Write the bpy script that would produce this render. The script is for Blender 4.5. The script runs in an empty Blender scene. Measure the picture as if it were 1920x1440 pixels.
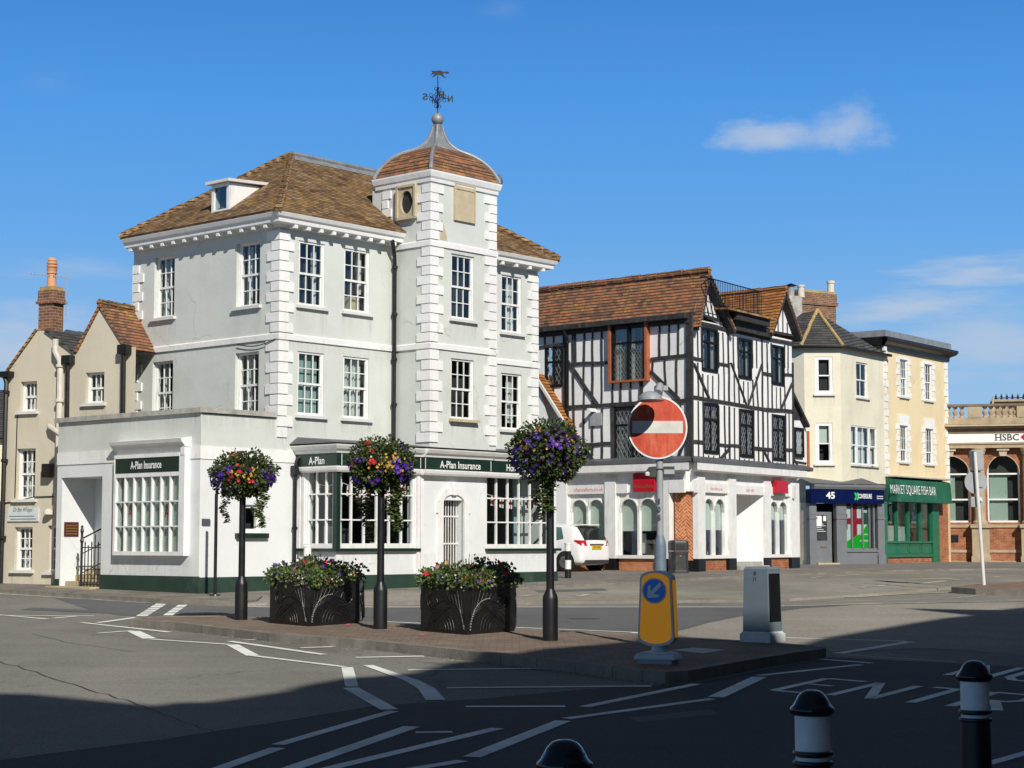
import bpy, math, random
from math import sin, cos, pi, sqrt, atan, atan2, tan
from mathutils import Vector, Matrix
R = math.radians
random.seed(7)
S = bpy.context.scene
COL = S.collection
# ---------------------------------------------------------------- camera
FPX, CX, CY, HZ = 3350.0, 960.0, 720.0, 1017.0
PITCH = atan((HZ - CY) / FPX)
CAMZ = 1.88
cd = bpy.data.cameras.new('camera'); cam = bpy.data.objects.new('camera', cd); COL.objects.link(cam)
cam.location = (0, 0, CAMZ); cam.rotation_euler = (R(90) + PITCH, 0, 0)
cd.sensor_width = 36; cd.lens = FPX / 1920 * 36; cd.clip_start = .1; cd.clip_end = 3000
S.camera = cam
# ---------------------------------------------------------------- sky, sun, exposure
SKYK = 12.5
SUN_EL, SUN_AZ = 34.0, -71.5          # elevation; direction of the sun on the ground plane, degrees from +X
sdir = Vector((cos(R(SUN_AZ)) * cos(R(SUN_EL)), sin(R(SUN_AZ)) * cos(R(SUN_EL)), sin(R(SUN_EL))))
w = bpy.data.worlds.new('World'); S.world = w; w.use_nodes = True
nt = w.node_tree; nt.nodes.clear()
def N(t, kind, **kw):
    n = t.nodes.new(kind)
    for k, v in kw.items():
        if k.startswith('i_'):
            key = k[2:]; key = int(key) if key.isdigit() else key.replace('_', ' ')
            n.inputs[key].default_value = v
        else: setattr(n, k, v)
    return n
def L(t, a, ao, b, bi): t.links.new(a.outputs[ao], b.inputs[bi])
def ramp(t, pts, interp='LINEAR'):
    r = N(t, 'ShaderNodeValToRGB'); r.color_ramp.interpolation = interp
    e = r.color_ramp.elements
    while len(e) < len(pts): e.new(.5)
    for x, (p, c) in zip(e, pts):
        x.position = p; x.color = (*c, 1) if len(c) == 3 else c
    return r
def mixc(t, blend='MIX', fac=None): 
    m = N(t, 'ShaderNodeMix', data_type='RGBA', blend_type=blend)
    if fac is not None: m.inputs[0].default_value = fac
    return m                                  # colour inputs 6, 7; output 2
sky = N(nt, 'ShaderNodeTexSky', sky_type='NISHITA', sun_disc=False, sun_elevation=R(SUN_EL),
        sun_rotation=R(90 - SUN_AZ), altitude=100, air_density=1.0, dust_density=.35, ozone_density=2.2)
hs = N(nt, 'ShaderNodeHueSaturation', i_Saturation=1.38, i_Value=1.0, i_Hue=.512)
L(nt, sky, 0, hs, 'Color')
tc0 = N(nt, 'ShaderNodeTexCoord'); sp0 = N(nt, 'ShaderNodeSeparateXYZ'); L(nt, tc0, 'Generated', sp0, 0)
gr = ramp(nt, [(0, (.40, .56, .76)), (.10, (.25, .47, .76)), (.17, (.125, .375, .78)), (.23, (.085, .32, .76)), (.31, (.045, .22, .62)), (.40, (.045, .10, .22)), (.6, (.042, .062, .09)), (1, (.036, .046, .058))]); L(nt, sp0, 2, gr, 0)
gk = N(nt, 'ShaderNodeVectorMath', operation='SCALE'); gk.inputs['Scale'].default_value = SKYK; L(nt, gr, 0, gk, 0)
gf = ramp(nt, [(0, (.9,) * 3), (.35, (.93,) * 3), (.8, (.93,) * 3)]); L(nt, sp0, 2, gf, 0)
gm = mixc(nt); L(nt, gf, 0, gm, 0); L(nt, hs, 0, gm, 6); L(nt, gk, 0, gm, 7)
tc = N(nt, 'ShaderNodeTexCoord'); sep = N(nt, 'ShaderNodeSeparateXYZ'); L(nt, tc, 'Generated', sep, 0)
# clouds: azimuth / height coordinates of the sky itself
az = N(nt, 'ShaderNodeMath', operation='ARCTAN2'); L(nt, sep, 0, az, 0); L(nt, sep, 1, az, 1)
cmb = N(nt, 'ShaderNodeCombineXYZ'); L(nt, az, 0, cmb, 0); L(nt, sep, 2, cmb, 1)
def cloud(x, y, sx, sy, amp, scale, stretch, lo, hi):
    mp = N(nt, 'ShaderNodeMapping'); mp.inputs['Location'].default_value = (-x / sx, -y / sy, 0); mp.inputs['Scale'].default_value = (1 / sx, 1 / sy, 0)
    L(nt, cmb, 0, mp, 0)
    ln = N(nt, 'ShaderNodeVectorMath', operation='LENGTH'); L(nt, mp, 0, ln, 0)
    m2 = N(nt, 'ShaderNodeMapping'); m2.inputs['Scale'].default_value = (scale, scale * stretch, 1); L(nt, cmb, 0, m2, 0)
    no = N(nt, 'ShaderNodeTexNoise', i_Scale=1.0, i_Detail=7.0, i_Roughness=.58); L(nt, m2, 0, no, 'Vector')
    sb = N(nt, 'ShaderNodeMath', operation='SUBTRACT'); sb.inputs[0].default_value = 1.0; L(nt, ln, 'Value', sb, 1)
    ad = N(nt, 'ShaderNodeMath', operation='MULTIPLY_ADD', i_1=amp); L(nt, no, 0, ad, 0); L(nt, sb, 0, ad, 2)
    mr = N(nt, 'ShaderNodeMapRange', interpolation_type='SMOOTHSTEP'); mr.inputs[1].default_value = lo; mr.inputs[2].default_value = hi
    L(nt, ad, 0, mr, 0); return mr
def skyxy(x, y):
    a = (x - CX) / FPX; v = -(y - CY) / FPX
    d = Vector((a, cos(PITCH) - sin(PITCH) * v, sin(PITCH) + cos(PITCH) * v)).normalized()
    return atan2(d.x, d.y), d.z
prev = gm; pout = 2
for (x, y, sx, sy, amp, sc_, st, lo, hi, op) in (
        (1425, 250, .046, .016, 1.5, 42, 2.0, .95, 1.75, .55), (1595, 236, .032, .021, 1.5, 42, 1.5, .92, 1.7, .50), (1500, 256, .045, .012, 1.2, 42, 1.6, .75, 1.6, .38),
        (60, 650, .085, .036, 1.5, 16, 3.2, .95, 1.75, .62), (1690, 575, .075, .013, 1.7, 18, 6, 1.0, 1.8, .6),
        (1830, 515, .06, .013, 1.7, 20, 6, 1.0, 1.8, .6), (1860, 640, .085, .036, 1.6, 14, 5, 1.0, 1.9, .5),
        (90, 150, .03, .014, 1.4, 20, 4, 1.0, 2.2, .10), (130, 500, .07, .012, 1.6, 20, 6, 1.05, 2.0, .25), (950, 15, .03, .012, 1.4, 20, 5, 1.0, 2.2, .14), (1080, 60, .9, .02, 1.2, 6, 9, 1.15, 2.4, .05)):
    cx, cy_ = skyxy(x, y)
    m = cloud(cx, cy_, sx, sy, amp, sc_, st, lo, hi)
    k = N(nt, 'ShaderNodeMath', operation='MULTIPLY', i_1=op); L(nt, m, 0, k, 0)
    mx = mixc(nt); L(nt, k, 0, mx, 0); L(nt, prev, pout, mx, 6); mx.inputs[7].default_value = (6.6, 7.2, 8.2, 1)
    prev, pout = mx, 2
bg = N(nt, 'ShaderNodeBackground', i_Strength=.085); wo = N(nt, 'ShaderNodeOutputWorld')
L(nt, prev, pout, bg, 0); L(nt, bg, 0, wo, 0)
sl = bpy.data.lights.new('sun', 'SUN'); sl.energy = 4.8; sl.angle = R(.53); sl.color = (1, .95, .87)
so = bpy.data.objects.new('sun', sl); COL.objects.link(so); so.rotation_euler = (-sdir).to_track_quat('-Z', 'Y').to_euler(); so.location = (0, 0, 60)
S.view_settings.view_transform = 'Standard'; S.view_settings.look = 'None'; S.view_settings.exposure = 0; S.view_settings.gamma = 1
S.cycles.max_bounces = 6; S.cycles.transparent_max_bounces = 12
# ---------------------------------------------------------------- measuring helpers
def ray(x, y):
    a = (x - CX) / FPX; v = -(y - CY) / FPX
    return Vector((a, cos(PITCH) - sin(PITCH) * v, sin(PITCH) + cos(PITCH) * v))
GS, GY = .0175, 54.0
def gz(Y): return GS * min(Y, GY)
PV = .10
def G(x, y, dz=0.0):
    d = ray(x, y)
    t = (CAMZ - dz) / (GS * d.y - d.z)
    if t * d.y > GY or t < 0: t = (CAMZ - GS * GY - dz) / (-d.z)
    return Vector((d.x * t, d.y * t, CAMZ + d.z * t))
class Fac:
    """a vertical plane; u runs to the right as seen from outside, n points outwards"""
    def __init__(s, p, t, d=0):
        t = Vector((t[0], t[1])).normalized(); s.t = t; s.n = Vector((t.y, -t.x))
        s.o = Vector((p[0], p[1])) + s.n * d; s.holes = []
    def P(s, u, d, z):
        q = s.o + s.t * u + s.n * d
        return Vector((q.x, q.y, z))
    def px(s, x, y, d=0):
        r = ray(x, y); o = s.o + s.n * d
        k = (o.dot(s.n)) / (r.x * s.n.x + r.y * s.n.y)
        q = Vector((r.x * k, r.y * k))
        return ((q - o).dot(s.t), CAMZ + r.z * k)
    def u(s, x, y=900, d=0): return s.px(x, y, d)[0]
    def z(s, x, y, d=0): return s.px(x, y, d)[1]
    def rect(s, a, b, d=0):
        u0, z1 = s.px(*a, d); u1, z0 = s.px(*b, d)
        return u0, u1, z0, z1
def dirv(deg): return (sin(R(deg)), cos(R(deg)))
# ---------------------------------------------------------------- materials (procedural; UV = metres on the face)
def newmat(name, rough=.6, metal=0, spec=.5):
    m = bpy.data.materials.new(name); m.use_nodes = True; t = m.node_tree
    b = t.nodes['Principled BSDF']; b.inputs['Roughness'].default_value = rough; b.inputs['Metallic'].default_value = metal
    b.inputs['Specular IOR Level'].default_value = spec
    return m, t, b
def uvn(t, sx=1, sy=1, sz=1):
    c = N(t, 'ShaderNodeTexCoord'); mp = N(t, 'ShaderNodeMapping'); mp.inputs['Scale'].default_value = (sx, sy, sz)
    L(t, c, 'UV', mp, 0); return mp
def obn(t, sx=1, sy=1, sz=1):
    c = N(t, 'ShaderNodeNewGeometry'); mp = N(t, 'ShaderNodeMapping'); mp.inputs['Scale'].default_value = (sx, sy, sz)
    L(t, c, 'Position', mp, 0); return mp
def noise(t, src, scale, detail=4, rough=.55):
    n = N(t, 'ShaderNodeTexNoise', i_Scale=scale, i_Detail=detail, i_Roughness=rough)
    if src: L(t, src, 0, n, 'Vector')
    return n
def mul(c, k): return tuple(min(1, x * k) for x in c[:3])
def add_bump(t, b, src, out, strength, dist):
    bu = N(t, 'ShaderNodeBump', i_Strength=strength, i_Distance=dist); L(t, src, out, bu, 'Height'); L(t, bu, 0, b, 'Normal'); return bu
def paint(name, col, rough=.5, var=.12, scale=3.0, bump=.0, dirt=None, dscale=.8, damt=.35, streak=False, metal=0, spec=.5):
    """painted or plain surface: mottled colour, optional dirt patches and rain streaks"""
    m, t, b = newmat(name, rough, metal, spec)
    p = obn(t); n = noise(t, p, scale, 6)
    r = ramp(t, [(.3, mul(col, 1 - var)), (.7, mul(col, 1 + var * .6))]); L(t, n, 0, r, 0)
    last, lo = r, 0
    if dirt:
        q = obn(t, 1, 1, .16 if streak else 1); n2 = noise(t, q, dscale * (4 if streak else 1), 8, .62)
        r2 = ramp(t, [(.56, (0, 0, 0)), (.74, (damt,) * 3)]); L(t, n2, 0, r2, 0)
        mx = mixc(t); L(t, r2, 0, mx, 0); L(t, last, lo, mx, 6); mx.inputs[7].default_value = (*dirt, 1); last, lo = mx, 2
    L(t, last, lo, b, 'Base Color')
    rr = ramp(t, [(.3, (rough * .85,) * 3), (.7, (min(1, rough * 1.15),) * 3)]); L(t, n, 0, rr, 0); L(t, rr, 0, b, 'Roughness')
    if bump:
        n3 = noise(t, p, 22, 5); add_bump(t, b, n3, 0, bump, .02)
    return m
def plaster(name, col, dirt=(.45, .43, .38), damt=.35, bump=.25):
    m, t, b = newmat(name, .85, 0, .25)
    p = obn(t); n = noise(t, p, .9, 8, .6)
    r = ramp(t, [(.28, mul(col, .9)), (.5, col), (.75, mul(col, 1.05))]); L(t, n, 0, r, 0)
    q = obn(t, 1.6, 1.6, .16); n2 = noise(t, q, 1.6, 9, .65)
    r2 = ramp(t, [(.55, (0, 0, 0)), (.8, (damt,) * 3)]); L(t, n2, 0, r2, 0)
    mx = mixc(t); L(t, r2, 0, mx, 0); L(t, r, 0, mx, 6); mx.inputs[7].default_value = (*dirt, 1)
    # hair cracks
    vw = noise(t, p, 1.3, 4); va = N(t, 'ShaderNodeVectorMath', operation='MULTIPLY_ADD'); va.inputs[1].default_value = (.9,) * 3
    L(t, vw, 1, va, 0); L(t, p, 0, va, 2)
    v = N(t, 'ShaderNodeTexVoronoi', feature='DISTANCE_TO_EDGE', i_Scale=.42); L(t, va, 0, v, 'Vector')
    rc = ramp(t, [(.0, (.5,) * 3), (.007, (0,) * 3)]); L(t, v, 0, rc, 0)
    gate = noise(t, p, .55, 2); rg = ramp(t, [(.52, (0,) * 3), (.6, (1,) * 3)]); L(t, gate, 0, rg, 0)
    mm = mixc(t, 'MULTIPLY', 1.0); L(t, rc, 0, mm, 6); L(t, rg, 0, mm, 7)
    m3 = mixc(t); L(t, mm, 2, m3, 0); L(t, mx, 2, m3, 6); m3.inputs[7].default_value = (*mul(col, .45), 1)
    L(t, m3, 2, b, 'Base Color')
    n4 = noise(t, p, 14, 6); n5 = noise(t, p, 1.1, 3); ad = N(t, 'ShaderNodeMath', operation='MULTIPLY_ADD', i_1=.25); L(t, n4, 0, ad, 0); L(t, n5, 0, ad, 2)
    add_bump(t, b, ad, 0, bump, .05)
    return m
def tiles(name, cols, lichen=(.42, .24, .03), lamt=.7, w=.17, h=.105, gap=(.02, .014, .01), lthr=.56, moss=(.08, .075, .03)):
    m, t, b = newmat(name, .85, 0, .25)
    p = uvn(t); wob = noise(t, p, 1.1, 2); va = N(t, 'ShaderNodeVectorMath', operation='MULTIPLY_ADD'); va.inputs[1].default_value = (.04, .05, 0)
    L(t, wob, 1, va, 0); L(t, p, 0, va, 2)
    br = N(t, 'ShaderNodeTexBrick', offset=.5, i_Scale=1.0, i_Mortar_Size=.004, i_Mortar_Smooth=.3)
    br.inputs['Brick Width'].default_value = w; br.inputs['Row Height'].default_value = h
    br.inputs['Color1'].default_value = (0, 0, 0, 1); br.inputs['Color2'].default_value = (1, 1, 1, 1); br.inputs['Mortar'].default_value = (.5, .5, .5, 1)
    L(t, va, 0, br, 'Vector')
    n = noise(t, p, 1.4, 5)
    mxv = mixc(t, 'MIX', .62); L(t, br, 0, mxv, 6); L(t, n, 0, mxv, 7)
    k = len(cols); rc = ramp(t, [(.22 + .56 * i / (k - 1), c) for i, c in enumerate(cols)]); L(t, mxv, 2, rc, 0)
    # shadow line under each course: v modulo h
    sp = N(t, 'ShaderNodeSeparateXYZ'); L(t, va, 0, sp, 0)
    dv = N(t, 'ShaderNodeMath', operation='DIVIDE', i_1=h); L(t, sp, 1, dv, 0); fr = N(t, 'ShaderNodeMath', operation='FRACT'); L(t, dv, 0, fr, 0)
    n2 = noise(t, p, 1.6, 7, .68); r2 = ramp(t, [(lthr, (0,) * 3), (lthr + .13, (lamt,) * 3)]); L(t, n2, 0, r2, 0)
    ns = noise(t, p, 9, 3); r3 = ramp(t, [(.42, (.25,) * 3), (.6, (1,) * 3)]); L(t, ns, 0, r3, 0)
    ml = mixc(t, 'MULTIPLY', 1.0); L(t, r2, 0, ml, 6); L(t, r3, 0, ml, 7)
    mx = mixc(t); L(t, ml, 2, mx, 0); L(t, rc, 0, mx, 6); mx.inputs[7].default_value = (*lichen, 1)
    n5 = noise(t, p, 5, 6, .7); r5 = ramp(t, [(.57, (0,) * 3), (.68, (.75,) * 3)]); L(t, n5, 0, r5, 0)
    mz = mixc(t); L(t, r5, 0, mz, 0); L(t, mx, 2, mz, 6); mz.inputs[7].default_value = (*moss, 1)
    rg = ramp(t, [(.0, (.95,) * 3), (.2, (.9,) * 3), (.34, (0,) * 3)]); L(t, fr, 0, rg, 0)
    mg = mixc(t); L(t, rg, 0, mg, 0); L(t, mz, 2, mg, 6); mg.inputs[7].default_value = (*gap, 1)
    L(t, mg, 2, b, 'Base Color')
    # height: each course rises towards its lower edge
    inv = N(t, 'ShaderNodeMath', operation='SUBTRACT', i_0=1.0); L(t, fr, 0, inv, 1)
    ad = N(t, 'ShaderNodeMath', operation='MULTIPLY_ADD', i_1=.35); L(t, ns, 0, ad, 0); L(t, inv, 0, ad, 2)
    a2 = N(t, 'ShaderNodeMath', operation='MULTIPLY_ADD', i_1=-.5); L(t, br, 1, a2, 0); L(t, ad, 0, a2, 2)
    add_bump(t, b, a2, 0, .9, .03)
    return m
def brick(name, c1, c2, mortar, w=.225, h=.075, ms=.01, rot=0):
    m, t, b = newmat(name, .85, 0, .2)
    p = uvn(t); p.inputs['Rotation'].default_value = (0, 0, R(rot))
    br = N(t, 'ShaderNodeTexBrick', offset=.5, i_Scale=1.0, i_Mortar_Size=ms, i_Mortar_Smooth=.2, i_Bias=0.0)
    br.inputs['Brick Width'].default_value = w; br.inputs['Row Height'].default_value = h
    br.inputs['Color1'].default_value = (*c1, 1); br.inputs['Color2'].default_value = (*c2, 1); br.inputs['Mortar'].default_value = (*mortar, 1)
    L(t, p, 0, br, 'Vector'); n = noise(t, p, 3, 7, .65); r = ramp(t, [(.3, (.55,) * 3), (.65, (1.15,) * 3)]); L(t, n, 0, r, 0)
    mx = mixc(t, 'MULTIPLY', 1.0); L(t, br, 0, mx, 6); L(t, r, 0, mx, 7); L(t, mx, 2, b, 'Base Color')
    add_bump(t, b, br, 1, -.5, .012); return m
def asphalt(name, col, grain=.5, patch=.25, crack=True):
    m, t, b = newmat(name, .88, 0, .3)
    p = obn(t); n = noise(t, p, 42, 3, .7)
    r = ramp(t, [(.3, mul(col, 1 - grain)), (.5, col), (.72, mul(col, 1 + grain * 1.4))]); L(t, n, 0, r, 0)
    q = obn(t, 1, .5, 1); n2 = noise(t, q, .35, 6, .6); r2 = ramp(t, [(.3, (1 - patch,) * 3), (.7, (1 + patch * .8,) * 3)]); L(t, n2, 0, r2, 0)
    mx = mixc(t, 'MULTIPLY', 1.0); L(t, r, 0, mx, 6); L(t, r2, 0, mx, 7); last = mx
    # tyre polish and oil: long soft bands and small dark spots
    q3 = obn(t, .25, 2.2, 1); n3 = noise(t, q3, .8, 4); r3 = ramp(t, [(.4, (.95,) * 3), (.6, (1.03,) * 3)]); L(t, n3, 0, r3, 0)
    m3 = mixc(t, 'MULTIPLY', 1.0); L(t, mx, 2, m3, 6); L(t, r3, 0, m3, 7); last = m3
    v = N(t, 'ShaderNodeTexVoronoi', i_Scale=1.3, i_Randomness=1.0); L(t, p, 0, v, 'Vector'); r5 = ramp(t, [(.03, (.6,) * 3), (.07, (1,) * 3)]); L(t, v, 0, r5, 0)
    m5 = mixc(t, 'MULTIPLY', .8); L(t, last, 2, m5, 6); L(t, r5, 0, m5, 7); last = m5
    if crack:
        vw = noise(t, p, .9, 5); va = N(t, 'ShaderNodeVectorMath', operation='MULTIPLY_ADD'); va.inputs[1].default_value = (1.6, 1.6, 0)
        L(t, vw, 1, va, 0); L(t, p, 0, va, 2)
        v2 = N(t, 'ShaderNodeTexVoronoi', feature='DISTANCE_TO_EDGE', i_Scale=.13); L(t, va, 0, v2, 'Vector')
        rc = ramp(t, [(0, (.45,) * 3), (.004, (1,) * 3)]); L(t, v2, 0, rc, 0)
        m4 = mixc(t, 'MULTIPLY', .8); L(t, last, 2, m4, 6); L(t, rc, 0, m4, 7); last = m4
    L(t, last, 2, b, 'Base Color'); add_bump(t, b, n, 0, .5, .012); return m
def slabs(name, col, w=.6, h=.6, var=.18):
    m, t, b = newmat(name, .85, 0, .3)
    p = uvn(t); br = N(t, 'ShaderNodeTexBrick', offset=.5, i_Scale=1.0, i_Mortar_Size=.006, i_Mortar_Smooth=.3)
    br.inputs['Brick Width'].default_value = w; br.inputs['Row Height'].default_value = h
    br.inputs['Color1'].default_value = (*mul(col, 1 - var), 1); br.inputs['Color2'].default_value = (*mul(col, 1 + var), 1); br.inputs['Mortar'].default_value = (*mul(col, .5), 1)
    L(t, p, 0, br, 'Vector'); q = obn(t); n = noise(t, q, 1.2, 8, .65); r = ramp(t, [(.3, (.75,) * 3), (.7, (1.15,) * 3)]); L(t, n, 0, r, 0)
    mx = mixc(t, 'MULTIPLY', 1.0); L(t, br, 0, mx, 6); L(t, r, 0, mx, 7)
    n2 = noise(t, q, 50, 2); r2 = ramp(t, [(.3, (.75,) * 3), (.7, (1.25,) * 3)]); L(t, n2, 0, r2, 0)
    m2 = mixc(t, 'MULTIPLY', 1.0); L(t, mx, 2, m2, 6); L(t, r2, 0, m2, 7)
    L(t, m2, 2, b, 'Base Color'); add_bump(t, b, br, 1, -.3, .01); return m
def roadpaint(name, col, wear=.5):
    m, t, b = newmat(name, .75, 0, .3)
    p = obn(t); n = noise(t, p, 9, 9, .75); r = ramp(t, [(wear - .12, (.06, .06, .065)), (wear, col), (.8, mul(col, 1.1))]); L(t, n, 0, r, 0)
    n2 = noise(t, p, 1.4, 4); r2 = ramp(t, [(.35, (.8,) * 3), (.6, (1.05,) * 3)]); L(t, n2, 0, r2, 0)
    mx = mixc(t, 'MULTIPLY', 1.0); L(t, r, 0, mx, 6); L(t, r2, 0, mx, 7); L(t, mx, 2, b, 'Base Color')
    add_bump(t, b, noise(t, p, 42, 3), 0, .3, .01); return m
def glassmat(name, tint=(.82, .87, .85), refl=.06):
    m = bpy.data.materials.new(name); m.use_nodes = True; t = m.node_tree; t.nodes.clear()
    o = N(t, 'ShaderNodeOutputMaterial'); tr = N(t, 'ShaderNodeBsdfTransparent'); tr.inputs[0].default_value = (*tint, 1)
    gl = N(t, 'ShaderNodeBsdfGlossy'); gl.inputs['Roughness'].default_value = .015; gl.inputs[0].default_value = (.9, .95, 1, 1)
    p = obn(t); n = noise(t, p, 2.2, 2); bu = N(t, 'ShaderNodeBump', i_Strength=.08, i_Distance=.05); L(t, n, 0, bu, 'Height'); L(t, bu, 0, gl, 'Normal')
    lw = N(t, 'ShaderNodeLayerWeight', i_Blend=.5); pw = N(t, 'ShaderNodeMath', operation='POWER', i_1=5.0); L(t, lw, 1, pw, 0); ad = N(t, 'ShaderNodeMath', operation='MULTIPLY_ADD', i_1=1 - refl, i_2=refl, use_clamp=True); L(t, pw, 0, ad, 0)
    mx = N(t, 'ShaderNodeMixShader'); L(t, ad, 0, mx, 0); L(t, tr, 0, mx, 1); L(t, gl, 0, mx, 2); L(t, mx, 0, o, 0); return m
def colattr(name, rough=.6, var=.25, sss=False, spec=.4):
    """colour comes from the mesh's own colour layer (leaf, petal, print)"""
    m, t, b = newmat(name, rough, 0, spec)
    a = N(t, 'ShaderNodeVertexColor', layer_name='col'); L(t, a, 0, b, 'Base Color')
    if sss:
        b.inputs['Roughness'].default_value = .5
        o = t.nodes['Material Output']; tl = N(t, 'ShaderNodeBsdfTranslucent'); L(t, a, 0, tl, 0)
        mx = N(t, 'ShaderNodeMixShader', i_0=.22); L(t, b, 0, mx, 1); L(t, tl, 0, mx, 2); L(t, mx, 0, o, 0)
    return m
M = {}
M['ren_main'] = plaster('painted_render', (.60, .625, .585), (.47, .47, .42), .4)
M['ren_low'] = plaster('painted_render_lower', (.72, .74, .74), (.5, .5, .46), .2)
M['ren_quoin'] = plaster('quoin_paint', (.80, .80, .78), (.46, .42, .34), .55, .5)
M['white'] = paint('white_paint', (.80, .80, .78), .45, .08, 4, 0, (.42, .39, .32), 2.2, .5, True)
M['offwhite'] = paint('offwhite_paint', (.66, .66, .63), .55, .08, 3, .1, (.35, .33, .28), 1.5, .45)
M['dgreen'] = paint('dark_green_paint', (.008, .028, .018), .4, .2, 3, 0, (.06, .1, .08), 1.2, .3)
M['plinth'] = paint('green_plinth', (.016, .045, .030), .7, .25, 2, .2, (.10, .13, .11), 1.3, .45)
M['green'] = paint('shop_green_paint', (.015, .15, .08), .35, .18, 4)
M['green_awn'] = paint('green_canopy', (.012, .115, .065), .5, .25, 2.5, 0, (.06, .26, .17), 2, .5)
M['black'] = paint('black_paint', (.008, .008, .009), .42, .2, 6, 0, (.035, .035, .035), 2.5, .4)
M['iron'] = paint('black_iron', (.01, .01, .011), .38, .2, 8)
M['lead'] = paint('lead_sheet', (.27, .28, .29), .5, .25, 4, .2, (.55, .55, .54), 2, .5, True, .2)
M['leaddark'] = paint('dark_lead_sheet', (.10, .105, .115), .55, .25, 3, .2, (.2, .2, .2), 2, .4)
M['stone'] = paint('sandstone', (.43, .34, .22), .85, .2, 3, .3, (.16, .13, .09), 1.2, .5)
M['stonew'] = paint('warm_stone', (.52, .44, .30), .85, .15, 4, .2, (.3, .24, .15), 2, .4)
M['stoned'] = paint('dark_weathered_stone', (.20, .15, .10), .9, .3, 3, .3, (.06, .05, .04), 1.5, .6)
M['coping'] = paint('weathered_coping', (.42, .41, .37), .9, .3, 5, .3, (.16, .15, .12), 2, .6)
M['step'] = paint('yellow_stone_step', (.50, .42, .26), .9, .2, 4, .3, (.2, .16, .1), 2, .5)
M['tile_a'] = tiles('roof_tiles_brown', [(.075, .045, .028), (.19, .11, .055), (.28, .17, .085), (.42, .29, .16)], (.52, .30, .04), .85, lthr=.53)
M['tile_b'] = tiles('roof_tiles_red', [(.085, .055, .045), (.20, .105, .065), (.31, .14, .075), (.42, .16, .075)], (.50, .29, .06), .8, lthr=.53)
M['tile_c'] = tiles('roof_tiles_orange', [(.22, .08, .03), (.36, .14, .04), (.44, .20, .06)], (.42, .27, .05), .4, .2, .13)
M['slate'] = tiles('roof_slates', [(.045, .047, .05), (.075, .075, .075), (.11, .105, .10)], (.33, .21, .05), .7, .25, .16, (.02, .02, .02), .63, (.05, .05, .035))
M['brickc'] = brick('chimney_brick', (.30, .12, .055), (.17, .075, .05), (.30, .26, .2))
M['brickr'] = brick('orange_brick', (.42, .15, .06), (.31, .10, .045), (.36, .25, .18), .22, .07, .007)
M['brickh'] = brick('herringbone_brick', (.55, .19, .07), (.38, .11, .04), (.66, .38, .23), .21, .07, .011, 45)
M['brickh2'] = brick('herringbone_brick_mirrored', (.55, .19, .07), (.38, .11, .04), (.66, .38, .23), .21, .07, .011, -45)
M['beige'] = plaster('beige_render', (.57, .52, .41), (.34, .30, .24), .35)
M['cream'] = plaster('cream_render', (.73, .69, .54), (.48, .44, .34), .3, .6)
M['yellow'] = plaster('yellow_render', (.76, .63, .40), (.52, .38, .22), .3)
M['wht_ren'] = plaster('white_infill_render', (.83, .83, .82), (.55, .54, .5), .25, .3)
M['timber'] = paint('black_timber', (.034, .033, .033), .85, .5, 5, .7, (.13, .125, .12), 3, .8, True)
M['orangewood'] = paint('orange_stained_wood', (.42, .12, .05), .6, .2, 6, .1)
M['wframe'] = paint('black_window_paint', (.012, .012, .013), .6, .3, 6, spec=.15)
M['glass'] = glassmat('window_glass')
M['glassg'] = glassmat('green_car_glass', (.42, .62, .55), .14)
M['dark'] = paint('dark_room', (.035, .036, .038), .9, .5, .9)
M['room'] = paint('shop_room_wall', (.085, .08, .075), .9, .4, .8)
M['curtain'] = paint('net_curtain', (.55, .57, .57), .9, .15, 3)
M['blind'] = paint('pale_blind', (.60, .66, .60), .85, .06, 2)
M['teal'] = paint('pale_teal_blind', (.30, .42, .42), .85, .08, 2)
M['asphalt'] = asphalt('asphalt', (.222, .212, .188), .32)
M['asphaltd'] = asphalt('newer_asphalt', (.125, .128, .132), .3, .18, False)
M['asphaltl'] = asphalt('pale_chipped_asphalt', (.30, .275, .235), .5, .2, False)
M['asphaltp'] = asphalt('parking_asphalt', (.27, .25, .21), .25, .3)
M['pave'] = slabs('pavement_surface', (.21, .19, .165), .6, .45)
M['pavered'] = slabs('red_block_paving', (.25, .165, .12), .21, .105, .2)
M['pavisl'] = slabs('island_paving', (.235, .175, .135), .2, .1, .14)
M['kerb'] = paint('kerb_stone', (.22, .20, .165), .9, .25, 4, .4, (.09, .085, .07), 3, .55)
M['line'] = roadpaint('white_road_paint', (.84, .85, .80), .36)
M['lineold'] = roadpaint('worn_road_paint', (.60, .55, .40), .47)
M['black_rub'] = paint('tyre_rubber', (.012, .012, .012), .8, .2, 8)
M['carw'] = paint('white_car_paint', (.80, .80, .80), .18, .02, 3); M['card'] = paint('dark_car_paint', (.02, .022, .028), .2, .05, 3)
M['carglass'] = paint('dark_car_glass', (.016, .022, .022), .06, .2, 2); M['carglassg'] = paint('green_car_glass', (.07, .15, .13), .06, .5, 1.5)
M['alloy'] = paint('alloy_wheel', (.45, .46, .47), .3, .05, 5, metal=.8)
M['redlamp'] = paint('red_lamp', (.5, .012, .015), .2, .1, 6)
M['grey'] = paint('grey_galvanised', (.33, .35, .36), .5, .12, 6, 0, (.2, .2, .2), 3, .4)
M['greyblue'] = paint('blue_grey_paint', (.14, .19, .24), .5, .15, 5, 0, (.25, .28, .3), 3, .3)
M['boxgrey'] = paint('pale_grey_box_paint', (.56, .61, .62), .5, .12, 3, 0, (.2, .23, .25), 2.5, .4, True)
M['shopgrey'] = paint('shop_grey_paint', (.17, .18, .195), .4, .08, 3)
M['navy'] = paint('navy_sign', (.002, .007, .055), .5, .05, 3, spec=.1)
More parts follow.
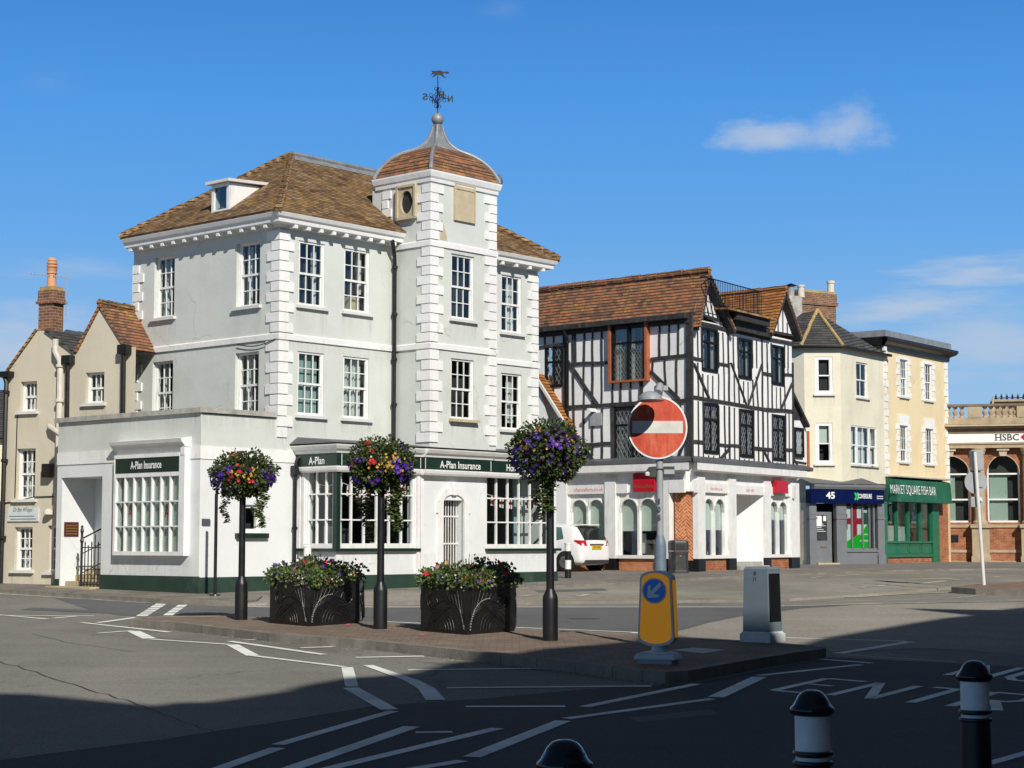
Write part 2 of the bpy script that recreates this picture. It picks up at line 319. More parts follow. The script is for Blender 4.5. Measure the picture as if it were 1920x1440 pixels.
M['redsign'] = paint('red_sign', (.50, .006, .02), .4, .12, 3)
M['terracotta'] = paint('terracotta', (.60, .30, .16), .8, .15, 5, .1, (.35, .17, .1), 3, .5)
M['potwhite'] = paint('white_chimney_pot', (.62, .58, .50), .8, .15, 5)
M['binplastic'] = paint('dark_grey_plastic', (.04, .042, .045), .42, .15, 5, 0, (.12, .12, .12), 4, .4)
def glowing(name, col, k):
    m = paint(name, col, .35, .05, 3); b = m.node_tree.nodes['Principled BSDF']; b.inputs['Emission Color'].default_value = (*col, 1); b.inputs['Emission Strength'].default_value = k; return m
M['amber'] = paint('yellow_number_plate', (.80, .50, .02), .35, .05, 3); M['amberglow'] = glowing('yellow_plastic_added_glow', (.90, .36, .001), .20)  # weak glow added to the bollard's yellow so it looks brighter in shade
M['blue'] = glowing('blue_sign_added_glow', (.004, .09, .38), .14)  # the blue sign gets a weaker added glow as well
M['signgrey'] = paint('pale_sign_legend', (.70, .74, .74), .4, .05, 4)
M['txtw'] = paint('white_lettering', (.82, .82, .80), .5, .03, 3)
M['txtb'] = paint('black_lettering', (.015, .015, .018), .5, .03, 3)
M['txtr'] = paint('red_lettering', (.55, .05, .06), .5, .03, 3)
M['brass'] = paint('brass', (.5, .36, .12), .35, .1, 5, metal=.8)
M['leaf'] = colattr('leaf', .55, sss=True); M['petal'] = colattr('petal', .6, sss=True); M['print'] = colattr('print', .5)
M['soil'] = paint('soil', (.03, .022, .015), .95, .4, 8, .5)
M['planter'] = paint('black_moulded_plastic', (.009, .009, .010), .42, .3, 7, .25, (.035, .035, .035), 3, .5)
M['pillar'] = paint('shade_tinted_cabinet_paint', (.13, .17, .20), .5, .12, 3, 0, (.12, .14, .15), 2.5, .4, True)  # cabinet grey darkened and blued so the sunlit box looks shaded
M['litten'] = paint('brown_plaque', (.10, .022, .015), .5, .2, 12)
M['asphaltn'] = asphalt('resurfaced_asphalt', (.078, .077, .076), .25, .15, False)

m_ = bpy.data.materials.new('rain_stain'); m_.use_nodes = True; t = m_.node_tree; t.nodes.clear()
o_ = N(t, 'ShaderNodeOutputMaterial'); tr = N(t, 'ShaderNodeBsdfTransparent'); df = N(t, 'ShaderNodeBsdfDiffuse'); df.inputs[0].default_value = (.17, .155, .12, 1)
p_ = obn(t, 1, 1, .10); n_ = noise(t, p_, 11, 7, .7); r_ = ramp(t, [(.40, (0,) * 3), (.74, (1,) * 3)]); L(t, n_, 0, r_, 0)
a_ = N(t, 'ShaderNodeVertexColor', layer_name='col'); mx = mixc(t, 'MULTIPLY', 1.0); L(t, r_, 0, mx, 6); L(t, a_, 0, mx, 7)
ms = N(t, 'ShaderNodeMixShader'); L(t, mx, 2, ms, 0); L(t, tr, 0, ms, 1); L(t, df, 0, ms, 2); L(t, ms, 0, o_, 0); M['stain'] = m_
# ---------------------------------------------------------------- mesh builder
W0 = {}
def tag(o, label=None, cat=None, group=None, kind=None):
    if label: o['label'] = label
    if cat: o['category'] = cat
    if group: o['group'] = group
    if kind: o['kind'] = kind
    return o
def thing(name, loc, label, cat, group=None, rz=0):
    o = bpy.data.objects.new(name, None); COL.objects.link(o); o.empty_display_size = .3
    o.location = loc; o.rotation_euler = (0, 0, rz); W0[o] = Vector(loc); return tag(o, label, cat, group)
class MB:
    def __init__(s): s.v = []; s.f = []; s.c = []; s.col = None
    def face(s, pts, col=None):
        i = len(s.v); s.v += [Vector(p) for p in pts]; s.f.append(list(range(i, i + len(pts)))); s.c.append(col or s.col)
    def mesh(s, vs, fs, col=None):
        i = len(s.v); s.v += [Vector(p) for p in vs]
        for f in fs: s.f.append([i + k for k in f]); s.c.append(col or s.col)
    def hexa(s, p, col=None):            # p[0:4] bottom ring, p[4:8] top ring
        s.mesh(p, [(3, 2, 1, 0), (4, 5, 6, 7), (0, 1, 5, 4), (1, 2, 6, 5), (2, 3, 7, 6), (3, 0, 4, 7)], col)
    def box(s, F, u0, u1, d0, d1, z0, z1, col=None):
        if u1 < u0: u0, u1 = u1, u0
        if d1 < d0: d0, d1 = d1, d0
        if z1 < z0: z0, z1 = z1, z0
        s.hexa([F.P(u0, d1, z0), F.P(u1, d1, z0), F.P(u1, d0, z0), F.P(u0, d0, z0), F.P(u0, d1, z1), F.P(u1, d1, z1), F.P(u1, d0, z1), F.P(u0, d0, z1)], col)
        return s
    def prism(s, F, poly, d0, d1, col=None):   # poly of (u, z), extruded along the normal
        n = len(poly); a = sum(poly[i][0] * poly[(i + 1) % n][1] - poly[(i + 1) % n][0] * poly[i][1] for i in range(n))
        if a < 0: poly = poly[::-1]
        if d1 < d0: d0, d1 = d1, d0
        vs = [F.P(u, d1, z) for u, z in poly] + [F.P(u, d0, z) for u, z in poly]
        s.mesh(vs, [tuple(range(n)), tuple(range(2 * n - 1, n - 1, -1))] + [(i, n + i, n + (i + 1) % n, (i + 1) % n) for i in range(n)], col)
        return s
    def bar(s, F, a, b, w, d0, d1, col=None, w2=None):  # flat bar in a facade plane from a to b
        a = Vector(a); b = Vector(b); t = (b - a).normalized(); n = Vector((-t.y, t.x)) * w / 2; m = n if w2 is None else n * (w2 / w)
        return s.prism(F, [tuple(a + n), tuple(a - n), tuple(b - m), tuple(b + m)], d0, d1, col)
    def profile(s, F, u0, u1, prof, c0=0, c1=0, col=None):
        """moulding: prof is a closed list of (d, z); c0/c1 mitre: end slides out by c*d"""
        n = len(prof)
        a = [F.P(u0 - c0 * d, d, z) for d, z in prof]; b = [F.P(u1 + c1 * d, d, z) for d, z in prof]
        ar = sum(prof[i][0] * prof[(i + 1) % n][1] - prof[(i + 1) % n][0] * prof[i][1] for i in range(n))
        fs = [tuple(range(n)), tuple(range(2 * n - 1, n - 1, -1))] + [(i, i + n, (i + 1) % n + n, (i + 1) % n) for i in range(n)]
        if ar > 0: fs = [f[::-1] for f in fs]
        s.mesh(a + b, fs, col); return s
    def vprism(s, poly, z0, z1, col=None):     # poly of (x, y); z0/z1 numbers or functions
        n = len(poly); ar = sum(poly[i][0] * poly[(i + 1) % n][1] - poly[(i + 1) % n][0] * poly[i][1] for i in range(n))
        if ar < 0: poly = poly[::-1]
        f0 = z0 if callable(z0) else (lambda x, y: z0); f1 = z1 if callable(z1) else (lambda x, y: z1)
        s.mesh([(x, y, f0(x, y)) for x, y in poly] + [(x, y, f1(x, y)) for x, y in poly],
               [tuple(range(n - 1, -1, -1)), tuple(range(n, 2 * n))] + [(i, (i + 1) % n, n + (i + 1) % n, n + i) for i in range(n)], col); return s
    def tube(s, pts, r, n=8, col=None, cap=True):
        pts = [Vector(p) for p in pts]; m = len(pts); rr = r if isinstance(r, (list, tuple)) else [r] * m
        rings = []; up = None
        for i, p in enumerate(pts):
            t = (pts[min(i + 1, m - 1)] - pts[max(i - 1, 0)]).normalized()
            if up is None: up = Vector((0, 0, 1)) if abs(t.z) < .9 else Vector((0, 1, 0))
            x = t.cross(up).normalized(); y = x.cross(t).normalized(); up = y
            rings.append([p + (x * cos(2 * pi * k / n) + y * sin(2 * pi * k / n)) * rr[i] for k in range(n)])
        vs = [q for g in rings for q in g]; fs = []
        for i in range(m - 1):
            for k in range(n): fs.append((i * n + k, i * n + (k + 1) % n, (i + 1) * n + (k + 1) % n, (i + 1) * n + k))
        if cap: fs += [tuple(range(n - 1, -1, -1)), tuple(range((m - 1) * n, m * n))]
        s.mesh(vs, [f[::-1] for f in fs], col); return s
    def lathe(s, c, prof, n=20, col=None, sx=1, sy=1):     # prof (r, z) bottom to top
        c = Vector(c); vs = []; m = len(prof)
        for r, z in prof: vs += [c + Vector((cos(2 * pi * k / n) * r * sx, sin(2 * pi * k / n) * r * sy, z)) for k in range(n)]
        fs = [(i * n + k, i * n + (k + 1) % n, (i + 1) * n + (k + 1) % n, (i + 1) * n + k) for i in range(m - 1) for k in range(n)]
        fs += [tuple(range(n - 1, -1, -1)), tuple(range((m - 1) * n, m * n))]; s.mesh(vs, fs, col); return s
    def build(s, name, mat, parent=None, smooth=False, local=False, label=None, bevel=0):
        off = Vector((0, 0, 0))
        if parent is not None and not local:
            q = parent
            while q.parent is not None: q = q.parent
            off = W0.get(q, off)
        me = bpy.data.meshes.new(name); me.from_pydata([v - off for v in s.v], [], s.f)
        uv = me.uv_layers.new(name='UVMap'); ud = uv.data
        for pl in me.polygons:
            n = pl.normal
            if abs(n.z) > .97: a, b = Vector((1, 0, 0)), Vector((0, 1, 0))
            else:
                a = Vector((-n.y, n.x, 0)).normalized(); b = n.cross(a)
            for li in pl.loop_indices:
                q = s.v[me.loops[li].vertex_index]; ud[li].uv = (q.dot(a), q.dot(b))
        if any(c is not None for c in s.c):
            ca = me.color_attributes.new('col', 'FLOAT_COLOR', 'CORNER')
            for pl, c in zip(me.polygons, s.c):
                c = c or (.5, .5, .5)
                for li in pl.loop_indices: ca.data[li].color = (c[0], c[1], c[2], 1)
        if smooth:
            for pl in me.polygons: pl.use_smooth = True
            try: me.set_sharp_from_angle(angle=R(40))
            except Exception: pass
        me.materials.append(M[mat] if isinstance(mat, str) else mat)
        o = bpy.data.objects.new(name, me); COL.objects.link(o)
        if parent is not None: o.parent = parent
        if bevel:
            # weld first so that bevels close
            b = o.modifiers.new('bevel', 'BEVEL'); b.width = bevel; b.segments = 2; b.limit_method = 'ANGLE'; b.angle_limit = R(40)
        if label: o['label'] = label
        return o
def copy_tree(o, loc=None, parent=None):
    c = o.copy(); COL.objects.link(c)
    if parent is not None: c.parent = parent
    if loc is not None: c.location = loc; W0[c] = Vector(loc)
    for ch in [x for x in list(o.children)]: copy_tree(ch, None, c)
    return c
def text(mb, F, s, uc, z0, h, d, width=None, col=None, thick=.012, align='C', bold=0, shear=0):
    """lettering in a facade plane as thin solid letters: centre (or left edge) uc, baseline z0, cap height h"""
    cu = bpy.data.curves.new('t', 'FONT'); cu.body = s; cu.size = 1; cu.extrude = 0; cu.offset = bold; cu.resolution_u = 3; cu.shear = shear
    o = bpy.data.objects.new('t', cu); COL.objects.link(o)
    dg = bpy.context.evaluated_depsgraph_get(); me = bpy.data.meshes.new_from_object(o.evaluated_get(dg))
    xs = [v.co.x for v in me.vertices]; ys = [v.co.y for v in me.vertices]
    x0, x1 = min(xs), max(xs); k = h / .70; kx = k if width is None else width / (x1 - x0)
    cx = (x0 + x1) / 2 if align == 'C' else x0
    for d_ in (d,):
        mb.mesh([F.P(uc + (v.co.x - cx) * kx, d_, z0 + v.co.y * k) for v in me.vertices], [tuple(p.vertices) for p in me.polygons], col)
    bpy.data.objects.remove(o); bpy.data.curves.remove(cu); bpy.data.meshes.remove(me)
def stain(F, par, u0, u1, zt, ln, k=.6, d=.003, side=.0):
    m = MB(); n = 7
    for i in range(n):
        za, zb = zt - ln * i / n, zt - ln * (i + 1) / n; v = k * (1 - i / n) ** 1.2
        for a, b, w_ in ((u0, u0 + .16, 1), (u0 + .16, u1 - .16, .55), (u1 - .16, u1, 1)):
            if b > a: m.face([F.P(a, d, zb), F.P(b, d, zb), F.P(b, d, za), F.P(a, d, za)], (v * w_,) * 3)
    return m.build('rain_stain', 'stain', par)
# ---------------------------------------------------------------- facades and windows
def wall(F, par, u0, u1, z0, z1, mat, holes=None, th=.3, name='wall', top=None, rev=None, d=0):
    """rendered wall sheet with real openings and reveals; top = list of (u,z) above z1 for gables"""
    holes = [h for h in (F.holes if holes is None else holes)]
    us = sorted({u0, u1, *[min(max(h[k], u0), u1) for h in holes for k in (0, 1)]}); zs = sorted({z0, z1, *[min(max(h[k], z0), z1) for h in holes for k in (2, 3)]})
    mb = MB()
    for a, b in zip(us, us[1:]):
        run = None
        for c, e in zip(zs, zs[1:]):
            cu, cz = (a + b) / 2, (c + e) / 2
            inside = any(h[0] < cu < h[1] and h[2] < cz < h[3] for h in holes)
            if inside or b - a < 1e-5:
                if run: mb.face([F.P(a, d, run[0]), F.P(b, d, run[0]), F.P(b, d, run[1]), F.P(a, d, run[1])]); run = None
            else: run = (run[0], e) if run else (c, e)
        if run: mb.face([F.P(a, d, run[0]), F.P(b, d, run[0]), F.P(b, d, run[1]), F.P(a, d, run[1])])
    if top: mb.face([F.P(u0, d, z1), F.P(u1, d, z1)] + [F.P(u, d, z) for u, z in top])
    o = mb.build(name, mat, par)
    for h in holes:
        mr = MB()
        a, b, c, e = h[:4]; r = d - (h[4] if len(h) > 4 else th)
        if a < u0 - .01 or b > u1 + .01 or c < z0 - .01 or e > z1 + .01: continue
        mr.face([F.P(a, d, c), F.P(a, d, e), F.P(a, r, e), F.P(a, r, c)]); mr.face([F.P(b, d, e), F.P(b, d, c), F.P(b, r, c), F.P(b, r, e)])
        mr.face([F.P(a, d, e), F.P(b, d, e), F.P(b, r, e), F.P(a, r, e)]); mr.face([F.P(b, d, c), F.P(a, d, c), F.P(a, r, c), F.P(b, r, c)])
        mr.build('window_reveal', rev or mat, o)
    return o
def curtain_mb(F, u0, u1, z0, z1, d, waves=7, amp=.03):
    m = MB(); n = max(6, int(waves * 6)); pts = []
    for i in range(n + 1):
        f = i / n; pts.append((u0 + (u1 - u0) * f, d + amp * sin(f * waves * 2 * pi) + amp * .5 * sin(f * waves * 5 + u0)))
    for (a, da), (b, db) in zip(pts, pts[1:]): m.face([F.P(a, da, z0), F.P(b, db, z0), F.P(b, db, z1), F.P(a, da, z1)])
    return m
def window(F, par, u0, u1, z0, z1, cols=3, rows=(2, 2), dep=.11, fr=.055, bw=.022, mat='white', sill='offwhite', curt=None, sash=True, hole=True,
           glass='glass', name='window', sillw=.09, sillh=.07, rail=.05, back='dark', backd=.5, cmat='curtain'):
    """sliding-sash or casement window: frame with bars > pane, sill, curtain, room behind"""
    if hole: F.holes.append((u0, u1, z0, z1, dep + .12))
    zm = z0 + (z1 - z0) * (rows[1] / (rows[0] + rows[1])) if sash and rows[1] else None
    m = MB(); a, b, c, e = u0, u1, z0, z1
    m.box(F, a, a + fr, -dep - .06, -dep + .03, c, e); m.box(F, b - fr, b, -dep - .06, -dep + .03, c, e)
    m.box(F, a + fr, b - fr, -dep - .06, -dep + .03, e - fr, e); m.box(F, a + fr, b - fr, -dep - .06, -dep + .03, c, c + fr * 1.25)
    def grid(a, b, c, e, nc, nr, d):
        for i in range(1, nc): 
            x = a + (b - a) * i / nc; m.box(F, x - bw / 2, x + bw / 2, d, d + .03, c, e)
        for j in range(1, nr):
            y = c + (e - c) * j / nr; m.box(F, a, b, d - .002, d + .028, y - bw / 2, y + bw / 2)
    ia, ib, ic, ie = a + fr, b - fr, c + fr * 1.25, e - fr
    g = MB()
    if zm is not None:
        m.box(F, ia, ib, -dep - .05, -dep + .012, zm - rail / 2, zm + rail / 2)
        st = .028
        for (c_, e_, d_) in ((ic, zm - rail / 2, -dep - .045), (zm + rail / 2, ie, -dep - .015)):
            m.box(F, ia, ia + st, d_ - .004, d_ + .034, c_, e_); m.box(F, ib - st, ib, d_ - .004, d_ + .034, c_, e_)
        grid(ia + st, ib - st, zm + rail / 2, ie, cols, rows[0], -dep - .015)
        grid(ia + st, ib - st, ic, zm - rail / 2, cols, rows[1], -dep - .045)
        g.face([F.P(ia, -dep - .03, ic), F.P(ib, -dep - .03, ic), F.P(ib, -dep - .03, zm), F.P(ia, -dep - .03, zm)])
        g.face([F.P(ia, -dep - .003, zm), F.P(ib, -dep - .003, zm), F.P(ib, -dep - .003, ie), F.P(ia, -dep - .003, ie)])
    else:
        grid(ia, ib, ic, ie, cols, rows[0], -dep - .02)
        g.face([F.P(ia, -dep - .01, ic), F.P(ib, -dep - .01, ic), F.P(ib, -dep - .01, ie), F.P(ia, -dep - .01, ie)])
    o = m.build(name, mat, par); g.build('pane', glass, o)
    if sill: MB().box(F, a - .08, b + .08, -.02, sillw, c - sillh, c - .002).build('sill', sill, o); stain(F, o, a - .08, b + .08, c - sillh, .6, .26)
    if back:
        k = MB(); x = .12; q = backd
        k.face([F.P(a - x, -q, c - x), F.P(b + x, -q, c - x), F.P(b + x, -q, e + x), F.P(a - x, -q, e + x)])
        dd = -dep - .12
        for (p1, p2, p3, p4) in (((a, c), (a, e), (a - x, e + x), (a - x, c - x)), ((b, e), (b, c), (b + x, c - x), (b + x, e + x)), ((a, e), (b, e), (b + x, e + x), (a - x, e + x)), ((b, c), (a, c), (a - x, c - x), (b + x, c - x))):
            k.face([F.P(p1[0], dd, p1[1]), F.P(p2[0], dd, p2[1]), F.P(p3[0], -q, p3[1]), F.P(p4[0], -q, p4[1])])
        k.build('room', back, o)
    for cc in (curt or []):       # fractions (u0,u1,z0,z1,kind)
        x0, x1 = ia + (ib - ia) * cc[0], ia + (ib - ia) * cc[1]; y0, y1 = ic + (ie - ic) * cc[2], ic + (ie - ic) * cc[3]
        kind = cc[4] if len(cc) > 4 else 'c'
        if kind == 'c': curtain_mb(F, x0, x1, y0, y1, -dep - .16, max(1.5, (x1 - x0) * 9)).build('curtain', cmat, o)
        else: MB().box(F, x0, x1, -dep - .15, -dep - .14, y0, y1).build('blind', kind, o)
    return o
def quoins(F, G_, par, uc, z0, z1, side, h=.235, big=.42, small=.26, proud=.035, name='quoins', mat='ren_quoin', uc2=None, side2=None, start=0):
    """alternating corner stones on the two walls that meet at a corner"""
    m = MB(); n = int(round((z1 - z0) / h)); hh = (z1 - z0) / n; rnd = random.Random(int(z0 * 100) + n)
    for i in range(n):
        za, zb = z0 + i * hh + .012, z0 + (i + 1) * hh - .012
        w = big if (i + start) % 2 else small; w2 = small if (i + start) % 2 else big
        w += rnd.uniform(-.02, .02); pr = proud + rnd.uniform(-.006, .006)
        m.box(F, uc + (pr if side < 0 else -pr) * (1 if G_ is not None else 0), uc + side * w, .001, pr, za, zb)
        if G_ is not None: m.box(G_, uc2, uc2 + side2 * w2, .001, pr - .002, za, zb)
    return m.build(name, mat, par)
def pipe(par, pts, r, mat='black', name='downpipe', brk=(), n=8):
    o = MB().tube(pts, r, n).build(name, mat, par, smooth=True)
    if brk:
        for p in brk: MB().lathe(Vector(p) - Vector((0, 0, .04)), [(r * 1.15, 0), (r * 1.5, .01), (r * 1.5, .07), (r * 1.15, .08)], 10).build('pipe_collar', mat, o, smooth=True)
    return o
def roofslab(par, pts, mat, th=.06, name='roof', label=None):
    """sloping roof plane with thickness; pts counter-clockwise seen from above"""
    a, b, c = Vector(pts[0]), Vector(pts[1]), Vector(pts[2]); n = (b - a).cross(c - a).normalized()
    if n.z < 0: pts = pts[::-1]; n = -n
    k = len(pts); vs = [Vector(p) for p in pts] + [Vector(p) - n * th for p in pts]
    m = MB(); m.mesh(vs, [tuple(range(k)), tuple(range(2 * k - 1, k - 1, -1))] + [(i, k + i, k + (i + 1) % k, (i + 1) % k) for i in range(k)])
    return m.build(name, mat, par, label=label)
def ridge(par, pts, mat, r=.09, step=.3, name='ridge_tiles'):
    m = MB(); rnd = random.Random(3)
    for a, b in zip(pts, pts[1:]):
        a, b = Vector(a), Vector(b); n = max(1, int((b - a).length / step)); t = (b - a) / n
        for i in range(n):
            o = Vector((rnd.uniform(-.01, .01), 0, rnd.uniform(-.008, .012)))
            m.tube([a + t * i + o, a + t * (i + 1.04) + o], [r * 1.06, r * .92], 8)
    return m.build(name, mat, par, smooth=True)
# ================================================================ white corner building
BD, AD = dirv(41.4), dirv(131.4)
C0 = G(372, 1113, PV)
FR = Fac(C0, BD)                       # right-hand street front, u from the annexe corner
FL = Fac(C0, AD)                       # annexe left front (u negative going left)
B1 = thing('corner_building', (C0.x, C0.y, gz(C0.y) + PV), 'white rendered three-storey corner building with brown hipped roof, bell-roofed tower and dark green shop fascias', 'building')
GB = .55                               # bottoms of walls, below ground
UM = 2.20; LM = 5.48; UE = 11.27       # main block: left corner, depth, right corner
FM = Fac(FR.P(UM, 0, 0), AD)
UT = FR.u(738, 600); DT = 1.235; WT = 2.353
TFo = FR.P(UT, DT, 0); TF = Fac(TFo, BD); TL = Fac(TFo, AD); TR_ = Fac(TF.P(WT, 0, 0), (-AD[0], -AD[1]))
ZE = 9.10                              # wall head
# --- annexe
ZP = 4.70
UB = -.02
wl, wr, wz0, wz1 = FR.rect((449, 946), (489, 999))
window(FR, B1, wl, wr, wz0, wz1, 1, (1, 0), .10, .07, sill=None, sash=False, back='dark')
MB().box(FR, wl - .12, wr + .16, -.02, .1, wz0 - .12, wz0 - .01).build('sill', 'dgreen', B1)
# porch opening and bay on the left front
pl, pr = FL.u(113, 1000), FL.u(190, 1000); pz1 = FL.z(190, 893)
FL.holes.append((pl, pr, GB, pz1, .02))
bl, br_ = FL.u(213, 980, .14), FL.u(338, 980, .14); bz0, bz1 = FL.z(300, 1040, .14), FL.z(300, 855, .14)
FL.holes.append((bl + .05, br_ - .02, bz0 + .05, bz1 - .3, .3))
ZS = 3.98
wall(FL, B1, -5.33, 0, GB, ZS, 'ren_low'); wall(FR, B1, 0, 2.95, GB, ZS - .1, 'ren_low', FR.holes)
wall(FL, B1, -5.33, 0, ZS, ZP, 'ren_main', []); wall(FR, B1, 0, UM + .3, ZS - .1, ZP - .02, 'ren_main', [], d=.003)
m = MB(); m.box(FL, -5.4, .06, -.3, .07, ZP, ZP + .11); m.box(FR, .0, 2.12, -.3, .072, ZP + .003, ZP + .113); m.build('coping', 'coping', B1)
MB().box(FL, -5.33, .022, 0, .022, ZS - .28, ZS).build('string_course', 'ren_quoin', B1); MB().box(FR, 0, 2.9, 0, .021, ZS - .29, ZS - .01).build('string_course', 'ren_quoin', B1)
m = MB(); m.vprism([tuple(FL.P(-5.3, -.02, 0).xy), tuple(FL.P(0, -.02, 0).xy), tuple(FR.P(2.2, -.02, 0).xy), tuple(FR.P(2.2, -5.3, 0).xy)], ZP - .25, ZP - .2); m.build('flat_roof', 'leaddark', B1)
m = MB(); PLH = FL.z(370, 1081)
MB().box(FL, pr, .03, 0, .03, GB, PLH).build('plinth', 'plinth', B1); MB().box(FR, -.001, 3.0, 0, .03, GB, PLH - .02).build('plinth', 'plinth', B1); MB().box(FL, -5.33, pl, 0, .03, GB, PLH - .12).build('plinth', 'plinth', B1)
# annexe far-left end wall and back so the block is closed
FX = Fac(FL.P(-5.33, 0, 0), (-BD[0], -BD[1])); m = MB(); m.face([FL.P(-5.33, 0, GB), FL.P(-5.33, -2.2, GB), FL.P(-5.33, -2.2, ZP), FL.P(-5.33, 0, ZP)]); m.build('wall', 'ren_main', B1)
# porch recess
PD = .95; m = MB(); pz0 = 1.25
m.face([FL.P(pl, 0, GB), FL.P(pl, 0, pz1), FL.P(pl, -PD, pz1), FL.P(pl, -PD, GB)]); m.face([FL.P(pr, 0, pz1), FL.P(pr, 0, GB), FL.P(pr, -PD, GB), FL.P(pr, -PD, pz1)])
m.face([FL.P(pl, 0, pz1), FL.P(pr, 0, pz1), FL.P(pr, -PD, pz1), FL.P(pl, -PD, pz1)]); m.face([FL.P(pl, -PD, GB), FL.P(pr, -PD, GB), FL.P(pr, -PD, pz1), FL.P(pl, -PD, pz1)])
m.build('porch_walls', 'ren_low', B1)
d = MB(); d.box(FL, pr - .62, pr - .05, -PD, -PD + .06, pz0 + .1, pz1 - .1); dd = d.build('door', 'white', B1)
d = MB(); d.box(FL, pr - .5, pr - .16, -PD + .06, -PD + .07, pz0 + 1.1, pz1 - .65); d.box(FL, pr - .5, pr - .16, -PD + .06, -PD + .07, pz1 - .5, pz1 - .2); d.build('door_pane', 'dark', dd)
m = MB()
g0 = gz(C0.y + 2) + PV
for i in range(4): m.box(FL, pl + .0, pr, -PD + .02, .12 - i * .28, GB, g0 + .02 + .14 * i)
m.box(FL, pl - .12, pr + .0, .0, .3, GB, g0 + .05)
m.build('porch_steps', 'step', B1)
q = MB(); fp = Fac(FL.P(pl, 0, 0), BD); s = fp
q.box(Fac(FL.P(pl + .004, -.12, 0), (-FL.n.x, -FL.n.y)), 0, .36, 0, .0, 0, 0) if False else None
q.hexa([FL.P(pl, -.10, 2.02), FL.P(pl + .02, -.10, 2.02), FL.P(pl + .02, -.50, 2.02), FL.P(pl, -.50, 2.02), FL.P(pl, -.10, 2.36), FL.P(pl + .02, -.10, 2.36), FL.P(pl + .02, -.50, 2.36), FL.P(pl, -.50, 2.36)])
q.build('plaque', 'litten', B1)
# shallow box window of the annexe
bw = thing  # (alias unused)
o = MB(); D = .16
o.box(FL, bl, br_ + .14, 0, D, bz0 - .02, bz0 + .07)                            # bottom rail
o.box(FL, bl, bl + .07, 0, D, bz0 + .07, bz1 - .36); o.box(FL, br_ - .05, br_ + .14, 0, D - .002, bz0 + .07, bz1)
o.box(FL, bl + .07, br_ - .05, 0, D - .004, bz1 - .45, bz1 - .36)
for i in range(1, 7):
    x = bl + .07 + (br_ - .12 - bl) * i / 7; o.box(FL, x - .018, x + .018, .05, D - .01, bz0 + .07, bz1 - .45)
for k in (1, 2):
    z = bz0 + .07 + (bz1 - .52 - bz0) * k / 3; o.box(FL, bl + .07, br_ - .05, .06, D - .012, z - .016, z + .016)
bwn = o.build('shop_window', 'white', B1)
MB().box(FL, bl + .05, br_ - .04, .08, .084, bz0 + .05, bz1 - .45).build('pane', 'glass', bwn)
MB().box(FL, bl + .18, br_ - .05, -.01, .0, bz0 + .02, bz1 - .42).build('blind', 'curtain', bwn)
MB().box(FL, bl - .1, br_ + .1, -.31, -.30, bz0 - .1, bz1).build('room', 'room', bwn)
a = MB()
for px_ in (240, 309):
    u = FL.u(px_, 955, .07); z = FL.z(px_, 970, .07)
    a.bar(FL, (u - .085, z), (u, z + .3), .045, .0, .004); a.bar(FL, (u + .085, z), (u, z + .3), .045, .0, .0042); a.box(FL, u - .05, u + .05, 0, .0044, z + .07, z + .11)
a.build('window_sticker', 'redlamp', bwn)
o = MB(); o.box(FL, bl + .02, br_ - .05, .02, D - .02, bz1 - .36, bz1 - .02); f1 = o.build('fascia', 'dgreen', B1)
o = MB(); o.box(FL, bl, bl + .02, .02, D, bz1 - .36, bz1); o.box(FL, bl, br_ - .05, .02, D, bz1 - .02, bz1 + .06); o.build('fascia_trim', 'white', f1)
o = MB(); text(o, FL, 'A-Plan Insurance', (bl + br_) / 2 - .05, bz1 - .26, .165, D - .016, width=1.12, bold=.025); o.build('lettering', 'txtw', f1)
o = MB(); ct = bz1 + .06
o.profile(FL, bl - .04, br_ + .16, [(0, ct + .12), (.17, ct + .12), (.2, ct + .17), (.26, ct + .22), (.29, ct + .30), (.0, ct + .34)]); o.box(FL, br_ - .0, br_ + .14, .002, D + .01, ct - .06, ct + .12)
o.box(FL, bl, br_, 0.003, .10, ct, ct + .12); o.build('window_cornice', 'white', B1)
# --- main block upper walls
Z1a, Z1b, Z2a, Z2b = 4.80, 6.27, 7.34, 8.85
cur = [(0, .26, 0, 1), (.78, 1, 0, 1)]
for nm, xl, xr in (('a', 562, 608), ('b', 647, 692)):
    u0, u1 = FR.u(xl - 2, 500), FR.u(xr + 1, 500)
    window(FR, B1, u0, u1, Z2a, Z2b, 3, (2, 2), .06, .05, curt=[(.74, .98, .02, 1)] if nm == 'a' else [(.76, .98, .3, 1)])
    window(FR, B1, u0, u1, Z1a, Z1b, 3, (2, 2), .06, .05, curt=[(0, 1, 0, 1, 'teal')] if nm == 'a' else [(0, 1, 0, 1)])
bx = MB(); u0 = FR.u(664, 560); bx.box(FR, u0, u0 + .36, -.32, -.2, Z2a + .08, Z2a + .4); bx.build('storage_box', 'stonew', B1)
for xl, xr in ((289, 327), (443, 487)):
    u0, u1 = FM.u(xl, 540), FM.u(xr, 540)
    window(FM, B1, u0, u1, Z2a, Z2b, 3, (2, 2), .13, .05, curt=[(.0, .3, 0, 1), (.7, 1, 0, .5)])
    window(FM, B1, u0, u1, Z1a - .05, Z1b, 3, (2, 2), .13, .05, curt=[(.0, .35, 0, 1), (.6, 1, 0, 1)])
u0, u1 = TF.u(846, 530), TF.u(889, 530)
window(TF, B1, u0, u1, Z2a - .05, Z2b + .03, 3, (2, 2), .07, .05)
window(TF, B1, u0, u1, Z1a + .05, Z1b + .05, 3, (2, 2), .07, .05, sill='stonew', sillw=.14)
u0, u1 = FR.u(940, 560), FR.u(978, 560)
window(FR, B1, u0, u1, Z2a, Z2b, 3, (2, 2), .07, .05, curt=[(.55, 1, 0, 1)])
window(FR, B1, u0, u1, Z1a, Z1b, 3, (2, 2), .07, .05, curt=[(.55, 1, .1, 1)])
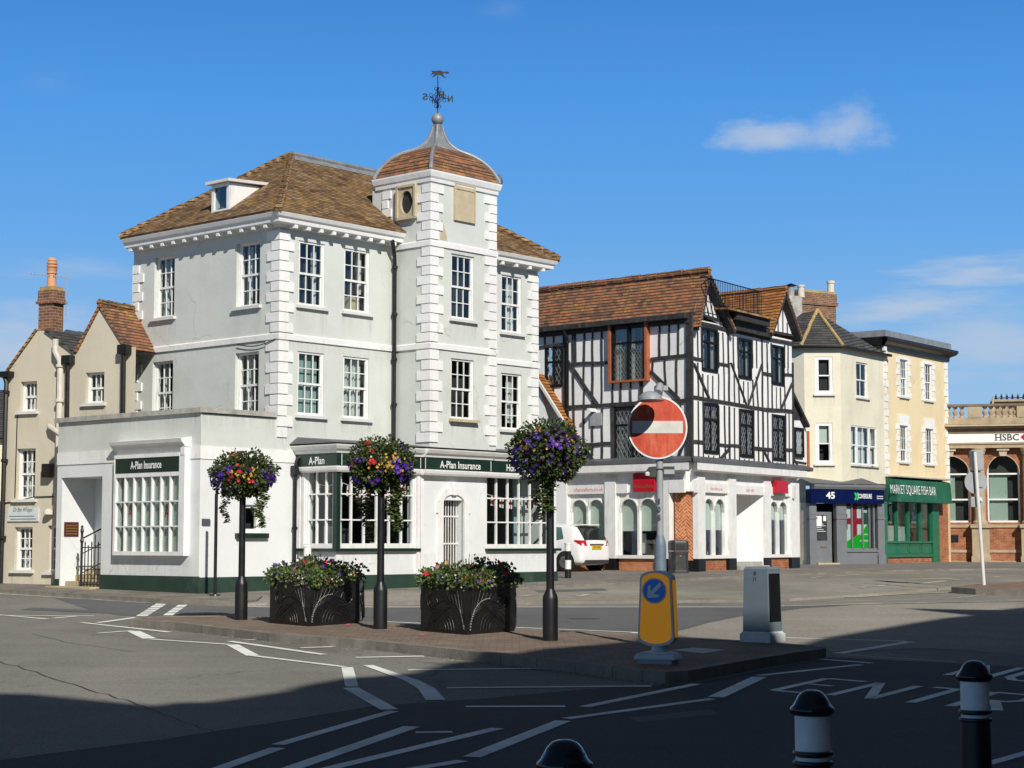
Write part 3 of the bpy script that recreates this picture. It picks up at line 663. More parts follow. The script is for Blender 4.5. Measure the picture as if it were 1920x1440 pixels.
hs_ = [h for h in FR.holes if h[2] > 4]
wall(FR, B1, UM, UT, ZS - .1, ZE, 'ren_main', hs_); wall(FR, B1, UT, UE, ZS - .1, ZE, 'ren_main', [h for h in hs_ if h[0] > UT])
wall(FM, B1, -LM, 0, ZP - .3, ZE, 'ren_main')
wall(TF, B1, 0, WT, 4.0, 10.62, 'ren_main'); wall(TL, B1, -2.0, 0, 4.0, 10.62, 'ren_main', []); wall(TR_, B1, 0, 2.0, 4.0, 10.62, 'ren_main', [])
FB = Fac(FR.P(UE, 0, 0), (-AD[0], -AD[1])); wall(FB, B1, 0, LM, GB, ZE, 'ren_main', []); FK = Fac(FR.P(UE, -LM, 0), (-BD[0], -BD[1])); wall(FK, B1, 0, UE - UM, GB, ZE, 'ren_main', [])
# string courses
m = MB(); pr3 = [(0, 6.50), (.04, 6.50), (.045, 6.62), (.0, 6.65)]
[MB().profile(F_, a_, b_, [(d_, z - k_) for d_, z in pr3], c_, e_).build('string_course', 'ren_quoin', B1) for F_, a_, b_, c_, e_, k_ in ((FR, UM, UT, 1, 0, 0), (FM, -LM, 0, 0, 1, 0), (TL, -DT, 0, 0, 1, 0), (TF, 0, WT, 1, 1, 0), (FR, UT + WT, UE, 0, 1, .01))]
pr4 = [(0, 8.98), (.04, 8.98), (.045, 9.10), (0, 9.13)]
m.profile(TL, -DT, 0, pr4, 0, 1); m.profile(TF, 0, WT, pr4, 1, 1); m.build('string_course', 'ren_quoin', B1)
# quoins
quoins(FR, FM, B1, UM, 4.25, 6.48, 1, uc2=0, side2=-1); quoins(FR, FM, B1, UM, 6.66, 9.02, 1, uc2=0, side2=-1, start=1)
quoins(FM, None, B1, -LM, 4.0, 6.48, 1); quoins(FM, None, B1, -LM, 6.66, 8.75, 1)
quoins(TF, TL, B1, 0, 4.25, 6.48, 1, uc2=0, side2=-1); quoins(TF, TL, B1, 0, 6.66, 8.96, 1, uc2=0, side2=-1); quoins(TF, TL, B1, 0, 9.14, 10.5, 1, uc2=0, side2=-1)
quoins(TF, None, B1, WT, 4.25, 6.48, -1); quoins(TF, None, B1, WT, 6.66, 8.96, -1); quoins(TF, None, B1, WT, 9.14, 10.5, -1)
quoins(FR, None, B1, UE, 4.25, 6.46, -1); quoins(FR, None, B1, UE, 6.66, 9.0, -1); quoins(TL, None, B1, -1.62, 9.6, 10.5, 1, big=.3, small=.2)
# scar where render has fallen off, tower front
m = MB(); m.prism(TF, [(.33, 9.16), (.58, 9.16), (.54, 9.35), (.42, 9.62), (.37, 9.66)], 0, .006); m.prism(TF, [(.31, 8.2), (.42, 8.2), (.44, 8.36), (.33, 8.4)], 0, .006); m.build('bare_render_patch', 'stonew', B1)
# eaves cornice with brackets
OV = .40
cp = [(0, ZE - .02), (.06, ZE - .02), (.08, ZE + .04), (OV - .10, ZE + .05), (OV - .09, ZE + .14), (OV - .04, ZE + .17), (OV, ZE + .25), (OV, ZE + .29), (0, ZE + .29)]
for k_, (F_, a_, b_, c_, e_) in enumerate(((FR, UM, UT, 1, 0), (FM, -LM, 0, 0, 1), (FR, UT + WT, UE, 0, 1), (FB, 0, LM, 1, 1))):
    o = MB().profile(F_, a_, b_, cp, c_, e_).build('eaves_cornice', 'white', B1); cor = cor if k_ else o
def modil(F, a, b, n):
    for i in range(n):
        m = MB(); u = a + (b - a) * (i + .5) / n; m.box(F, u - .045, u + .045, .06, OV - .13, ZE - .035, ZE + .052); m.box(F, u - .05, u + .05, OV - .2, OV - .12, ZE - .045, ZE + .052); m.build('bracket', 'white', cor)
modil(FR, UM + .05, UT - .05, 9); modil(FM, -LM, 0, 13); modil(FR, UT + WT, UE + .2, 6)
# gutter edge / lead line and main roof
OE = OV + .03; ZR = ZE + .30
def pl3(F, u, d, z): return F.P(u, d, z)
def proj(p):
    v = Vector(p) - Vector((0, 0, CAMZ)); y = v.y * cos(PITCH) + v.z * sin(PITCH); z = -v.y * sin(PITCH) + v.z * cos(PITCH)
    return CX + FPX * v.x / y, CY - FPX * z / y
WI = 1.95
best = min(((proj(FR.P(UM + w_ / 100, -w_ / 100, 11))[0] - 563) ** 2, w_ / 100) for w_ in range(50, 270)); WI = best[1]
ZT = min((abs(proj(FR.P(UM + WI, -WI, z_ / 100))[1] - 292), z_ / 100) for z_ in range(950, 1300))[1]
a1, a2, a3, a4 = FR.P(UM - OE, OE, ZR), FR.P(UE + OE, OE, ZR), FR.P(UE + OE, -LM - .02, ZR), FR.P(UM - OE, -LM - .02, ZR)
t1, t2, t3, t4 = FR.P(UM + WI, -WI, ZT), FR.P(UE - WI, -WI, ZT), FR.P(UE - WI, -LM + WI, ZT), FR.P(UM + WI, -LM + WI, ZT)
roofslab(B1, [a1, a2, t2, t1], 'tile_a'); roofslab(B1, [a4, a1, t1, t4], 'tile_a'); roofslab(B1, [a2, a3, t3, t2], 'tile_a'); roofslab(B1, [a3, a4, t4, t3], 'tile_a')
m = MB(); m.vprism([tuple(p.xy) for p in (t1, t2, t3, t4)], ZT - .06, ZT + .05)
for p, q_ in ((t1, t2), (t4, t1)): m.tube([p + Vector((0, 0, .06)), q_ + Vector((0, 0, .06))], .06, 8)
m.build('lead_flat', 'lead', B1)
m = MB()
def apron(e0, e1, f0, f1, w):       # lead apron lying on the top of a slope
    m.face([f0 + (e0 - f0).normalized() * w + Vector((0, 0, .02)), f1 + (e1 - f1).normalized() * w + Vector((0, 0, .02)), f1 + Vector((0, 0, .04)), f0 + Vector((0, 0, .04))])
apron(a1, a2, t1, t2, .38); apron(a4, a1, t4, t1, .16); m.build('lead_apron', 'lead', B1)
ridge(B1, [a1 + Vector((0, 0, .03)), t1 + (a1 - t1) * .05 + Vector((0, 0, .03))], 'tile_a', .10, .17, 'hip_tiles'); ridge(B1, [a2 + Vector((0, 0, .03)), t2 + Vector((0, 0, .03))], 'tile_a', .09, .17, 'hip_tiles'); ridge(B1, [a4 + Vector((0, 0, .03)), t4 + Vector((0, 0, .03))], 'tile_a', .07, .17, 'hip_tiles')
print('roof', WI, ZT, [tuple(round(c) for c in proj(p)) for p in (a1, a2, t1, t2, t4, a4)])
# dormer on the left slope
sl_ = (ZT - ZR) / (WI + OE)
dd_ = min((abs(FM.z(398, 398, -q / 100) - (ZR + (OE + q / 100) * sl_)), -q / 100) for q in range(-30, 120))[1]; dz0 = ZR + (OE - dd_) * sl_ - .06
dl, dr = FM.u(398, 370, dd_), FM.u(431, 370, dd_); dzt = FM.z(398, 348, dd_)
bk = dd_ - (dzt - dz0) / sl_
m = MB(); m.prism(Fac(FM.P(dr, 0, 0), (-FM.n.x, -FM.n.y)), [(-dd_ + 0, dz0 - .2), (-dd_, dzt), (-bk, dzt)], -.03, .03) if False else None
for x in (dl, dr):
    a_, b_ = (x, x + .05) if x == dl else (x - .05, x)
    m.mesh([FM.P(a_, dd_, dz0), FM.P(a_, dd_, dzt), FM.P(a_, bk, dzt + .02), FM.P(b_, dd_, dz0), FM.P(b_, dd_, dzt), FM.P(b_, bk, dzt + .02)], [(0, 1, 2), (5, 4, 3), (0, 3, 4, 1), (1, 4, 5, 2), (2, 5, 3, 0)])
dm = m.build('dormer', 'white', B1)
m = MB(); m.box(FM, dl + .05, dr - .05, dd_ - .02, dd_ + .02, dz0 + .0, dz0 + .09); m.box(FM, dl + .05, dr - .05, dd_ - .02, dd_ + .02, dzt - .08, dzt); m.box(FM, dl, dl + .1, dd_ - .02, dd_ + .022, dz0, dzt); m.box(FM, dr - .1, dr, dd_ - .02, dd_ + .022, dz0, dzt); m.build('dormer_frame', 'white', dm)
MB().box(FM, dl + .08, dr - .08, dd_ - .03, dd_ - .02, dz0 + .05, dzt - .04).build('dormer_pane', 'glass', dm); MB().box(FM, dl + .06, dr - .06, dd_ - .2, dd_ - .19, dz0, dzt).build('dormer_blind', 'dark', dm)
m = MB(); m.mesh([FM.P(dl - .1, dd_ + .14, dzt - .0), FM.P(dr + .1, dd_ + .14, dzt), FM.P(dr + .1, bk - .1, dzt + .07), FM.P(dl - .1, bk - .1, dzt + .07), FM.P(dl - .1, dd_ + .14, dzt + .07), FM.P(dr + .1, dd_ + .14, dzt + .07), FM.P(dr + .1, bk - .1, dzt + .14), FM.P(dl - .1, bk - .1, dzt + .14)], [(3, 2, 1, 0), (4, 5, 6, 7), (0, 1, 5, 4), (1, 2, 6, 5), (2, 3, 7, 6), (3, 0, 4, 7)]); m.build('dormer_roof', 'offwhite', dm)
# --- tower head
DTW = 1.81; tcx, tcy = WT / 2, -DTW / 2
ZTW = 10.62
m = MB(); tp = [(0, ZTW - .08), (.04, ZTW - .08), (.05, ZTW), (.08, ZTW + .04), (.11, ZTW + .15), (.11, ZTW + .19), (0, ZTW + .19)]
m.profile(TF, 0, WT, tp, 1, 1); m.profile(TL, -DTW, 0, tp, 1, 1); m.profile(TR_, 0, DTW, tp, 1, 1); m.build('tower_cornice', 'white', B1)
MB().box(TF, 0, WT, -DTW, 0, ZTW - .02, ZTW + .18).build('tower_head', 'offwhite', B1)
hb, ha = WT / 2 + .07, DTW / 2 + .07
prof = [(1, 0), (.965, .12), (.915, .24), (.86, .345), (.79, .45), (.71, .55), (.62, .63), (.54, .69), (.44, .745), (.35, .79)]
prof2 = [(.35, .79), (.29, .845), (.23, .91), (.185, .98), (.15, 1.06), (.115, 1.17), (.09, 1.28), (.075, 1.40), (.072, 1.46)]
def bell(pf, mat, nm, kk=1.0):
    m = MB(); c = []
    for s_, z in pf: c.append([TF.P(tcx + a_ * hb * s_ * kk, tcy + b_ * ha * s_ * kk, ZTW + .19 + z) for a_, b_ in ((-1, 1), (1, 1), (1, -1), (-1, -1))])
    for i in range(len(c) - 1):
        for k in range(4): m.face([c[i][k], c[i][(k + 1) % 4], c[i + 1][(k + 1) % 4], c[i + 1][k]])
    return m.build(nm, mat, B1)
bell(prof, 'tile_b', 'tower_roof'); bell(prof2, 'lead', 'lead_spirelet', 1.02)
m = MB()
for a_, b_ in ((-1, 1), (1, 1), (1, -1), (-1, -1)):
    m.tube([TF.P(tcx + a_ * hb * s_, tcy + b_ * ha * s_, ZTW + .21 + z) for s_, z in prof + prof2[1:-1]], [.055 - .02 * (i / 18) for i in range(len(prof) + len(prof2) - 2)], 8)
m.build('lead_hips', 'lead', B1, smooth=True)
tc_ = TF.P(tcx, tcy, 0); zb = ZTW + .19 + 1.46
m = MB(); m.lathe(tc_, [(.10, zb - .25), (.095, zb - .05), (.1, zb)], 14); r_ = .155
m.lathe(tc_, [(r_ * sin(pi * i / 12) + .001, zb + r_ * .9 - r_ * cos(pi * i / 12)) for i in range(13)], 20); m.build('ball_finial', 'lead', B1, smooth=True)
# stone panels on the tower: round-hole clock panel (left face) and square panel (front)
z0_, z1_ = TF.z(870, 415), TF.z(870, 350); u0, u1 = TF.u(851, 380), TF.u(888, 380)
m = MB(); m.box(TF, u0, u1, 0, .03, z0_ + .02, z1_ + .02); m.box(TF, u0 + .03, u1 - .03, .03, .05, z1_ - .1, z1_ - .02)
for (x0, x1, y0, y1) in ((u0 - .02, u1 + .02, z0_ - .02, z0_ + .02), (u0 - .02, u1 + .02, z1_ + .02, z1_ + .05), (u0 - .02, u0 + .03, z0_ + .02, z1_ + .02), (u1 - .03, u1 + .02, z0_ + .02, z1_ + .02)): m.box(TF, x0, x1, 0, .06, y0, y1)
m.lathe(TF.P((u0 + u1) / 2, .03, (z0_ + z1_) / 2 - .1), [(.001, 0), (.001, .01)], 6)
m.build('stone_panel', 'stonew', B1)
u0, u1 = TL.u(749, 380), TL.u(783, 380); z0_, z1_ = TL.z(766, 410), TL.z(766, 350)
m = MB(); cu_, cz_ = (u0 + u1) / 2, (z0_ + z1_) / 2; n = 24; ru, rz_ = (u1 - u0) * .33, (z1_ - z0_) * .36
ring = [(cu_ + ru * cos(2 * pi * k / n), cz_ + rz_ * sin(2 * pi * k / n)) for k in range(n)]
sq = []
for k in range(n):
    a_ = 2 * pi * k / n; x, y = cos(a_), sin(a_); s_ = 1 / max(abs(x), abs(y)); sq.append((cu_ + x * s_ * (u1 - u0) / 2, cz_ + y * s_ * (z1_ - z0_) / 2))
for k in range(n):
    k2 = (k + 1) % n; m.face([TL.P(*[ring[k][0], .08, ring[k][1]]), TL.P(sq[k][0], .08, sq[k][1]), TL.P(sq[k2][0], .08, sq[k2][1]), TL.P(ring[k2][0], .08, ring[k2][1])])
    m.face([TL.P(ring[k][0], .08, ring[k][1]), TL.P(ring[k2][0], .08, ring[k2][1]), TL.P(ring[k2][0], .015, ring[k2][1]), TL.P(ring[k][0], .015, ring[k][1])])
    m.face([TL.P(sq[k2][0], .08, sq[k2][1]), TL.P(sq[k][0], .08, sq[k][1]), TL.P(sq[k][0], 0, sq[k][1]), TL.P(sq[k2][0], 0, sq[k2][1])])
for (x0, x1, y0, y1) in ((u0, u1, z0_ - .03, z0_ + .03), (u0, u1, z1_ - .03, z1_ + .03), (u0 - .02, u0 + .04, z0_, z1_), (u1 - .04, u1 + .02, z0_, z1_)): m.box(TL, x0, x1, .0, .12, y0, y1)
pnl = m.build('stone_panel', 'stonew', B1)
m = MB(); m.face([TL.P(u_, .012, z_) for u_, z_ in ring]); m.build('dark_opening', 'dark', pnl)
# --- shopfront on the ground floor
DS = 1.30; SF = Fac(FR.P(0, DS, 0), BD)
u560 = FR.u(560, 900)
DSb = min((abs(FR.px(624, 900, k / 100)[0] - u560), k / 100) for k in range(60, 200))[1]; print('bay depth', DSb, u560)
DS = max(1.28, DSb); SF = Fac(FR.P(0, DS, 0), BD)
UA = u560; UZ = SF.u(1043, 1000)
SL = Fac(SF.P(UA, 0, 0), AD)           # left return of the bay
zsill = SF.z(700, 1028); zwt = SF.z(700, 868 + 8); zwt = 3.48
fz0, fz1 = SF.z(865, 880), SF.z(865, 860)
print('shop', UA, UZ, 'sill', zsill, SF.z(960, 1024), 'fascia', fz0, fz1, SF.z(640, 868), SF.z(640, 848), SF.z(1000, 884))
zfa, zfb = 3.56, 3.88                  # fascia board
# stall riser, piers
ub = SF.u(778, 960); ud0, ud1 = SF.u(829, 1000), SF.u(868, 1000); uw0 = SF.u(912, 980); uw1 = UZ - .12
dz1 = SF.z(850, 927)
SF.holes = [(UA + .1, ub, zsill + .04, zfa - .02, .25), (ud0, ud1, GB + .6, dz1 - .14, .3), (uw0, uw1, zsill + .02, zfa - .02, .25)]
# door wall with a segmental arch: rectangle opening plus filled spandrels
wall(SF, B1, UA, UZ, GB, zfa, 'ren_low'); SL.holes = [(-DS + .25, -.1, zsill + .04, zfa - .02, .25)]; wall(SL, B1, -DS, 0, GB, zfa, 'ren_low')
SE = Fac(SF.P(UZ, 0, 0), (-AD[0], -AD[1])); wall(SE, B1, 0, DS, GB, zfa + .5, 'ren_low', [])
MB().box(SF, UA - .03, ud0 - .17, 0, .035, GB, PLH - .0).build('plinth', 'plinth', B1); MB().box(SF, ud1 + .17, UZ + .02, 0, .035, GB, PLH - .0).build('plinth', 'plinth', B1); MB().box(SL, -DS, 0, 0, .034, GB, PLH - .001).build('plinth', 'plinth', B1)
# door surround
m = MB(); uc = (ud0 + ud1) / 2; hw = (ud1 - ud0) / 2
arc = [(uc + hw * cos(R(t_)) , dz1 - .20 + .20 * sin(R(t_))) for t_ in range(180, -1, -15)]
out = [(uc + (hw + .17) * cos(R(t_)), dz1 - .17 + .33 * sin(R(t_))) for t_ in range(180, -1, -15)]
for i in range(len(arc) - 1): m.prism(SF, [arc[i], arc[i + 1], out[i + 1], out[i]], -.05, .05)
m.box(SF, ud0 - .17, ud0, -.05, .05, GB, dz1 - .20); m.box(SF, ud1, ud1 + .17, -.05, .05, GB, dz1 - .20); m.box(SF, ud0 - .22, ud0 - .02, 0, .052, dz1 - .45, dz1 - .18); m.box(SF, ud1 + .02, ud1 + .22, 0, .052, dz1 - .45, dz1 - .18)
m.prism(SF, [(uc - .07, dz1 - .02), (uc + .07, dz1 - .02), (uc + .13, dz1 + .28), (uc - .13, dz1 + .28)], 0, .08); m.build('door_surround', 'white', B1)
m = MB()
for i in range(len(arc) - 1): m.prism(SF, [arc[i], arc[i + 1], (arc[i + 1][0], dz1), (arc[i][0], dz1)], -.06, -.001)
m.build('door_arch', 'ren_low', B1)
m = MB(); n = 8
for i in range(n): x = ud0 + (ud1 - ud0) * (i + .5) / n; m.box(SF, x - .009, x + .009, -.2, -.18, .95, dz1 - .03)
for z in (1.15, 1.85, 2.5, 3.05): m.box(SF, ud0, ud1, -.205, -.165, z - .018, z + .018)
gt = m.build('security_gate', 'white', B1)
m = MB(); m.box(SF, ud0 - .05, ud1 + .05, -.75, -.7, GB, dz1); m.build('hallway', 'dark', gt); 
# shop windows
def shopwin(F, a, b, c, e, nc, nr, par, dep=.07, fl=.05):
    m = MB(); m.box(F, a, a + fl, -dep - .05, -dep + .04, c, e); m.box(F, b - fl, b, -dep - .05, -dep + .04, c, e); m.box(F, a, b, -dep - .05, -dep + .09, c - .06, c + .05); m.box(F, a + fl, b - fl, -dep - .05, -dep + .04, e - .05, e)
    for i in range(1, nc): x = a + (b - a) * i / nc; m.box(F, x - .019, x + .019, -dep - .03, -dep + .03, c + .05, e - .05)
    for j in range(1, nr): z = c + (e - c) * j / nr; m.box(F, a + fl, b - fl, -dep - .028, -dep + .032, z - .016, z + .016)
    o = m.build('shop_window', 'white', par); g = MB(); g.face([F.P(a, -dep - .01, c), F.P(b, -dep - .01, c), F.P(b, -dep - .01, e), F.P(a, -dep - .01, e)]); g.build('pane', 'glass', o); return o
sw1 = shopwin(SF, UA + .1, ub, zsill + .06, zfa - .01, 6, 3, B1); sw2 = shopwin(SL, -DS + .25, -.1, zsill + .06, zfa - .01, 3, 3, B1); sw3 = shopwin(SF, uw0, uw1, zsill + .04, zfa - .01, 6, 3, B1)
MB().box(SF, UA - .05, UA + .07, -.07, .05, zsill + .0, zfa).build('corner_post', 'dgreen', B1)
m = MB(); m.box(SF, UA - .05, ub + .12, 0, .09, zsill - .07, zsill - .005); m.box(SL, -DS, .08, 0, .088, zsill - .071, zsill - .006); m.box(SF, uw0 - .05, UZ + .1, 0, .09, zsill - .08, zsill - .015); m.build('shop_sill', 'dgreen', B1)
m = MB()
for x in (ub + .02, ub + .14): m.box(SF, x, x + .09, 0, .06, GB + .5, zfa)
m.box(SL, -DS + .0, -DS + .1, 0, .05, zsill, zfa); m.box(SL, -DS + .13, -DS + .22, 0, .03, zsill, zfa); m.build('pilasters', 'white', B1)
# rooms behind the shop windows
m = MB(); k0, k1 = .95, zfa + .05
m.face([SF.P(UA + .1, -3.2, k0), SF.P(UZ, -3.2, k0), SF.P(UZ, -3.2, k1), SF.P(UA + .1, -3.2, k1)]); m.face([SF.P(UA + .02, -.2, k0), SF.P(UZ, -.2, k0), SF.P(UZ, -3.2, k0), SF.P(UA + .02, -3.2, k0)])
m.face([SF.P(ud0 - .12, -.3, k0), SF.P(ud0 - .12, -3.2, k0), SF.P(ud0 - .12, -3.2, k1), SF.P(ud0 - .12, -.3, k1)]); m.face([SF.P(ud1 + .12, -.3, k0), SF.P(ud1 + .12, -3.2, k0), SF.P(ud1 + .12, -3.2, k1), SF.P(ud1 + .12, -.3, k1)])
m.build('shop_room', 'room', B1)
m = MB(); m.box(SF, UA + 1.3, UA + 2.6, -1.5, -.9, k0, 1.65); m.box(SF, UA + .4, UA + .8, -.5, -.42, k0 + .4, 2.2); m.box(SF, uw0 + .3, uw0 + 1.1, -1.4, -.8, k0, 1.6); m.build('desk', 'dark', B1)
m = MB(); m.box(SF, UA + .12, UA + .42, -.55, -.5, 1.35, 2.25); m.box(SF, ub - .8, ub - .35, -.7, -.68, 1.45, 1.9); m.box(SF, uw0 + .9, uw0 + 1.05, -1.2, -1.1, 1.2, 2.5); m.box(SF, uw0 + .02, uw0 + .2, -.3, -.28, 1.7, 2.2); m.build('display_boards', 'offwhite', B1)
MB().box(SF, uw0 + 1.5, uw0 + 1.75, -.5, -.45, zsill, zfa).build('shop_blind', 'teal', B1)
MB().box(SF, uw0 + 1.8, uw0 + 2.1, -.5, -.45, zsill, zfa).build('shop_blind', 'curtain', B1)
# bunting of small flags
def bunting(F, a, b, za, sag, n, par, skip=()):
    s = MB(); s.tube([F.P(a + (b - a) * i / 16, -.2, za - sag * 4 * (i / 16) * (1 - i / 16)) for i in range(17)], .008, 5); st = s.build('bunting', 'white', par); f = MB()
    for k in range(n):
        t_ = (k + .5) / n; u = a + (b - a) * t_; z = za - sag * 4 * t_ * (1 - t_); tl = .25 * (1 - 2 * t_)
        def q(x, y): return (u + x + y * tl * .6, z + y - x * tl)
        f.prism(F, [q(-.075, -.01), q(.075, -.01), q(.07, -.25), q(-.08, -.24)], -.205, -.2, (.8, .8, .8))
        f.prism(F, [q(-.075, -.105), q(.075, -.105), q(.075, -.145), q(-.075, -.145)], -.199, -.198, (.6, .02, .04)); f.prism(F, [q(-.018, -.01), q(.018, -.01), q(.018, -.245), q(-.018, -.245)], -.1985, -.1975, (.6, .02, .04))
    f.build('bunting_flags', 'print', st)
bunting(SF, UA + .15, ub - .05, 3.30, .22, 8, sw1); bunting(SF, uw0 + .0, uw1, 3.12, .16, 8, sw3); bunting(SL, -DS + .3, -.1, 3.3, .14, 3, sw2)
# fascia, cornice and lead roof
def fasc(F, a, b, mat='dgreen', nm='fascia', pr_=.12):
    return MB().box(F, a, b, 0, pr_, zfa + .03, zfb).build(nm, mat, B1)
fs1 = fasc(SL, -DS, .12); fs2 = fasc(SF, UA + .0, ub + .1); fs3 = fasc(SF, ub + .1, uw0 - .02, pr_=.2); fs4 = fasc(SF, uw0 - .02, UZ + .1, pr_=.121)
def edge(F, x, d_, par): MB().box(F, x - .008, x + .008, d_, d_ + .006, zfa + .05, zfb - .02).build('fascia_trim', 'white', par)
for x in (UA + .03, ub + .06): edge(SF, x, .12, fs2)
for x in (ub + .14, uw0 - .06): edge(SF, x, .2, fs3)
for s_, F, u, d_, wd, par in (('A-Plan', SL, -.55, .123, .52, fs1), ('A-Plan Insurance', SF, (ub + uw0) / 2 + .1, .203, 1.42, fs3), ('Home Insurance', SF, uw0 + 1.28, .124, 1.35, fs4)):
    o = MB(); text(o, F, s_, u, zfa + .08, .17, d_, width=wd, bold=.012); o.build('lettering', 'txtw', par)
lo = [(0, zfa - .10), (.10, zfa - .10), (.13, zfa - .06), (.15, zfa + .0), (.15, zfa + .03), (0, zfa + .03)]
hi = [(0, zfb), (.14, zfb), (.16, zfb + .05), (.22, zfb + .09), (.27, zfb + .16), (.28, zfb + .19), (0, zfb + .22)]
m = MB(); hi2 = [(d_ + (.08 if d_ else 0), z) for d_, z in hi]; lo2 = [(d_ + (.07 if d_ else 0), z) for d_, z in lo]
for pf, pf2 in ((lo, lo2), (hi, hi2)):
    m.profile(SL, -DS, 0, pf, 0, 1); m.profile(SF, UA, ub + .1, pf, 1, 0); m.profile(SF, ub + .1, uw0, pf2); m.profile(SF, uw0, UZ, pf, 0, .6)
m.build('shop_cornice', 'white', B1)
m = MB(); zc = zfb + .225
m.mesh([SF.P(UA - .3, .28, zc), SF.P(ub + .1, .28, zc), SF.P(ub + .1, .36, zc), SF.P(uw0, .36, zc), SF.P(uw0, .28, zc), SF.P(UZ + .2, .28, zc), SF.P(UZ + .2, -DS + .0, zc + .18), SF.P(UA - .05, -DS + .0, zc + .18), SF.P(UA - .3, -DS, zc)], [(0, 1, 2, 3, 4, 5, 6, 7), (0, 7, 8)]); m.build('lead_roof', 'leaddark', B1)
# downpipes
x = UT - .08; pipe(B1, [FR.P(x - .3, .33, ZE + .05), FR.P(x - .05, .15, ZE - .3), FR.P(x, .11, ZE - .55), FR.P(x, .11, 4.3)], .05, brk=[FR.P(x, .11, 8.55), FR.P(x, .11, 6.3), FR.P(x, .11, 5.2), FR.P(x, .11, 7.4)])
x = FR.u(548, 950); pipe(B1, [FR.P(x + .25, .25, 3.92), FR.P(x + .03, .12, 3.78), FR.P(x, .09, 3.5), FR.P(x, .09, gz(40) + PV)], .045, brk=[FR.P(x, .09, 3.45), FR.P(x, .09, 2.2), FR.P(x, .09, 1.3)])
MB().box(FR, x - .09, x + .09, .03, .17, 3.42, 3.62).build('rainwater_head', 'black', B1)
# sagging cable on the left wall
pts = [FM.P(-1.4 + 1.35 * i / 8, .06, 6.47 - .10 * sin(pi * i / 8) + .03 * i / 8) for i in range(9)]; pipe(B1, pts, .012, 'black', 'cable', n=5)
# --- weathervane (stands on the tower)
WV = thing('weathervane', (tc_.x, tc_.y, zb + .29), 'black iron weathervane with running fox and compass letters on the tower ball', 'weathervane')
wz = zb + .27; m = MB(); m.tube([(tc_.x, tc_.y, wz), (tc_.x, tc_.y, wz + .98)], .013, 6); m.build('rod', 'iron', WV)
K = 1 / 77.5; fx = Fac((tc_.x, tc_.y), (1, .0)); zx = wz + .98
fox = [(-20, -1), (-13, 4), (-16, 9), (-10, 8), (-4, 8), (6, 9), (12, 7), (15, 6), (25, 7), (29, 4), (24, 2), (16, 4), (13, 2), (16, -3), (22, -6), (14, -5), (9, -1), (3, 0), (-3, 0), (-6, -2), (-14, -5), (-17, -8), (-13, -4), (-9, 1), (-12, 2)]
MBf = MB(); MBf.prism(fx, [(x * K * .78, zx + y * K * 1.0 + .02) for x, y in fox], -.01, .01); MBf.build('fox', 'iron', WV)
m = MB(); zc_ = wz + .42
dm_ = [Vector((0, .19)), Vector((.13, 0)), Vector((0, -.19)), Vector((-.13, 0))]
for a_ in (R(20), R(110)):
    F = Fac((tc_.x, tc_.y), (cos(a_), sin(a_)))
    for i in range(4):
        p, q_ = dm_[i], dm_[(i + 1) % 4]; m.tube([F.P(p.x, 0, zc_ + p.y), F.P(q_.x, 0, zc_ + q_.y)], .009, 5)
    for s_ in (-1, 1):
        m.tube([F.P(s_ * .13, 0, zc_), F.P(s_ * .30, 0, zc_)], .009, 5)
        for q0 in (1, -1): m.tube([F.P(s_ * (.17 + .045 * cos(t_ / 8 * 2 * pi)), 0, zc_ + q0 * (.055 + .045 * sin(t_ / 8 * 2 * pi))) for t_ in range(9)], .007, 4)
    for zz in (.22, -.22):
        for q0 in (1, -1): m.tube([F.P(q0 * (.05 + .04 * cos(t_ / 8 * 2 * pi)), 0, zc_ + zz + .04 * sin(t_ / 8 * 2 * pi)) for t_ in range(9)], .007, 4)
m.build('scrollwork', 'iron', WV)
m = MB()
for ch, a_ in (('S', R(200)), ('W', R(110)), ('N', R(20)), ('E', R(-70))):
    p = Vector((tc_.x + .33 * cos(a_), tc_.y + .33 * sin(a_))); F = Fac((p.x, p.y), (-1, 0)); text(m, F, ch, 0, zc_ - .08, .16, 0, width=.13, bold=.03)
m.build('compass_letters', 'iron', WV)
# pigeon on the tower gutter
PG = thing('pigeon', tuple(TF.P(WT + .09, .05, ZTW + .17)), 'dark pigeon perched on the right corner of the tower gutter', 'bird')
p = TF.P(WT + .09, .05, ZTW + .17); m = MB(); m.tube([p + Vector(v) for v in ((.0, 0, -.12), (0, 0, -.02), (.0, 0, .08), (.0, 0, .17), (-.01, 0, .23), (-.03, 0, .27), (-.07, 0, .26))], [.01, .04, .075, .065, .035, .035, .008], 10); m.build('body', 'leaddark', PG, smooth=True)

# iron railings of the porch steps
rl = MB(); ux = pl + (pr - pl) * .52
def ir(a, b, r=.014): rl.tube([FL.P(*a), FL.P(*b)], r, 5)
gr_ = g0
ir((ux, -.02, gr_), (ux, -.02, gr_ + 1.45), .03); rl.lathe(FL.P(ux, -.02, gr_ + 1.05), [(.03, 0), (.05, .05), (.03, .12), (.02, .2), (.045, .28), (.01, .42)], 8)
for k in range(1, 6):
    u = ux + (pr - ux) * k / 6; ir((u, -.02, gr_), (u, -.02, gr_ + 1.0 + (.25 if k == 4 else 0)))
    if k % 2: rl.lathe(FL.P(u, -.02, gr_ + 1.0), [(.012, 0), (.02, .03), (.004, .1)], 6)
for z in (.1, .45, .95): ir((ux, -.02, gr_ + z), (pr, -.02, gr_ + z), .012)
for k in range(6): 
    u = ux + (pr - ux) * (k + .5) / 6; rl.tube([FL.P(u + .05 * cos(a_ / 8 * 2 * pi), -.02, gr_ + .28 + .05 * sin(a_ / 8 * 2 * pi)) for a_ in range(9)], .007, 4)
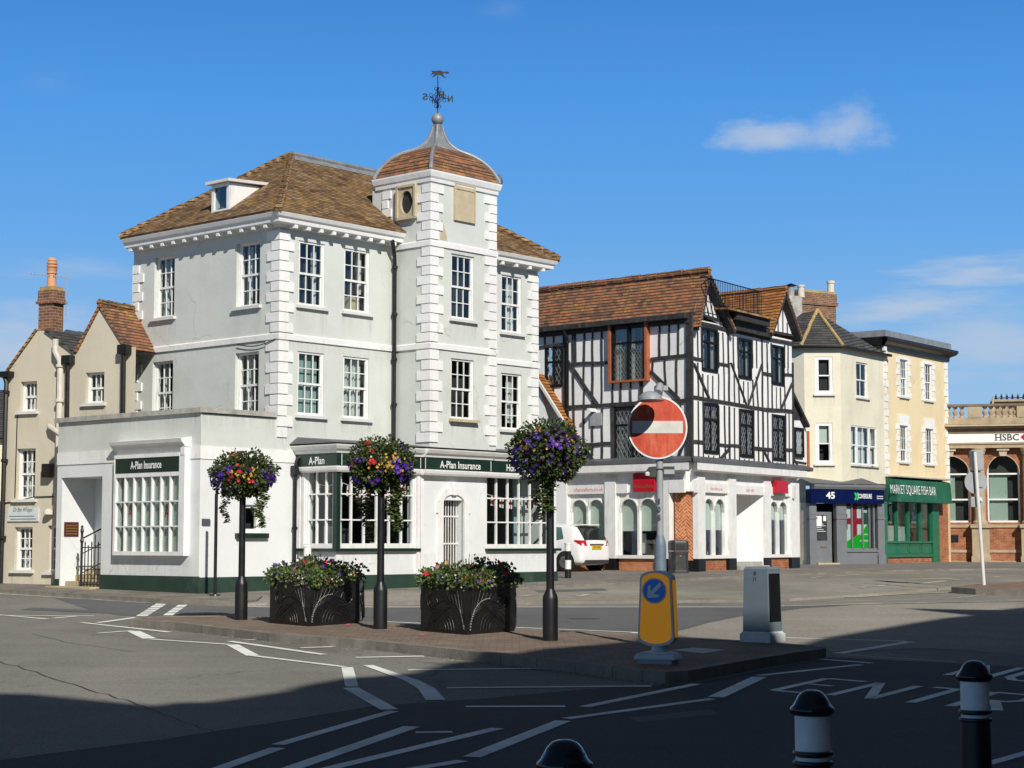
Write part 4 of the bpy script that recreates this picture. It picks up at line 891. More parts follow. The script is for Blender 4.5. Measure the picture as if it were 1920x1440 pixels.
ir((ux, -.02, gr_ + 1.15), (pr, -.85, gr_ + 1.75), .018); ir((ux, -.02, gr_ + .8), (pr, -.85, gr_ + 1.4), .012); ir((ux, -.02, gr_ + .35), (pr, -.85, gr_ + .95), .012)
rl.build('porch_railing', 'iron', B1)
o = MB(); 
for k in range(4): o.hexa([FL.P(pl + .0205, -.14 - .0 * k, 2.07 + .065 * k), FL.P(pl + .0225, -.14, 2.07 + .065 * k), FL.P(pl + .0225, -.46, 2.07 + .065 * k), FL.P(pl + .0205, -.46, 2.07 + .065 * k), FL.P(pl + .0205, -.14, 2.095 + .065 * k), FL.P(pl + .0225, -.14, 2.095 + .065 * k), FL.P(pl + .0225, -.46, 2.095 + .065 * k), FL.P(pl + .0205, -.46, 2.095 + .065 * k)])
o.build('plaque_lettering', 'brass', B1)

stain(FL, B1, -5.3, -.05, ZP - .005, .45, .36, .004); stain(FR, B1, .03, 2.1, ZP - .005, .45, .3, .008); stain(FM, B1, -LM + .1, -.2, 6.49, .3, .2); stain(FR, B1, UM + .2, UT, 6.49, .3, .2); stain(TF, B1, .3, WT - .3, 6.49, .3, .22); stain(TF, B1, .3, WT - .3, 8.97, .3, .28)
stain(SF, B1, UA + .1, UZ, 1.62, .5, .25); stain(TL, B1, -1.15, -.2, 8.97, .35, .22); stain(TL, B1, -1.15, -.2, 6.49, .4, .25); stain(FL, B1, bl - .1, br_ + .2, bz0 - .1, .6, .35)
# ================================================================ black-and-white timber-framed building
TC = G(1293, 1072, PV)
TA = Fac(TC, dirv(130.3)); TB = Fac(TC, dirv(33.6))        # left front (u<0) and right front (u>0)
B2 = thing('timber_framed_building', (TC.x, TC.y, gz(TC.y) + PV), 'black-and-white timber-framed corner building with red tiled gables above a white shop front', 'building')
def Z2(x, y): return 990 + x / 3.5556, 480 + y / 3.5556
def ZA(x, y): return 1280 + x / 7.2, 490 + y / 7.2
def ZB(x, y): return 1280 + x / 7.2, 680 + y / 7.2
def ZC(x, y): return 1280 + x / 6.26, 860 + y / 6.26
def ZD(x, y): return 1000 + x / 6.26, 860 + y / 6.26
UL = TA.u(995, 700); URt = TB.u(1485, 700); ZH = 8.62; ZL = 4.25
M['curtaindark'] = paint('grey_net_curtain', (.22, .235, .24), .9, .4, 5)
def beams(F, Z, lst, name, d=.035):
    name = {'wall_studs': 'wall_stud', 'wall_timbers': 'wall_beam'}.get(name, name); r_ = random.Random(len(lst))
    for b in lst:
        m = MB(); x0, y0, x1, y1, wd = b; wd *= .72 if F is TB else .9
        p, q = F.px(*Z(x0, y0)), F.px(*Z(x1, y1)); wd = wd + r_.uniform(-.008, .008)
        p, q = Vector(p), Vector(q); k = 3; dn = d + r_.uniform(-.006, .008)
        n = Vector((-(q - p).y, (q - p).x)).normalized(); prev = p
        for i in range(1, k + 1):
            c = p + (q - p) * i / k + (n * r_.uniform(-.012, .012) if i < k else n * 0); m.bar(F, prev, c, wd, -.01, dn, w2=wd * r_.uniform(.93, 1.07)); prev = c
        m.build(name, 'timber', B2)
beams(TA, Z2, [(a, b, c, e, .055) for a, b, c, e in ((115, 500, 115, 592), (172, 495, 172, 590), (314, 490, 320, 715), (378, 475, 376, 715), (434, 470, 434, 708), (494, 468, 496, 702), (880, 440, 880, 682), (943, 430, 943, 672), (1003, 420, 1003, 662), (375, 730, 375, 988), (433, 726, 433, 985), (493, 722, 493, 980), (833, 700, 833, 775), (913, 695, 922, 900), (993, 688, 993, 962), (567, 838, 567, 988), (620, 838, 620, 985), (688, 835, 688, 985), (172, 880, 172, 1000), (375, 1020, 375, 1240), (433, 1020, 433, 1240), (497, 1015, 497, 1245), (497, 1268, 497, 1370), (433, 1268, 433, 1330), (955, 1000, 958, 1360), (1018, 985, 1018, 1100))], 'wall_studs')
beams(TA, Z2, [(65, 610, 235, 592, .09), (310, 720, 556, 710, .10), (822, 690, 1062, 664, .12), (262, 1010, 560, 992, .13), (560, 992, 1062, 965, .13), (395, 1258, 562, 1250, .11), (258, 690, 465, 990, .13), (820, 770, 1010, 955, .12), (385, 1290, 440, 1368, .11), (757, 835, 760, 985, .13), (248, 470, 252, 1085, .14), (940, 1240, 1062, 1225, .10), (1045, 1228, 1005, 1345, .10), (300, 480, 312, 1240, .05), (565, 990, 570, 1370, .10)], 'wall_timbers', .05)
beams(TA, Z2, [(1080, 380, 1082, 1370, .27)], 'corner_post', .06)
m = MB(); m.box(TB, -.02, .13, -.01, .055, ZL, ZH); m.build('corner_post', 'timber', B2)
# infill walls
def leadwin(F, Z, a, b, par, nm='window', cols=2, split=.36, fr=.07, lead=True, d=0.0, glass='glass', mat='wframe', hole=True, bk='dark', curt=None, lw=.012):
    u0, z1 = F.px(*Z(*a)); u1, z0 = F.px(*Z(*b))
    if hole: F.holes.append((u0, u1, z0, z1, .2))
    m = MB(); dd = .02 + d
    m.box(F, u0, u0 + fr, -.06, dd, z0, z1); m.box(F, u1 - fr, u1, -.06, dd, z0, z1); m.box(F, u0 + fr, u1 - fr, -.06, dd, z1 - fr, z1); m.box(F, u0 + fr, u1 - fr, -.06, dd + .02, z0, z0 + fr * 1.3)
    zt = z1 - (z1 - z0) * split; m.box(F, u0 + fr, u1 - fr, -.05, dd - .004, zt - fr * .45, zt + fr * .45)
    for i in range(1, cols): x = u0 + (u1 - u0) * i / cols; m.box(F, x - fr * .4, x + fr * .4, -.05, dd - .008, z0 + fr, z1 - fr)
    o = m.build(nm, mat, par); g = MB(); g.face([F.P(u0, -.03 + d, z0), F.P(u1, -.03 + d, z0), F.P(u1, -.03 + d, z1), F.P(u0, -.03 + d, z1)]); g.build('pane', glass, o)
    if lead:
        m = MB(); s_ = .15; n = int((u1 - u0 + (z1 - z0) * .6) / s_) + 2
        for sg in (1, -1):
            for k in range(-n, n * 2):
                # lines u = k*s + sg*t*.55
                c = u0 + k * s_; pts = []
                for z in (z0, z1):
                    pts.append((c + sg * (z - z0) * .55, z))
                (ua, za), (ub_, zb_) = pts
                def clip(ua, za, ub_, zb_):
                    t0, t1 = 0, 1; du = ub_ - ua
                    for lo_, s2 in ((u0 + fr, 1), (u1 - fr, -1)):
                        f0 = s2 * (ua - lo_); f1 = s2 * (ub_ - lo_)
                        if f0 < 0 and f1 < 0: return None
                        if f0 < 0: t0 = max(t0, f0 / (f0 - f1))
                        if f1 < 0: t1 = min(t1, f0 / (f0 - f1))
                    return (t0, t1) if t1 - t0 > .02 else None
                cc = clip(ua, za, ub_, zb_)
                if cc:
                    t0, t1 = cc; m.bar(F, (ua + (ub_ - ua) * t0, za + (zb_ - za) * t0), (ua + (ub_ - ua) * t1, za + (zb_ - za) * t1), lw, -.027 + d, -.02 + d)
        if m.f: m.build('lead_lattice', 'lead', o)
    if bk: MB().box(F, u0 - .05, u1 + .05, -.42, -.4, z0 - .05, z1 + .05).build('room', bk, o)
    if curt:
        for f0, f1 in curt: curtain_mb(F, u0 + (u1 - u0) * f0, u0 + (u1 - u0) * f1, z0, z1, -.16 + d, 2.2, .025).build('curtain', 'curtaindark', o)
    return o
leadwin(TA, Z2, (115, 598), (237, 872), B2, cols=2, split=.4)
leadwin(TA, Z2, (572, 1008), (952, 1368), B2, cols=3, split=.33, fr=.08, curt=[(0, .33)])
# oriel with orange frame
u0, z1 = TA.px(*Z2(555, 440)); u1, z0 = TA.px(*Z2(815, 832)); m = MB(); D = .18
TA.holes.append((u0 + .05, u1 - .05, z0 + .05, z1 - .05, .2))
for a_, b_, c_, e_ in ((u0, u0 + .09, z0, z1), (u1 - .09, u1, z0, z1), (u0 + .09, u1 - .09, z1 - .06, z1), (u0 + .09, u1 - .09, z0, z0 + .06)): m.box(TA, a_, b_, 0, D, c_, e_)
orl = m.build('oriel_window', 'orangewood', B2); m = MB(); um_ = (u0 + u1) / 2; zt = z1 - (z1 - z0) * .37
for a_, b_, c_, e_ in ((u0 + .09, u0 + .17, z0 + .06, z1 - .06), (u1 - .17, u1 - .09, z0 + .06, z1 - .06), (u0 + .17, u1 - .17, z1 - .16, z1 - .06), (u0 + .17, u1 - .17, zt - .03, zt + .03), (um_ - .045, um_ + .045, z0 + .06, z1 - .16)): m.box(TA, a_, b_, .03, D - .05, c_, e_)
m.build('casement', 'wframe', orl); MB().box(TA, u0 + .09, u1 - .09, .06, .065, z0 + .06, z1 - .06).build('pane', 'glass', orl)
curtain_mb(TA, u0 + .1, um_ + .1, z0 + .06, z1 - .1, -.1, 5, .03).build('curtain', 'curtain', orl); curtain_mb(TA, um_ + .3, u1 - .1, z0 + .06, z1 - .1, -.1, 2, .03).build('curtain', 'teal', orl)
MB().box(TA, u0, u1, -.42, -.4, z0, z1).build('room', 'dark', orl)
m = MB(); nn = 9
for sg in (1, -1):
    for k in range(-8, 18):
        for (ca, cb) in ((u0 + .17, um_ - .05), (um_ + .05, u1 - .17)):
            ua = ca + k * .115; ub_ = ua + sg * (zt - z0) * .6; za, zb_ = z0 + .06, zt - .03; t0, t1 = 0., 1.; bad = False
            for lo_, s2 in ((ca, 1), (cb, -1)):
                f0, f1 = s2 * (ua - lo_), s2 * (ub_ - lo_)
                if f0 < 0 and f1 < 0: bad = True; break
                if f0 < 0: t0 = max(t0, f0 / (f0 - f1))
                if f1 < 0: t1 = min(t1, f0 / (f0 - f1))
            if not bad and t1 - t0 > .03: m.bar(TA, (ua + (ub_ - ua) * t0, za + (zb_ - za) * t0), (ua + (ub_ - ua) * t1, za + (zb_ - za) * t1), .012, .067, .072)
m.build('lead_lattice', 'lead', orl)
wins = [((250, 880), None)]
for (x0, y0, x1, y1) in ((1314.7, 612, 1346, 700), (1383, 632, 1409.5, 713), (1445, 645, 1471, 724.5), (1318, 753.6, 1347.5, 852), (1386.5, 766, 1413, 859), (1447, 776, 1472, 865)):
    leadwin(TB, lambda x, y: (x, y), (x0, y0), (x1, y1), B2, cols=2, split=.33, fr=.075, curt=[(.05, .42), (.58, .95)], lead=(y0 > 740), lw=.02)
wall(TA, B2, UL, 0, ZL, ZH - .02, 'wht_ren'); wall(TB, B2, 0, URt, ZL, 8.55, 'wht_ren')
# right front timbers
sA = [(190, 870, 200, 1300), (535, 965, 545, 1400), (675, 1000, 680, 1440), (990, 1070, 995, 1440), (1130, 1110, 1135, 1440), (1415, 1130, 1418, 1440)]
beams(TB, ZA, [(*s_, .05) for s_ in sA] + [(605, 950, 612, 1440, .10), (1065, 1060, 1070, 1440, .11), (243, 880, 250, 1300, .06), (735, 1020, 742, 1440, .07), (1187, 1105, 1195, 1440, .07), (475, 960, 478, 1440, .05), (935, 1060, 938, 1440, .05), (1370, 1130, 1372, 1440, .05)], 'wall_studs')
sB = [(195, 0, 205, 455, .05), (262, 150, 268, 470, .05), (548, 50, 556, 530, .05), (685, 0, 695, 550, .05), (748, 220, 758, 560, .06), (985, 190, 1012, 600, .05), (938, 230, 950, 590, .05), (1135, 0, 1145, 620, .05), (1200, 300, 1203, 630, .06), (1415, 0, 1418, 150, .04), (618, 0, 620, 540, .10), (1068, 0, 1072, 610, .11), (1372, 320, 1375, 640, .05),
      (335, 165, 338, 470, .035), (398, 175, 400, 500, .035), (815, 250, 817, 540, .035), (875, 260, 877, 560, .035), (1258, 330, 1262, 620, .035), (1312, 335, 1316, 610, .035), (478, 150, 480, 520, .06),
      (203, 520, 208, 1300, .05), (265, 520, 275, 1310, .05), (556, 580, 568, 1320, .05), (690, 610, 697, 1350, .05), (757, 620, 763, 1350, .06), (1010, 650, 1020, 1370, .05), (955, 640, 960, 1360, .06), (1140, 670, 1148, 1390, .05), (1203, 690, 1208, 1395, .06), (1430, 680, 1436, 1410, .05), (622, 590, 628, 1330, .10), (1075, 650, 1082, 1380, .10), (1383, 690, 1386, 1400, .05), (482, 580, 492, 1310, .06), (345, 1250, 347, 1310, .035), (413, 1255, 415, 1315, .035), (826, 1300, 828, 1350, .035), (890, 1305, 892, 1355, .035), (1270, 1345, 1272, 1400, .035), (1320, 1348, 1322, 1402, .035)]
beams(TB, ZB, sB, 'wall_studs')
beams(TB, ZA, [(130, 805, 600, 925, .13), (600, 925, 1080, 1040, .13), (1080, 1035, 1475, 1110, .13), (150, 690, 590, 835, .09), (1100, 950, 1475, 1005, .09), (130, 1300, 265, 1335, .10), (480, 1380, 600, 1402, .10), (600, 700, 612, 925, .15), (1075, 900, 1078, 1040, .15), (630, 855, 1070, 950, .14)], 'wall_timbers', .055)
beams(TB, ZB, [(140, 462, 620, 545, .12), (620, 545, 1080, 625, .12), (1080, 625, 1478, 655, .12), (1080, 140, 1195, 160, .11), (1372, 158, 1476, 162, .10), (140, 15, 345, 480, .10), (640, 5, 848, 565, .07), (1060, 20, 878, 565, .07), (1470, 275, 1312, 640, .11), (140, 1060, 272, 1075, .11), (495, 1105, 762, 1125, .11), (960, 1150, 1205, 1172, .11), (1385, 1170, 1482, 1172, .10), (625, 1160, 492, 1312, .10), (1088, 1190, 1192, 1395, .10), (1476, 0, 1484, 1420, .08)], 'wall_timbers', .055)
# weathered ledge above the shop
m = MB(); m.profile(TA, UL, 0, [(0, 4.30), (.30, 4.22), (.33, 4.26), (.33, 4.34), (0, 4.44)], 0, 1.0); m.profile(TB, 0, TB.u(1508, 884), [(0, 4.30), (.30, 4.22), (.33, 4.26), (.33, 4.34), (0, 4.44)], 1.0, 0); m.build('weathered_ledge', 'leaddark', B2)
# roofs
rA = dirv(-49.7)
def rp(u, d, z): return TB.P(u, d, z)
def gable(a, ap, b, dv=.28, back=9.0, mat='tile_b', nm='gable', eave=None):
    """a, ap, b are pixel points on the right front: eave left, apex, eave right"""
    (ua, za), (up, zp), (ub_, zb_) = TB.px(*a), TB.px(*ap), TB.px(*b)
    m = MB(); m.face([TB.P(ua, 0, za), TB.P(ub_, 0, zb_), TB.P(up, 0, zp - .05)]); g = m.build(nm, 'wht_ren', B2)
    m = MB()
    for (x, z), s_ in (((ua, za), -1), ((ub_, zb_), 1)):
        v = Vector((x - up, z - zp)).normalized(); e = Vector((x, z)) + v * .22; o_ = Vector((-v.y, v.x)) * (.07 if s_ < 0 else -.07); o_ = o_ if o_.y < 0 else -o_; m.bar(TB, tuple(Vector((up, zp - .03)) + o_), tuple(e + o_), .11, -.02, dv - .01)
    m.build('bargeboards', 'timber', g)
    ln = Vector((rA[0], rA[1], 0)) * back
    def R3(u, z, dd=dv): return TB.P(u, dd, z)
    vr = Vector((ub_ - up, zb_ - zp)).normalized() * .25; vl = Vector((ua - up, za - zp)).normalized() * (.25 if eave is None else eave)
    A_, P_, B_ = R3(ua + vl.x, za + vl.y + .06), R3(up, zp + .07), R3(ub_ + vr.x, zb_ + vr.y + .06)
    return g, A_, P_, B_, ln, (ua, za, up, zp, ub_, zb_)
g1, A_, P_, B_, ln, i1 = gable((1302, 586), (1315.5, 513), (1361, 612), back=9, eave=.55)
roofslab(B2, [A_, P_, P_ + ln * .97, A_ + ln], 'tile_b'); roofslab(B2, [P_, B_, B_ + ln, P_ + ln], 'tile_b')
rdg = [P_ + ln * t_ + Vector((0, 0, -.10 * sin(pi * min(1, t_ * 1.3)))) * 1 for t_ in (0, .2, .4, .6, .8, .97)]
ridge(B2, [r_ + Vector((0, 0, .02)) for r_ in (P_, P_ + ln * .97)], 'tile_b', .10, .32)
g2, A2, P2, B2_, ln2, i2 = gable((1436, 617), (1460, 545), (1488, 627), back=6)
roofslab(B2, [A2, P2, P2 + ln2, A2 + ln2 + Vector((-1.6, -.6, -.9))], 'tile_c'); roofslab(B2, [P2, B2_, B2_ + ln2, P2 + ln2], 'tile_b'); ridge(B2, [P2, P2 + ln2], 'tile_c', .09, .32)
m = MB()
for a_, b_ in (((200, 540), (232, 705)), ((228, 400), (295, 738)), ((250, 300), (352, 752)), ((350, 430), (408, 775)), ((435, 590), (468, 795)), ((512, 735), (524, 808))): m.bar(TB, TB.px(*ZA(*a_)), TB.px(*ZA(*b_)), .035, 0, .03)
m.build('gable_studs', 'timber', g1); m = MB()
for x, t_ in ((1165, 850), (1225, 680), (1280, 520), (1345, 640), (1405, 830)): m.bar(TB, TB.px(*ZA(x, t_)), TB.px(*ZA(x + 3, 985)), .035, 0, .03)
m.build('gable_studs', 'timber', g2)
# low roof edge, dark soffit and railing between the gables
(ua, za), (ub_, zb_) = TB.px(*ZA(600, 650), .45), TB.px(*ZA(1215, 790), .45)
zl_ = (za + zb_) / 2; m = MB(); m.mesh([TB.P(ua, .5, zl_), TB.P(ub_, .5, zl_), TB.P(ub_, -1.2, zl_ + .12), TB.P(ua, -1.2, zl_ + .12), TB.P(ua, .5, zl_ + .07), TB.P(ub_, .5, zl_ + .07), TB.P(ub_, -1.2, zl_ + .2), TB.P(ua, -1.2, zl_ + .2)], [(3, 2, 1, 0), (4, 5, 6, 7), (0, 1, 5, 4), (1, 2, 6, 5), (2, 3, 7, 6), (3, 0, 4, 7)]); m.build('eaves_roof', 'tile_a', B2)
m = MB(); uu0 = TB.u(1361, 640); m.box(TB, uu0, ub_ - .1, -.1, .4, zl_ - .22, zl_ - .005); m.box(TB, uu0, TB.u(1437, 620), -.1, .2, zl_ - .5, zl_ - .22); m.build('eaves_soffit', 'timber', B2)
m = MB(); ra, rb = TB.px(*ZA(325, 215), .3), TB.px(*ZA(1060, 432), .3); n = 34; zr = (ra[1] + rb[1]) / 2 + .02; u1_ = rb[0]; u0_ = ra[0] - .1; zb0 = zl_ + .1
m.tube([TB.P(u0_, .3, zr), TB.P(u1_, .3, zr)], .018, 6); m.tube([TB.P(u0_, .3, zb0 + .03), TB.P(u1_, .3, zb0 + .03)], .014, 6)
for i in range(n + 1): u = u0_ + (u1_ - u0_) * i / n; m.tube([TB.P(u, .3, zb0), TB.P(u, .3, zr)], .009, 4)
for i in range(1, 12): q = .3 - 1.4 * i / 11; m.tube([TB.P(u1_, q, zb0 + .02 * i), TB.P(u1_, q, zr)], .009, 4)
m.tube([TB.P(u1_, .3, zr), TB.P(u1_, -1.1, zr)], .018, 6); m.build('roof_railing', 'iron', B2)
# left eaves: deep shadowed soffit and the small side gable at far left
m = MB(); ez = A_.z - .10
m.box(TA, UL, .1, -.05, .3, ZH - .12, ZH + .03); m.box(TA, UL, .1, 0, .09, ZH - .26, ZH - .12); m.build('eaves_board', 'timber', B2); dA = (A_.xy - TA.o).dot(TA.n); MB().box(TA, UL, .2, dA - .06, dA + .05, A_.z - .12, A_.z - .02).build('gutter', 'black', B2)
# back walls to close the volume
TCk = Fac(TB.P(URt, 0, 0), (-TB.n.x, -TB.n.y)); wall(TCk, B2, 0, 7.5, gz(60), 8.5, 'wht_ren', [])
# side passage bay at the right end
u0, u1 = URt, TB.u(1509, 800); S2 = Fac(TB.P(0, -.25, 0), dirv(33.6)); u1 = S2.u(1511, 800); u0 = URt - .1
zk = S2.z(1490, 732)
m = MB(); m.face([S2.P(u0, 0, ZL), S2.P(u1, 0, ZL), S2.P(u1, 0, S2.z(1506, 790)), S2.P(u0, 0, zk)]); sb_ = m.build('side_bay', 'wht_ren', B2)
MB().prism(S2, [(u0, zk + .12), S2.px(1506, 786), S2.px(1488, 786)], .0, .05).build('black_gable_board', 'timber', sb_); MB().bar(S2, (u0, zk + .15), S2.px(1508, 800), .1, 0, .2).build('bargeboard', 'timber', sb_); m = MB(); m.bar(S2, S2.px(1487, 860), S2.px(1502, 884), .08, 0, .03); m.bar(S2, S2.px(1487, 865), S2.px(1511, 869), .06, 0, .03); m.build('side_bay_timbers', 'timber', sb_)
S2.holes = []; leadwin(S2, lambda x, y: (x, y), (1487, 801), (1504.5, 858), sb_, cols=1, split=.05, fr=.08, hole=False, bk=None, d=.06)
m = MB(); m.tube([S2.P(u1 + .03, .06, S2.z(1508, 808)), S2.P(u1 + .03, .06, ZL)], .05, 8); m.build('rusty_pipe', 'orangewood', sb_, smooth=True)
# ---- shop front below
DB = .16; PA = Fac(TA.P(0, DB, 0), dirv(130.3)); PB = Fac(TB.P(0, DB, 0), dirv(33.6))
uE = PB.u(1495, 960); zS, zW, zT = 1.40, 1.50, 3.33      # white base line, glass sill, arch spring zone top
zsg = 3.36; zpt = 3.84
# wall band above, under cornice
def rng(F, Z, a, b, y=600): return F.u(*Z(a, y)), F.u(*Z(b, y))
piersA = [rng(PA, ZD, 270, 410), rng(PA, ZD, 855, 980), rng(PA, ZD, 1478, 1612)]
winsA = [(PA.u(*ZD(410, 800)), PA.u(*ZD(855, 800))), (PA.u(*ZD(983, 800)), PA.u(*ZD(1478, 800)))]
piersB = [rng(PB, ZC, 155, 240), rng(PB, ZC, 520, 605), rng(PB, ZC, 940, 1012), rng(PB, ZC, 1250, 1345)]
winsB = [rng(PB, ZC, 240, 520), rng(PB, ZC, 1014, 1250)]; doorB = rng(PB, ZC, 607, 940)
g0 = gz(50)
def pier(F, a, b, par=B2):
    o = MB().box(F, a, b, -.25, .08, zS, zpt).build('pier', 'white', par); MB().box(F, a + .005, b - .005, -.25, .075, g0, zS).build('pier_base', 'black', o)
for a, b in piersA: pier(PA, a, b)
for a, b in piersB: pier(PB, a, b)
m = MB(); m.box(PA, UL, 0, -.2, .0, zsg + .02, 4.24); m.build('shop_frieze', 'white', B2); m = MB(); m.box(PB, 0, uE, -.2, .0, zsg + .02, 4.24); m.build('shop_frieze', 'white', B2)
m = MB(); m.profile(PA, UL, 0, [(0, 3.96), (.26, 3.96), (.30, 4.0), (.30, 4.2), (0, 4.22)], 0, 1.1); m.build('shop_cornice', 'white', B2)
m = MB(); m.profile(PB, 0, uE + .1, [(0, 3.96), (.26, 3.96), (.30, 4.0), (.30, 4.2), (0, 4.22)], 1.1, 0); m.build('shop_cornice', 'white', B2)
def signbar(F, a, b, mat='white', d=.05, zz=(zsg, 3.64), nm='sign_board'): return MB().box(F, a, b, 0, d, zz[0], zz[1]).build(nm, mat, B2)
sg1 = signbar(PA, winsA[0][0] + .02, winsA[0][1] - .05); signbar(PA, winsA[1][0], winsA[1][0] + .42); sg2 = signbar(PB, winsB[0][0], winsB[0][1]); sg3 = signbar(PB, doorB[0], doorB[1]); signbar(PB, winsB[1][0], winsB[1][1]); signbar(PA, PA.u(*ZD(1612, 800)), 0, zz=(zsg - .02, 3.72), d=.09); signbar(PB, 0, piersB[0][0], zz=(zsg - .02, 3.72), d=.09)
o = MB(); text(o, PA, 'chancellors.co.uk', (winsA[0][0] + winsA[0][1]) / 2 + .1, zsg + .075, .12, .052, width=1.12); o.build('lettering', 'txtr', sg1)
o = MB(); text(o, PB, 'chancellors.co.uk', (winsB[0][0] + winsB[0][1]) / 2, zsg + .075, .11, .052, width=.80); o.build('lettering', 'txtr', sg2)
o = MB(); text(o, PB, '01869 14855', (doorB[0] + doorB[1]) / 2, zsg + .075, .10, .052, width=.58); o.build('lettering', 'txtr', sg3)
# red boards
u0, z1 = PA.px(*ZD(1165, 175), .12); u1, z0 = PA.px(*ZD(1425, 385), .12)
rs = MB().box(PA, u0, u1, .0, .12, z0, z1).build('red_sign', 'redsign', B2, bevel=.02); o = MB(); text(o, PA, 'chancellors', (u0 + u1) / 2, z0 + .12, .10, .122, width=.75, bold=.01); o.build('lettering', 'brass', rs)
u0, z1 = PB.px(*ZC(1105, 255), .2); u1, z0 = PB.px(*ZC(1235, 410), .2)
m = MB(); m.box(PB, u0, u1, .06, .22, z0, z1); m.build('red_sign', 'redsign', B2, bevel=.01)
MB().box(PB, piersB[3][0] + .05, piersB[3][0] + .17, .08, .16, 3.3, 3.72).build('alarm_box', 'offwhite', B2)
# arched windows: pairs of pointed lights
def archwin(F, a, b, blindz, lights=2, panel='brickh'):
    hole = (a, b, zS + .06, zsg + .02, .25); m = MB(); fr = .05
    m.box(F, a, b, -.16, .06, zS, zW); m.box(F, a, a + .07, -.16, -.02, zW, zsg); m.box(F, b - .07, b, -.16, -.02, zW, zsg)
    wl_ = (b - a - .14) / lights
    for i in range(lights):
        x0 = a + .07 + wl_ * i; x1 = x0 + wl_; xc = (x0 + x1) / 2; hw = wl_ / 2 - .035; zs_ = zsg - .18 - hw * 1.25
        if i: m.box(F, x0 - .04, x0 + .04, -.15, -.02, zW, zs_ + .2)
        K_ = 10; arc = []
        for k in range(K_ + 1):
            f = k / K_; ang = pi * f; x = xc - hw * cos(ang); z = zs_ + hw * 1.25 * (sin(ang) ** .8); arc.append((x, z))
        for k in range(K_):
            m.prism(F, [arc[k], arc[k + 1], (arc[k + 1][0] if k + 1 < K_ else x1, zsg + .02), (arc[k][0] if k else x0, zsg + .02)], -.14, -.05)
        for k in range(K_): 
            (xa, za_), (xb, zb_) = arc[k], arc[k + 1]; oa = (xc + (xa - xc) * 1.13, zs_ + (za_ - zs_) * 1.1); ob = (xc + (xb - xc) * 1.13, zs_ + (zb_ - zs_) * 1.1); m.prism(F, [arc[k], arc[k + 1], ob, oa], -.14, -.02)
        m.box(F, x0, x0 + .035, -.14, -.03, zW, zs_); m.box(F, x1 - .035, x1, -.14, -.03, zW, zs_)
    o = m.build('arched_window', 'white', B2); g = MB(); g.face([F.P(a, -.11, zW), F.P(b, -.11, zW), F.P(b, -.11, zsg), F.P(a, -.11, zsg)]); g.build('pane', 'glass', o)
    MB().box(F, a - .02, b + .02, -.18, -.17, blindz, zsg).build('blind', 'blind', o); MB().box(F, a, b, -1.3, -1.28, g0, zsg).build('room', 'dark', o)
    MB().box(F, a + .05, b - .05, -.2, -.02, g0, zS).build('brick_panel', panel, o)
    return o
aw1 = archwin(PA, *winsA[0], 1.9); aw2 = archwin(PA, *winsA[1], 2.22, panel='brickh'); aw3 = archwin(PB, *winsB[0], 2.25, panel='brickr'); aw4 = archwin(PB, *winsB[1], 2.6, panel='brickr')
uc = (winsA[1][0] + winsA[1][1]) / 2; m = MB(); m.box(PA, uc - .35, uc - .02, -.45, -.44, 1.55, 2.15); m.box(PA, uc - .3, uc + .1, -.5, -.49, 2.25, 2.5); m.box(PA, uc + .15, uc + .5, -.6, -.59, 1.55, 1.95); m.build('display_cards', 'offwhite', aw2)
MB().box(PB, winsB[1][0] + .05, winsB[1][0] + .35, -.5, -.49, 2.0, 2.3).build('display_cards', 'orangewood', aw4)
m = MB(); m.box(PB, winsB[0][0] + .05, winsB[0][0] + .3, -.5, -.49, 1.55, 1.9); m.build('display_cards', 'offwhite', aw3)
m = MB(); m.box(PA, uc + .55, uc + .75, -.018, -.01, 1.1, 1.27); m.build('air_grille', 'litten', aw2)
# door recess on the right front
a, b = doorB; m = MB(); DR = .95
m.face([PB.P(a, .0, g0), PB.P(a, .0, zsg), PB.P(a, -DR, zsg), PB.P(a, -DR, g0)]); m.face([PB.P(b, 0, zsg), PB.P(b, 0, g0), PB.P(b - .5, -DR, g0), PB.P(b - .5, -DR, zsg)]); m.face([PB.P(a, -DR, g0), PB.P(b, -DR, g0), PB.P(b, -DR, zsg), PB.P(a, -DR, zsg)]); m.face([PB.P(a, 0, zsg), PB.P(b, 0, zsg), PB.P(b, -DR, zsg), PB.P(a, -DR, zsg)])
m.build('door_recess', 'white', B2); o = MB().box(PB, a + .02, a + .75, -DR, -DR + .05, 1.3, 3.1).build('door', 'white', B2); MB().box(PB, a + .15, a + .45, -DR + .05, -DR + .06, 1.55, 2.85).build('door_pane', 'dark', o)
m = MB(); m.box(PB, a, b, -DR, -.02, g0, gz(54) + PV + .24); m.box(PB, a, b - .0, -.3, .22, g0, gz(54) + PV + .12); m.build('door_steps', 'coping', B2)
# brick chamfer at the corner
uq = PA.u(*ZD(1640, 800)); p0 = PA.P(uq, -.1, 0); p1 = PB.P(piersB[0][0], -.1, 0)
CQ = Fac((p0.x, p0.y), (p1.x - p0.x, p1.y - p0.y)); wq = (p1 - p0).length
m = MB(); m.box(CQ, 0, wq, -.3, 0, g0, zsg); m.build('brick_corner', 'brickh', B2); m = MB(); m.box(CQ, wq * .30, wq * .62, -.1, .004, zS, zsg - .02); m.build('brick_corner_centre', 'brickh2', B2); MB().box(CQ, 0, wq, -.1, .03, g0, zS - .05).build('pier_base', 'black', B2)
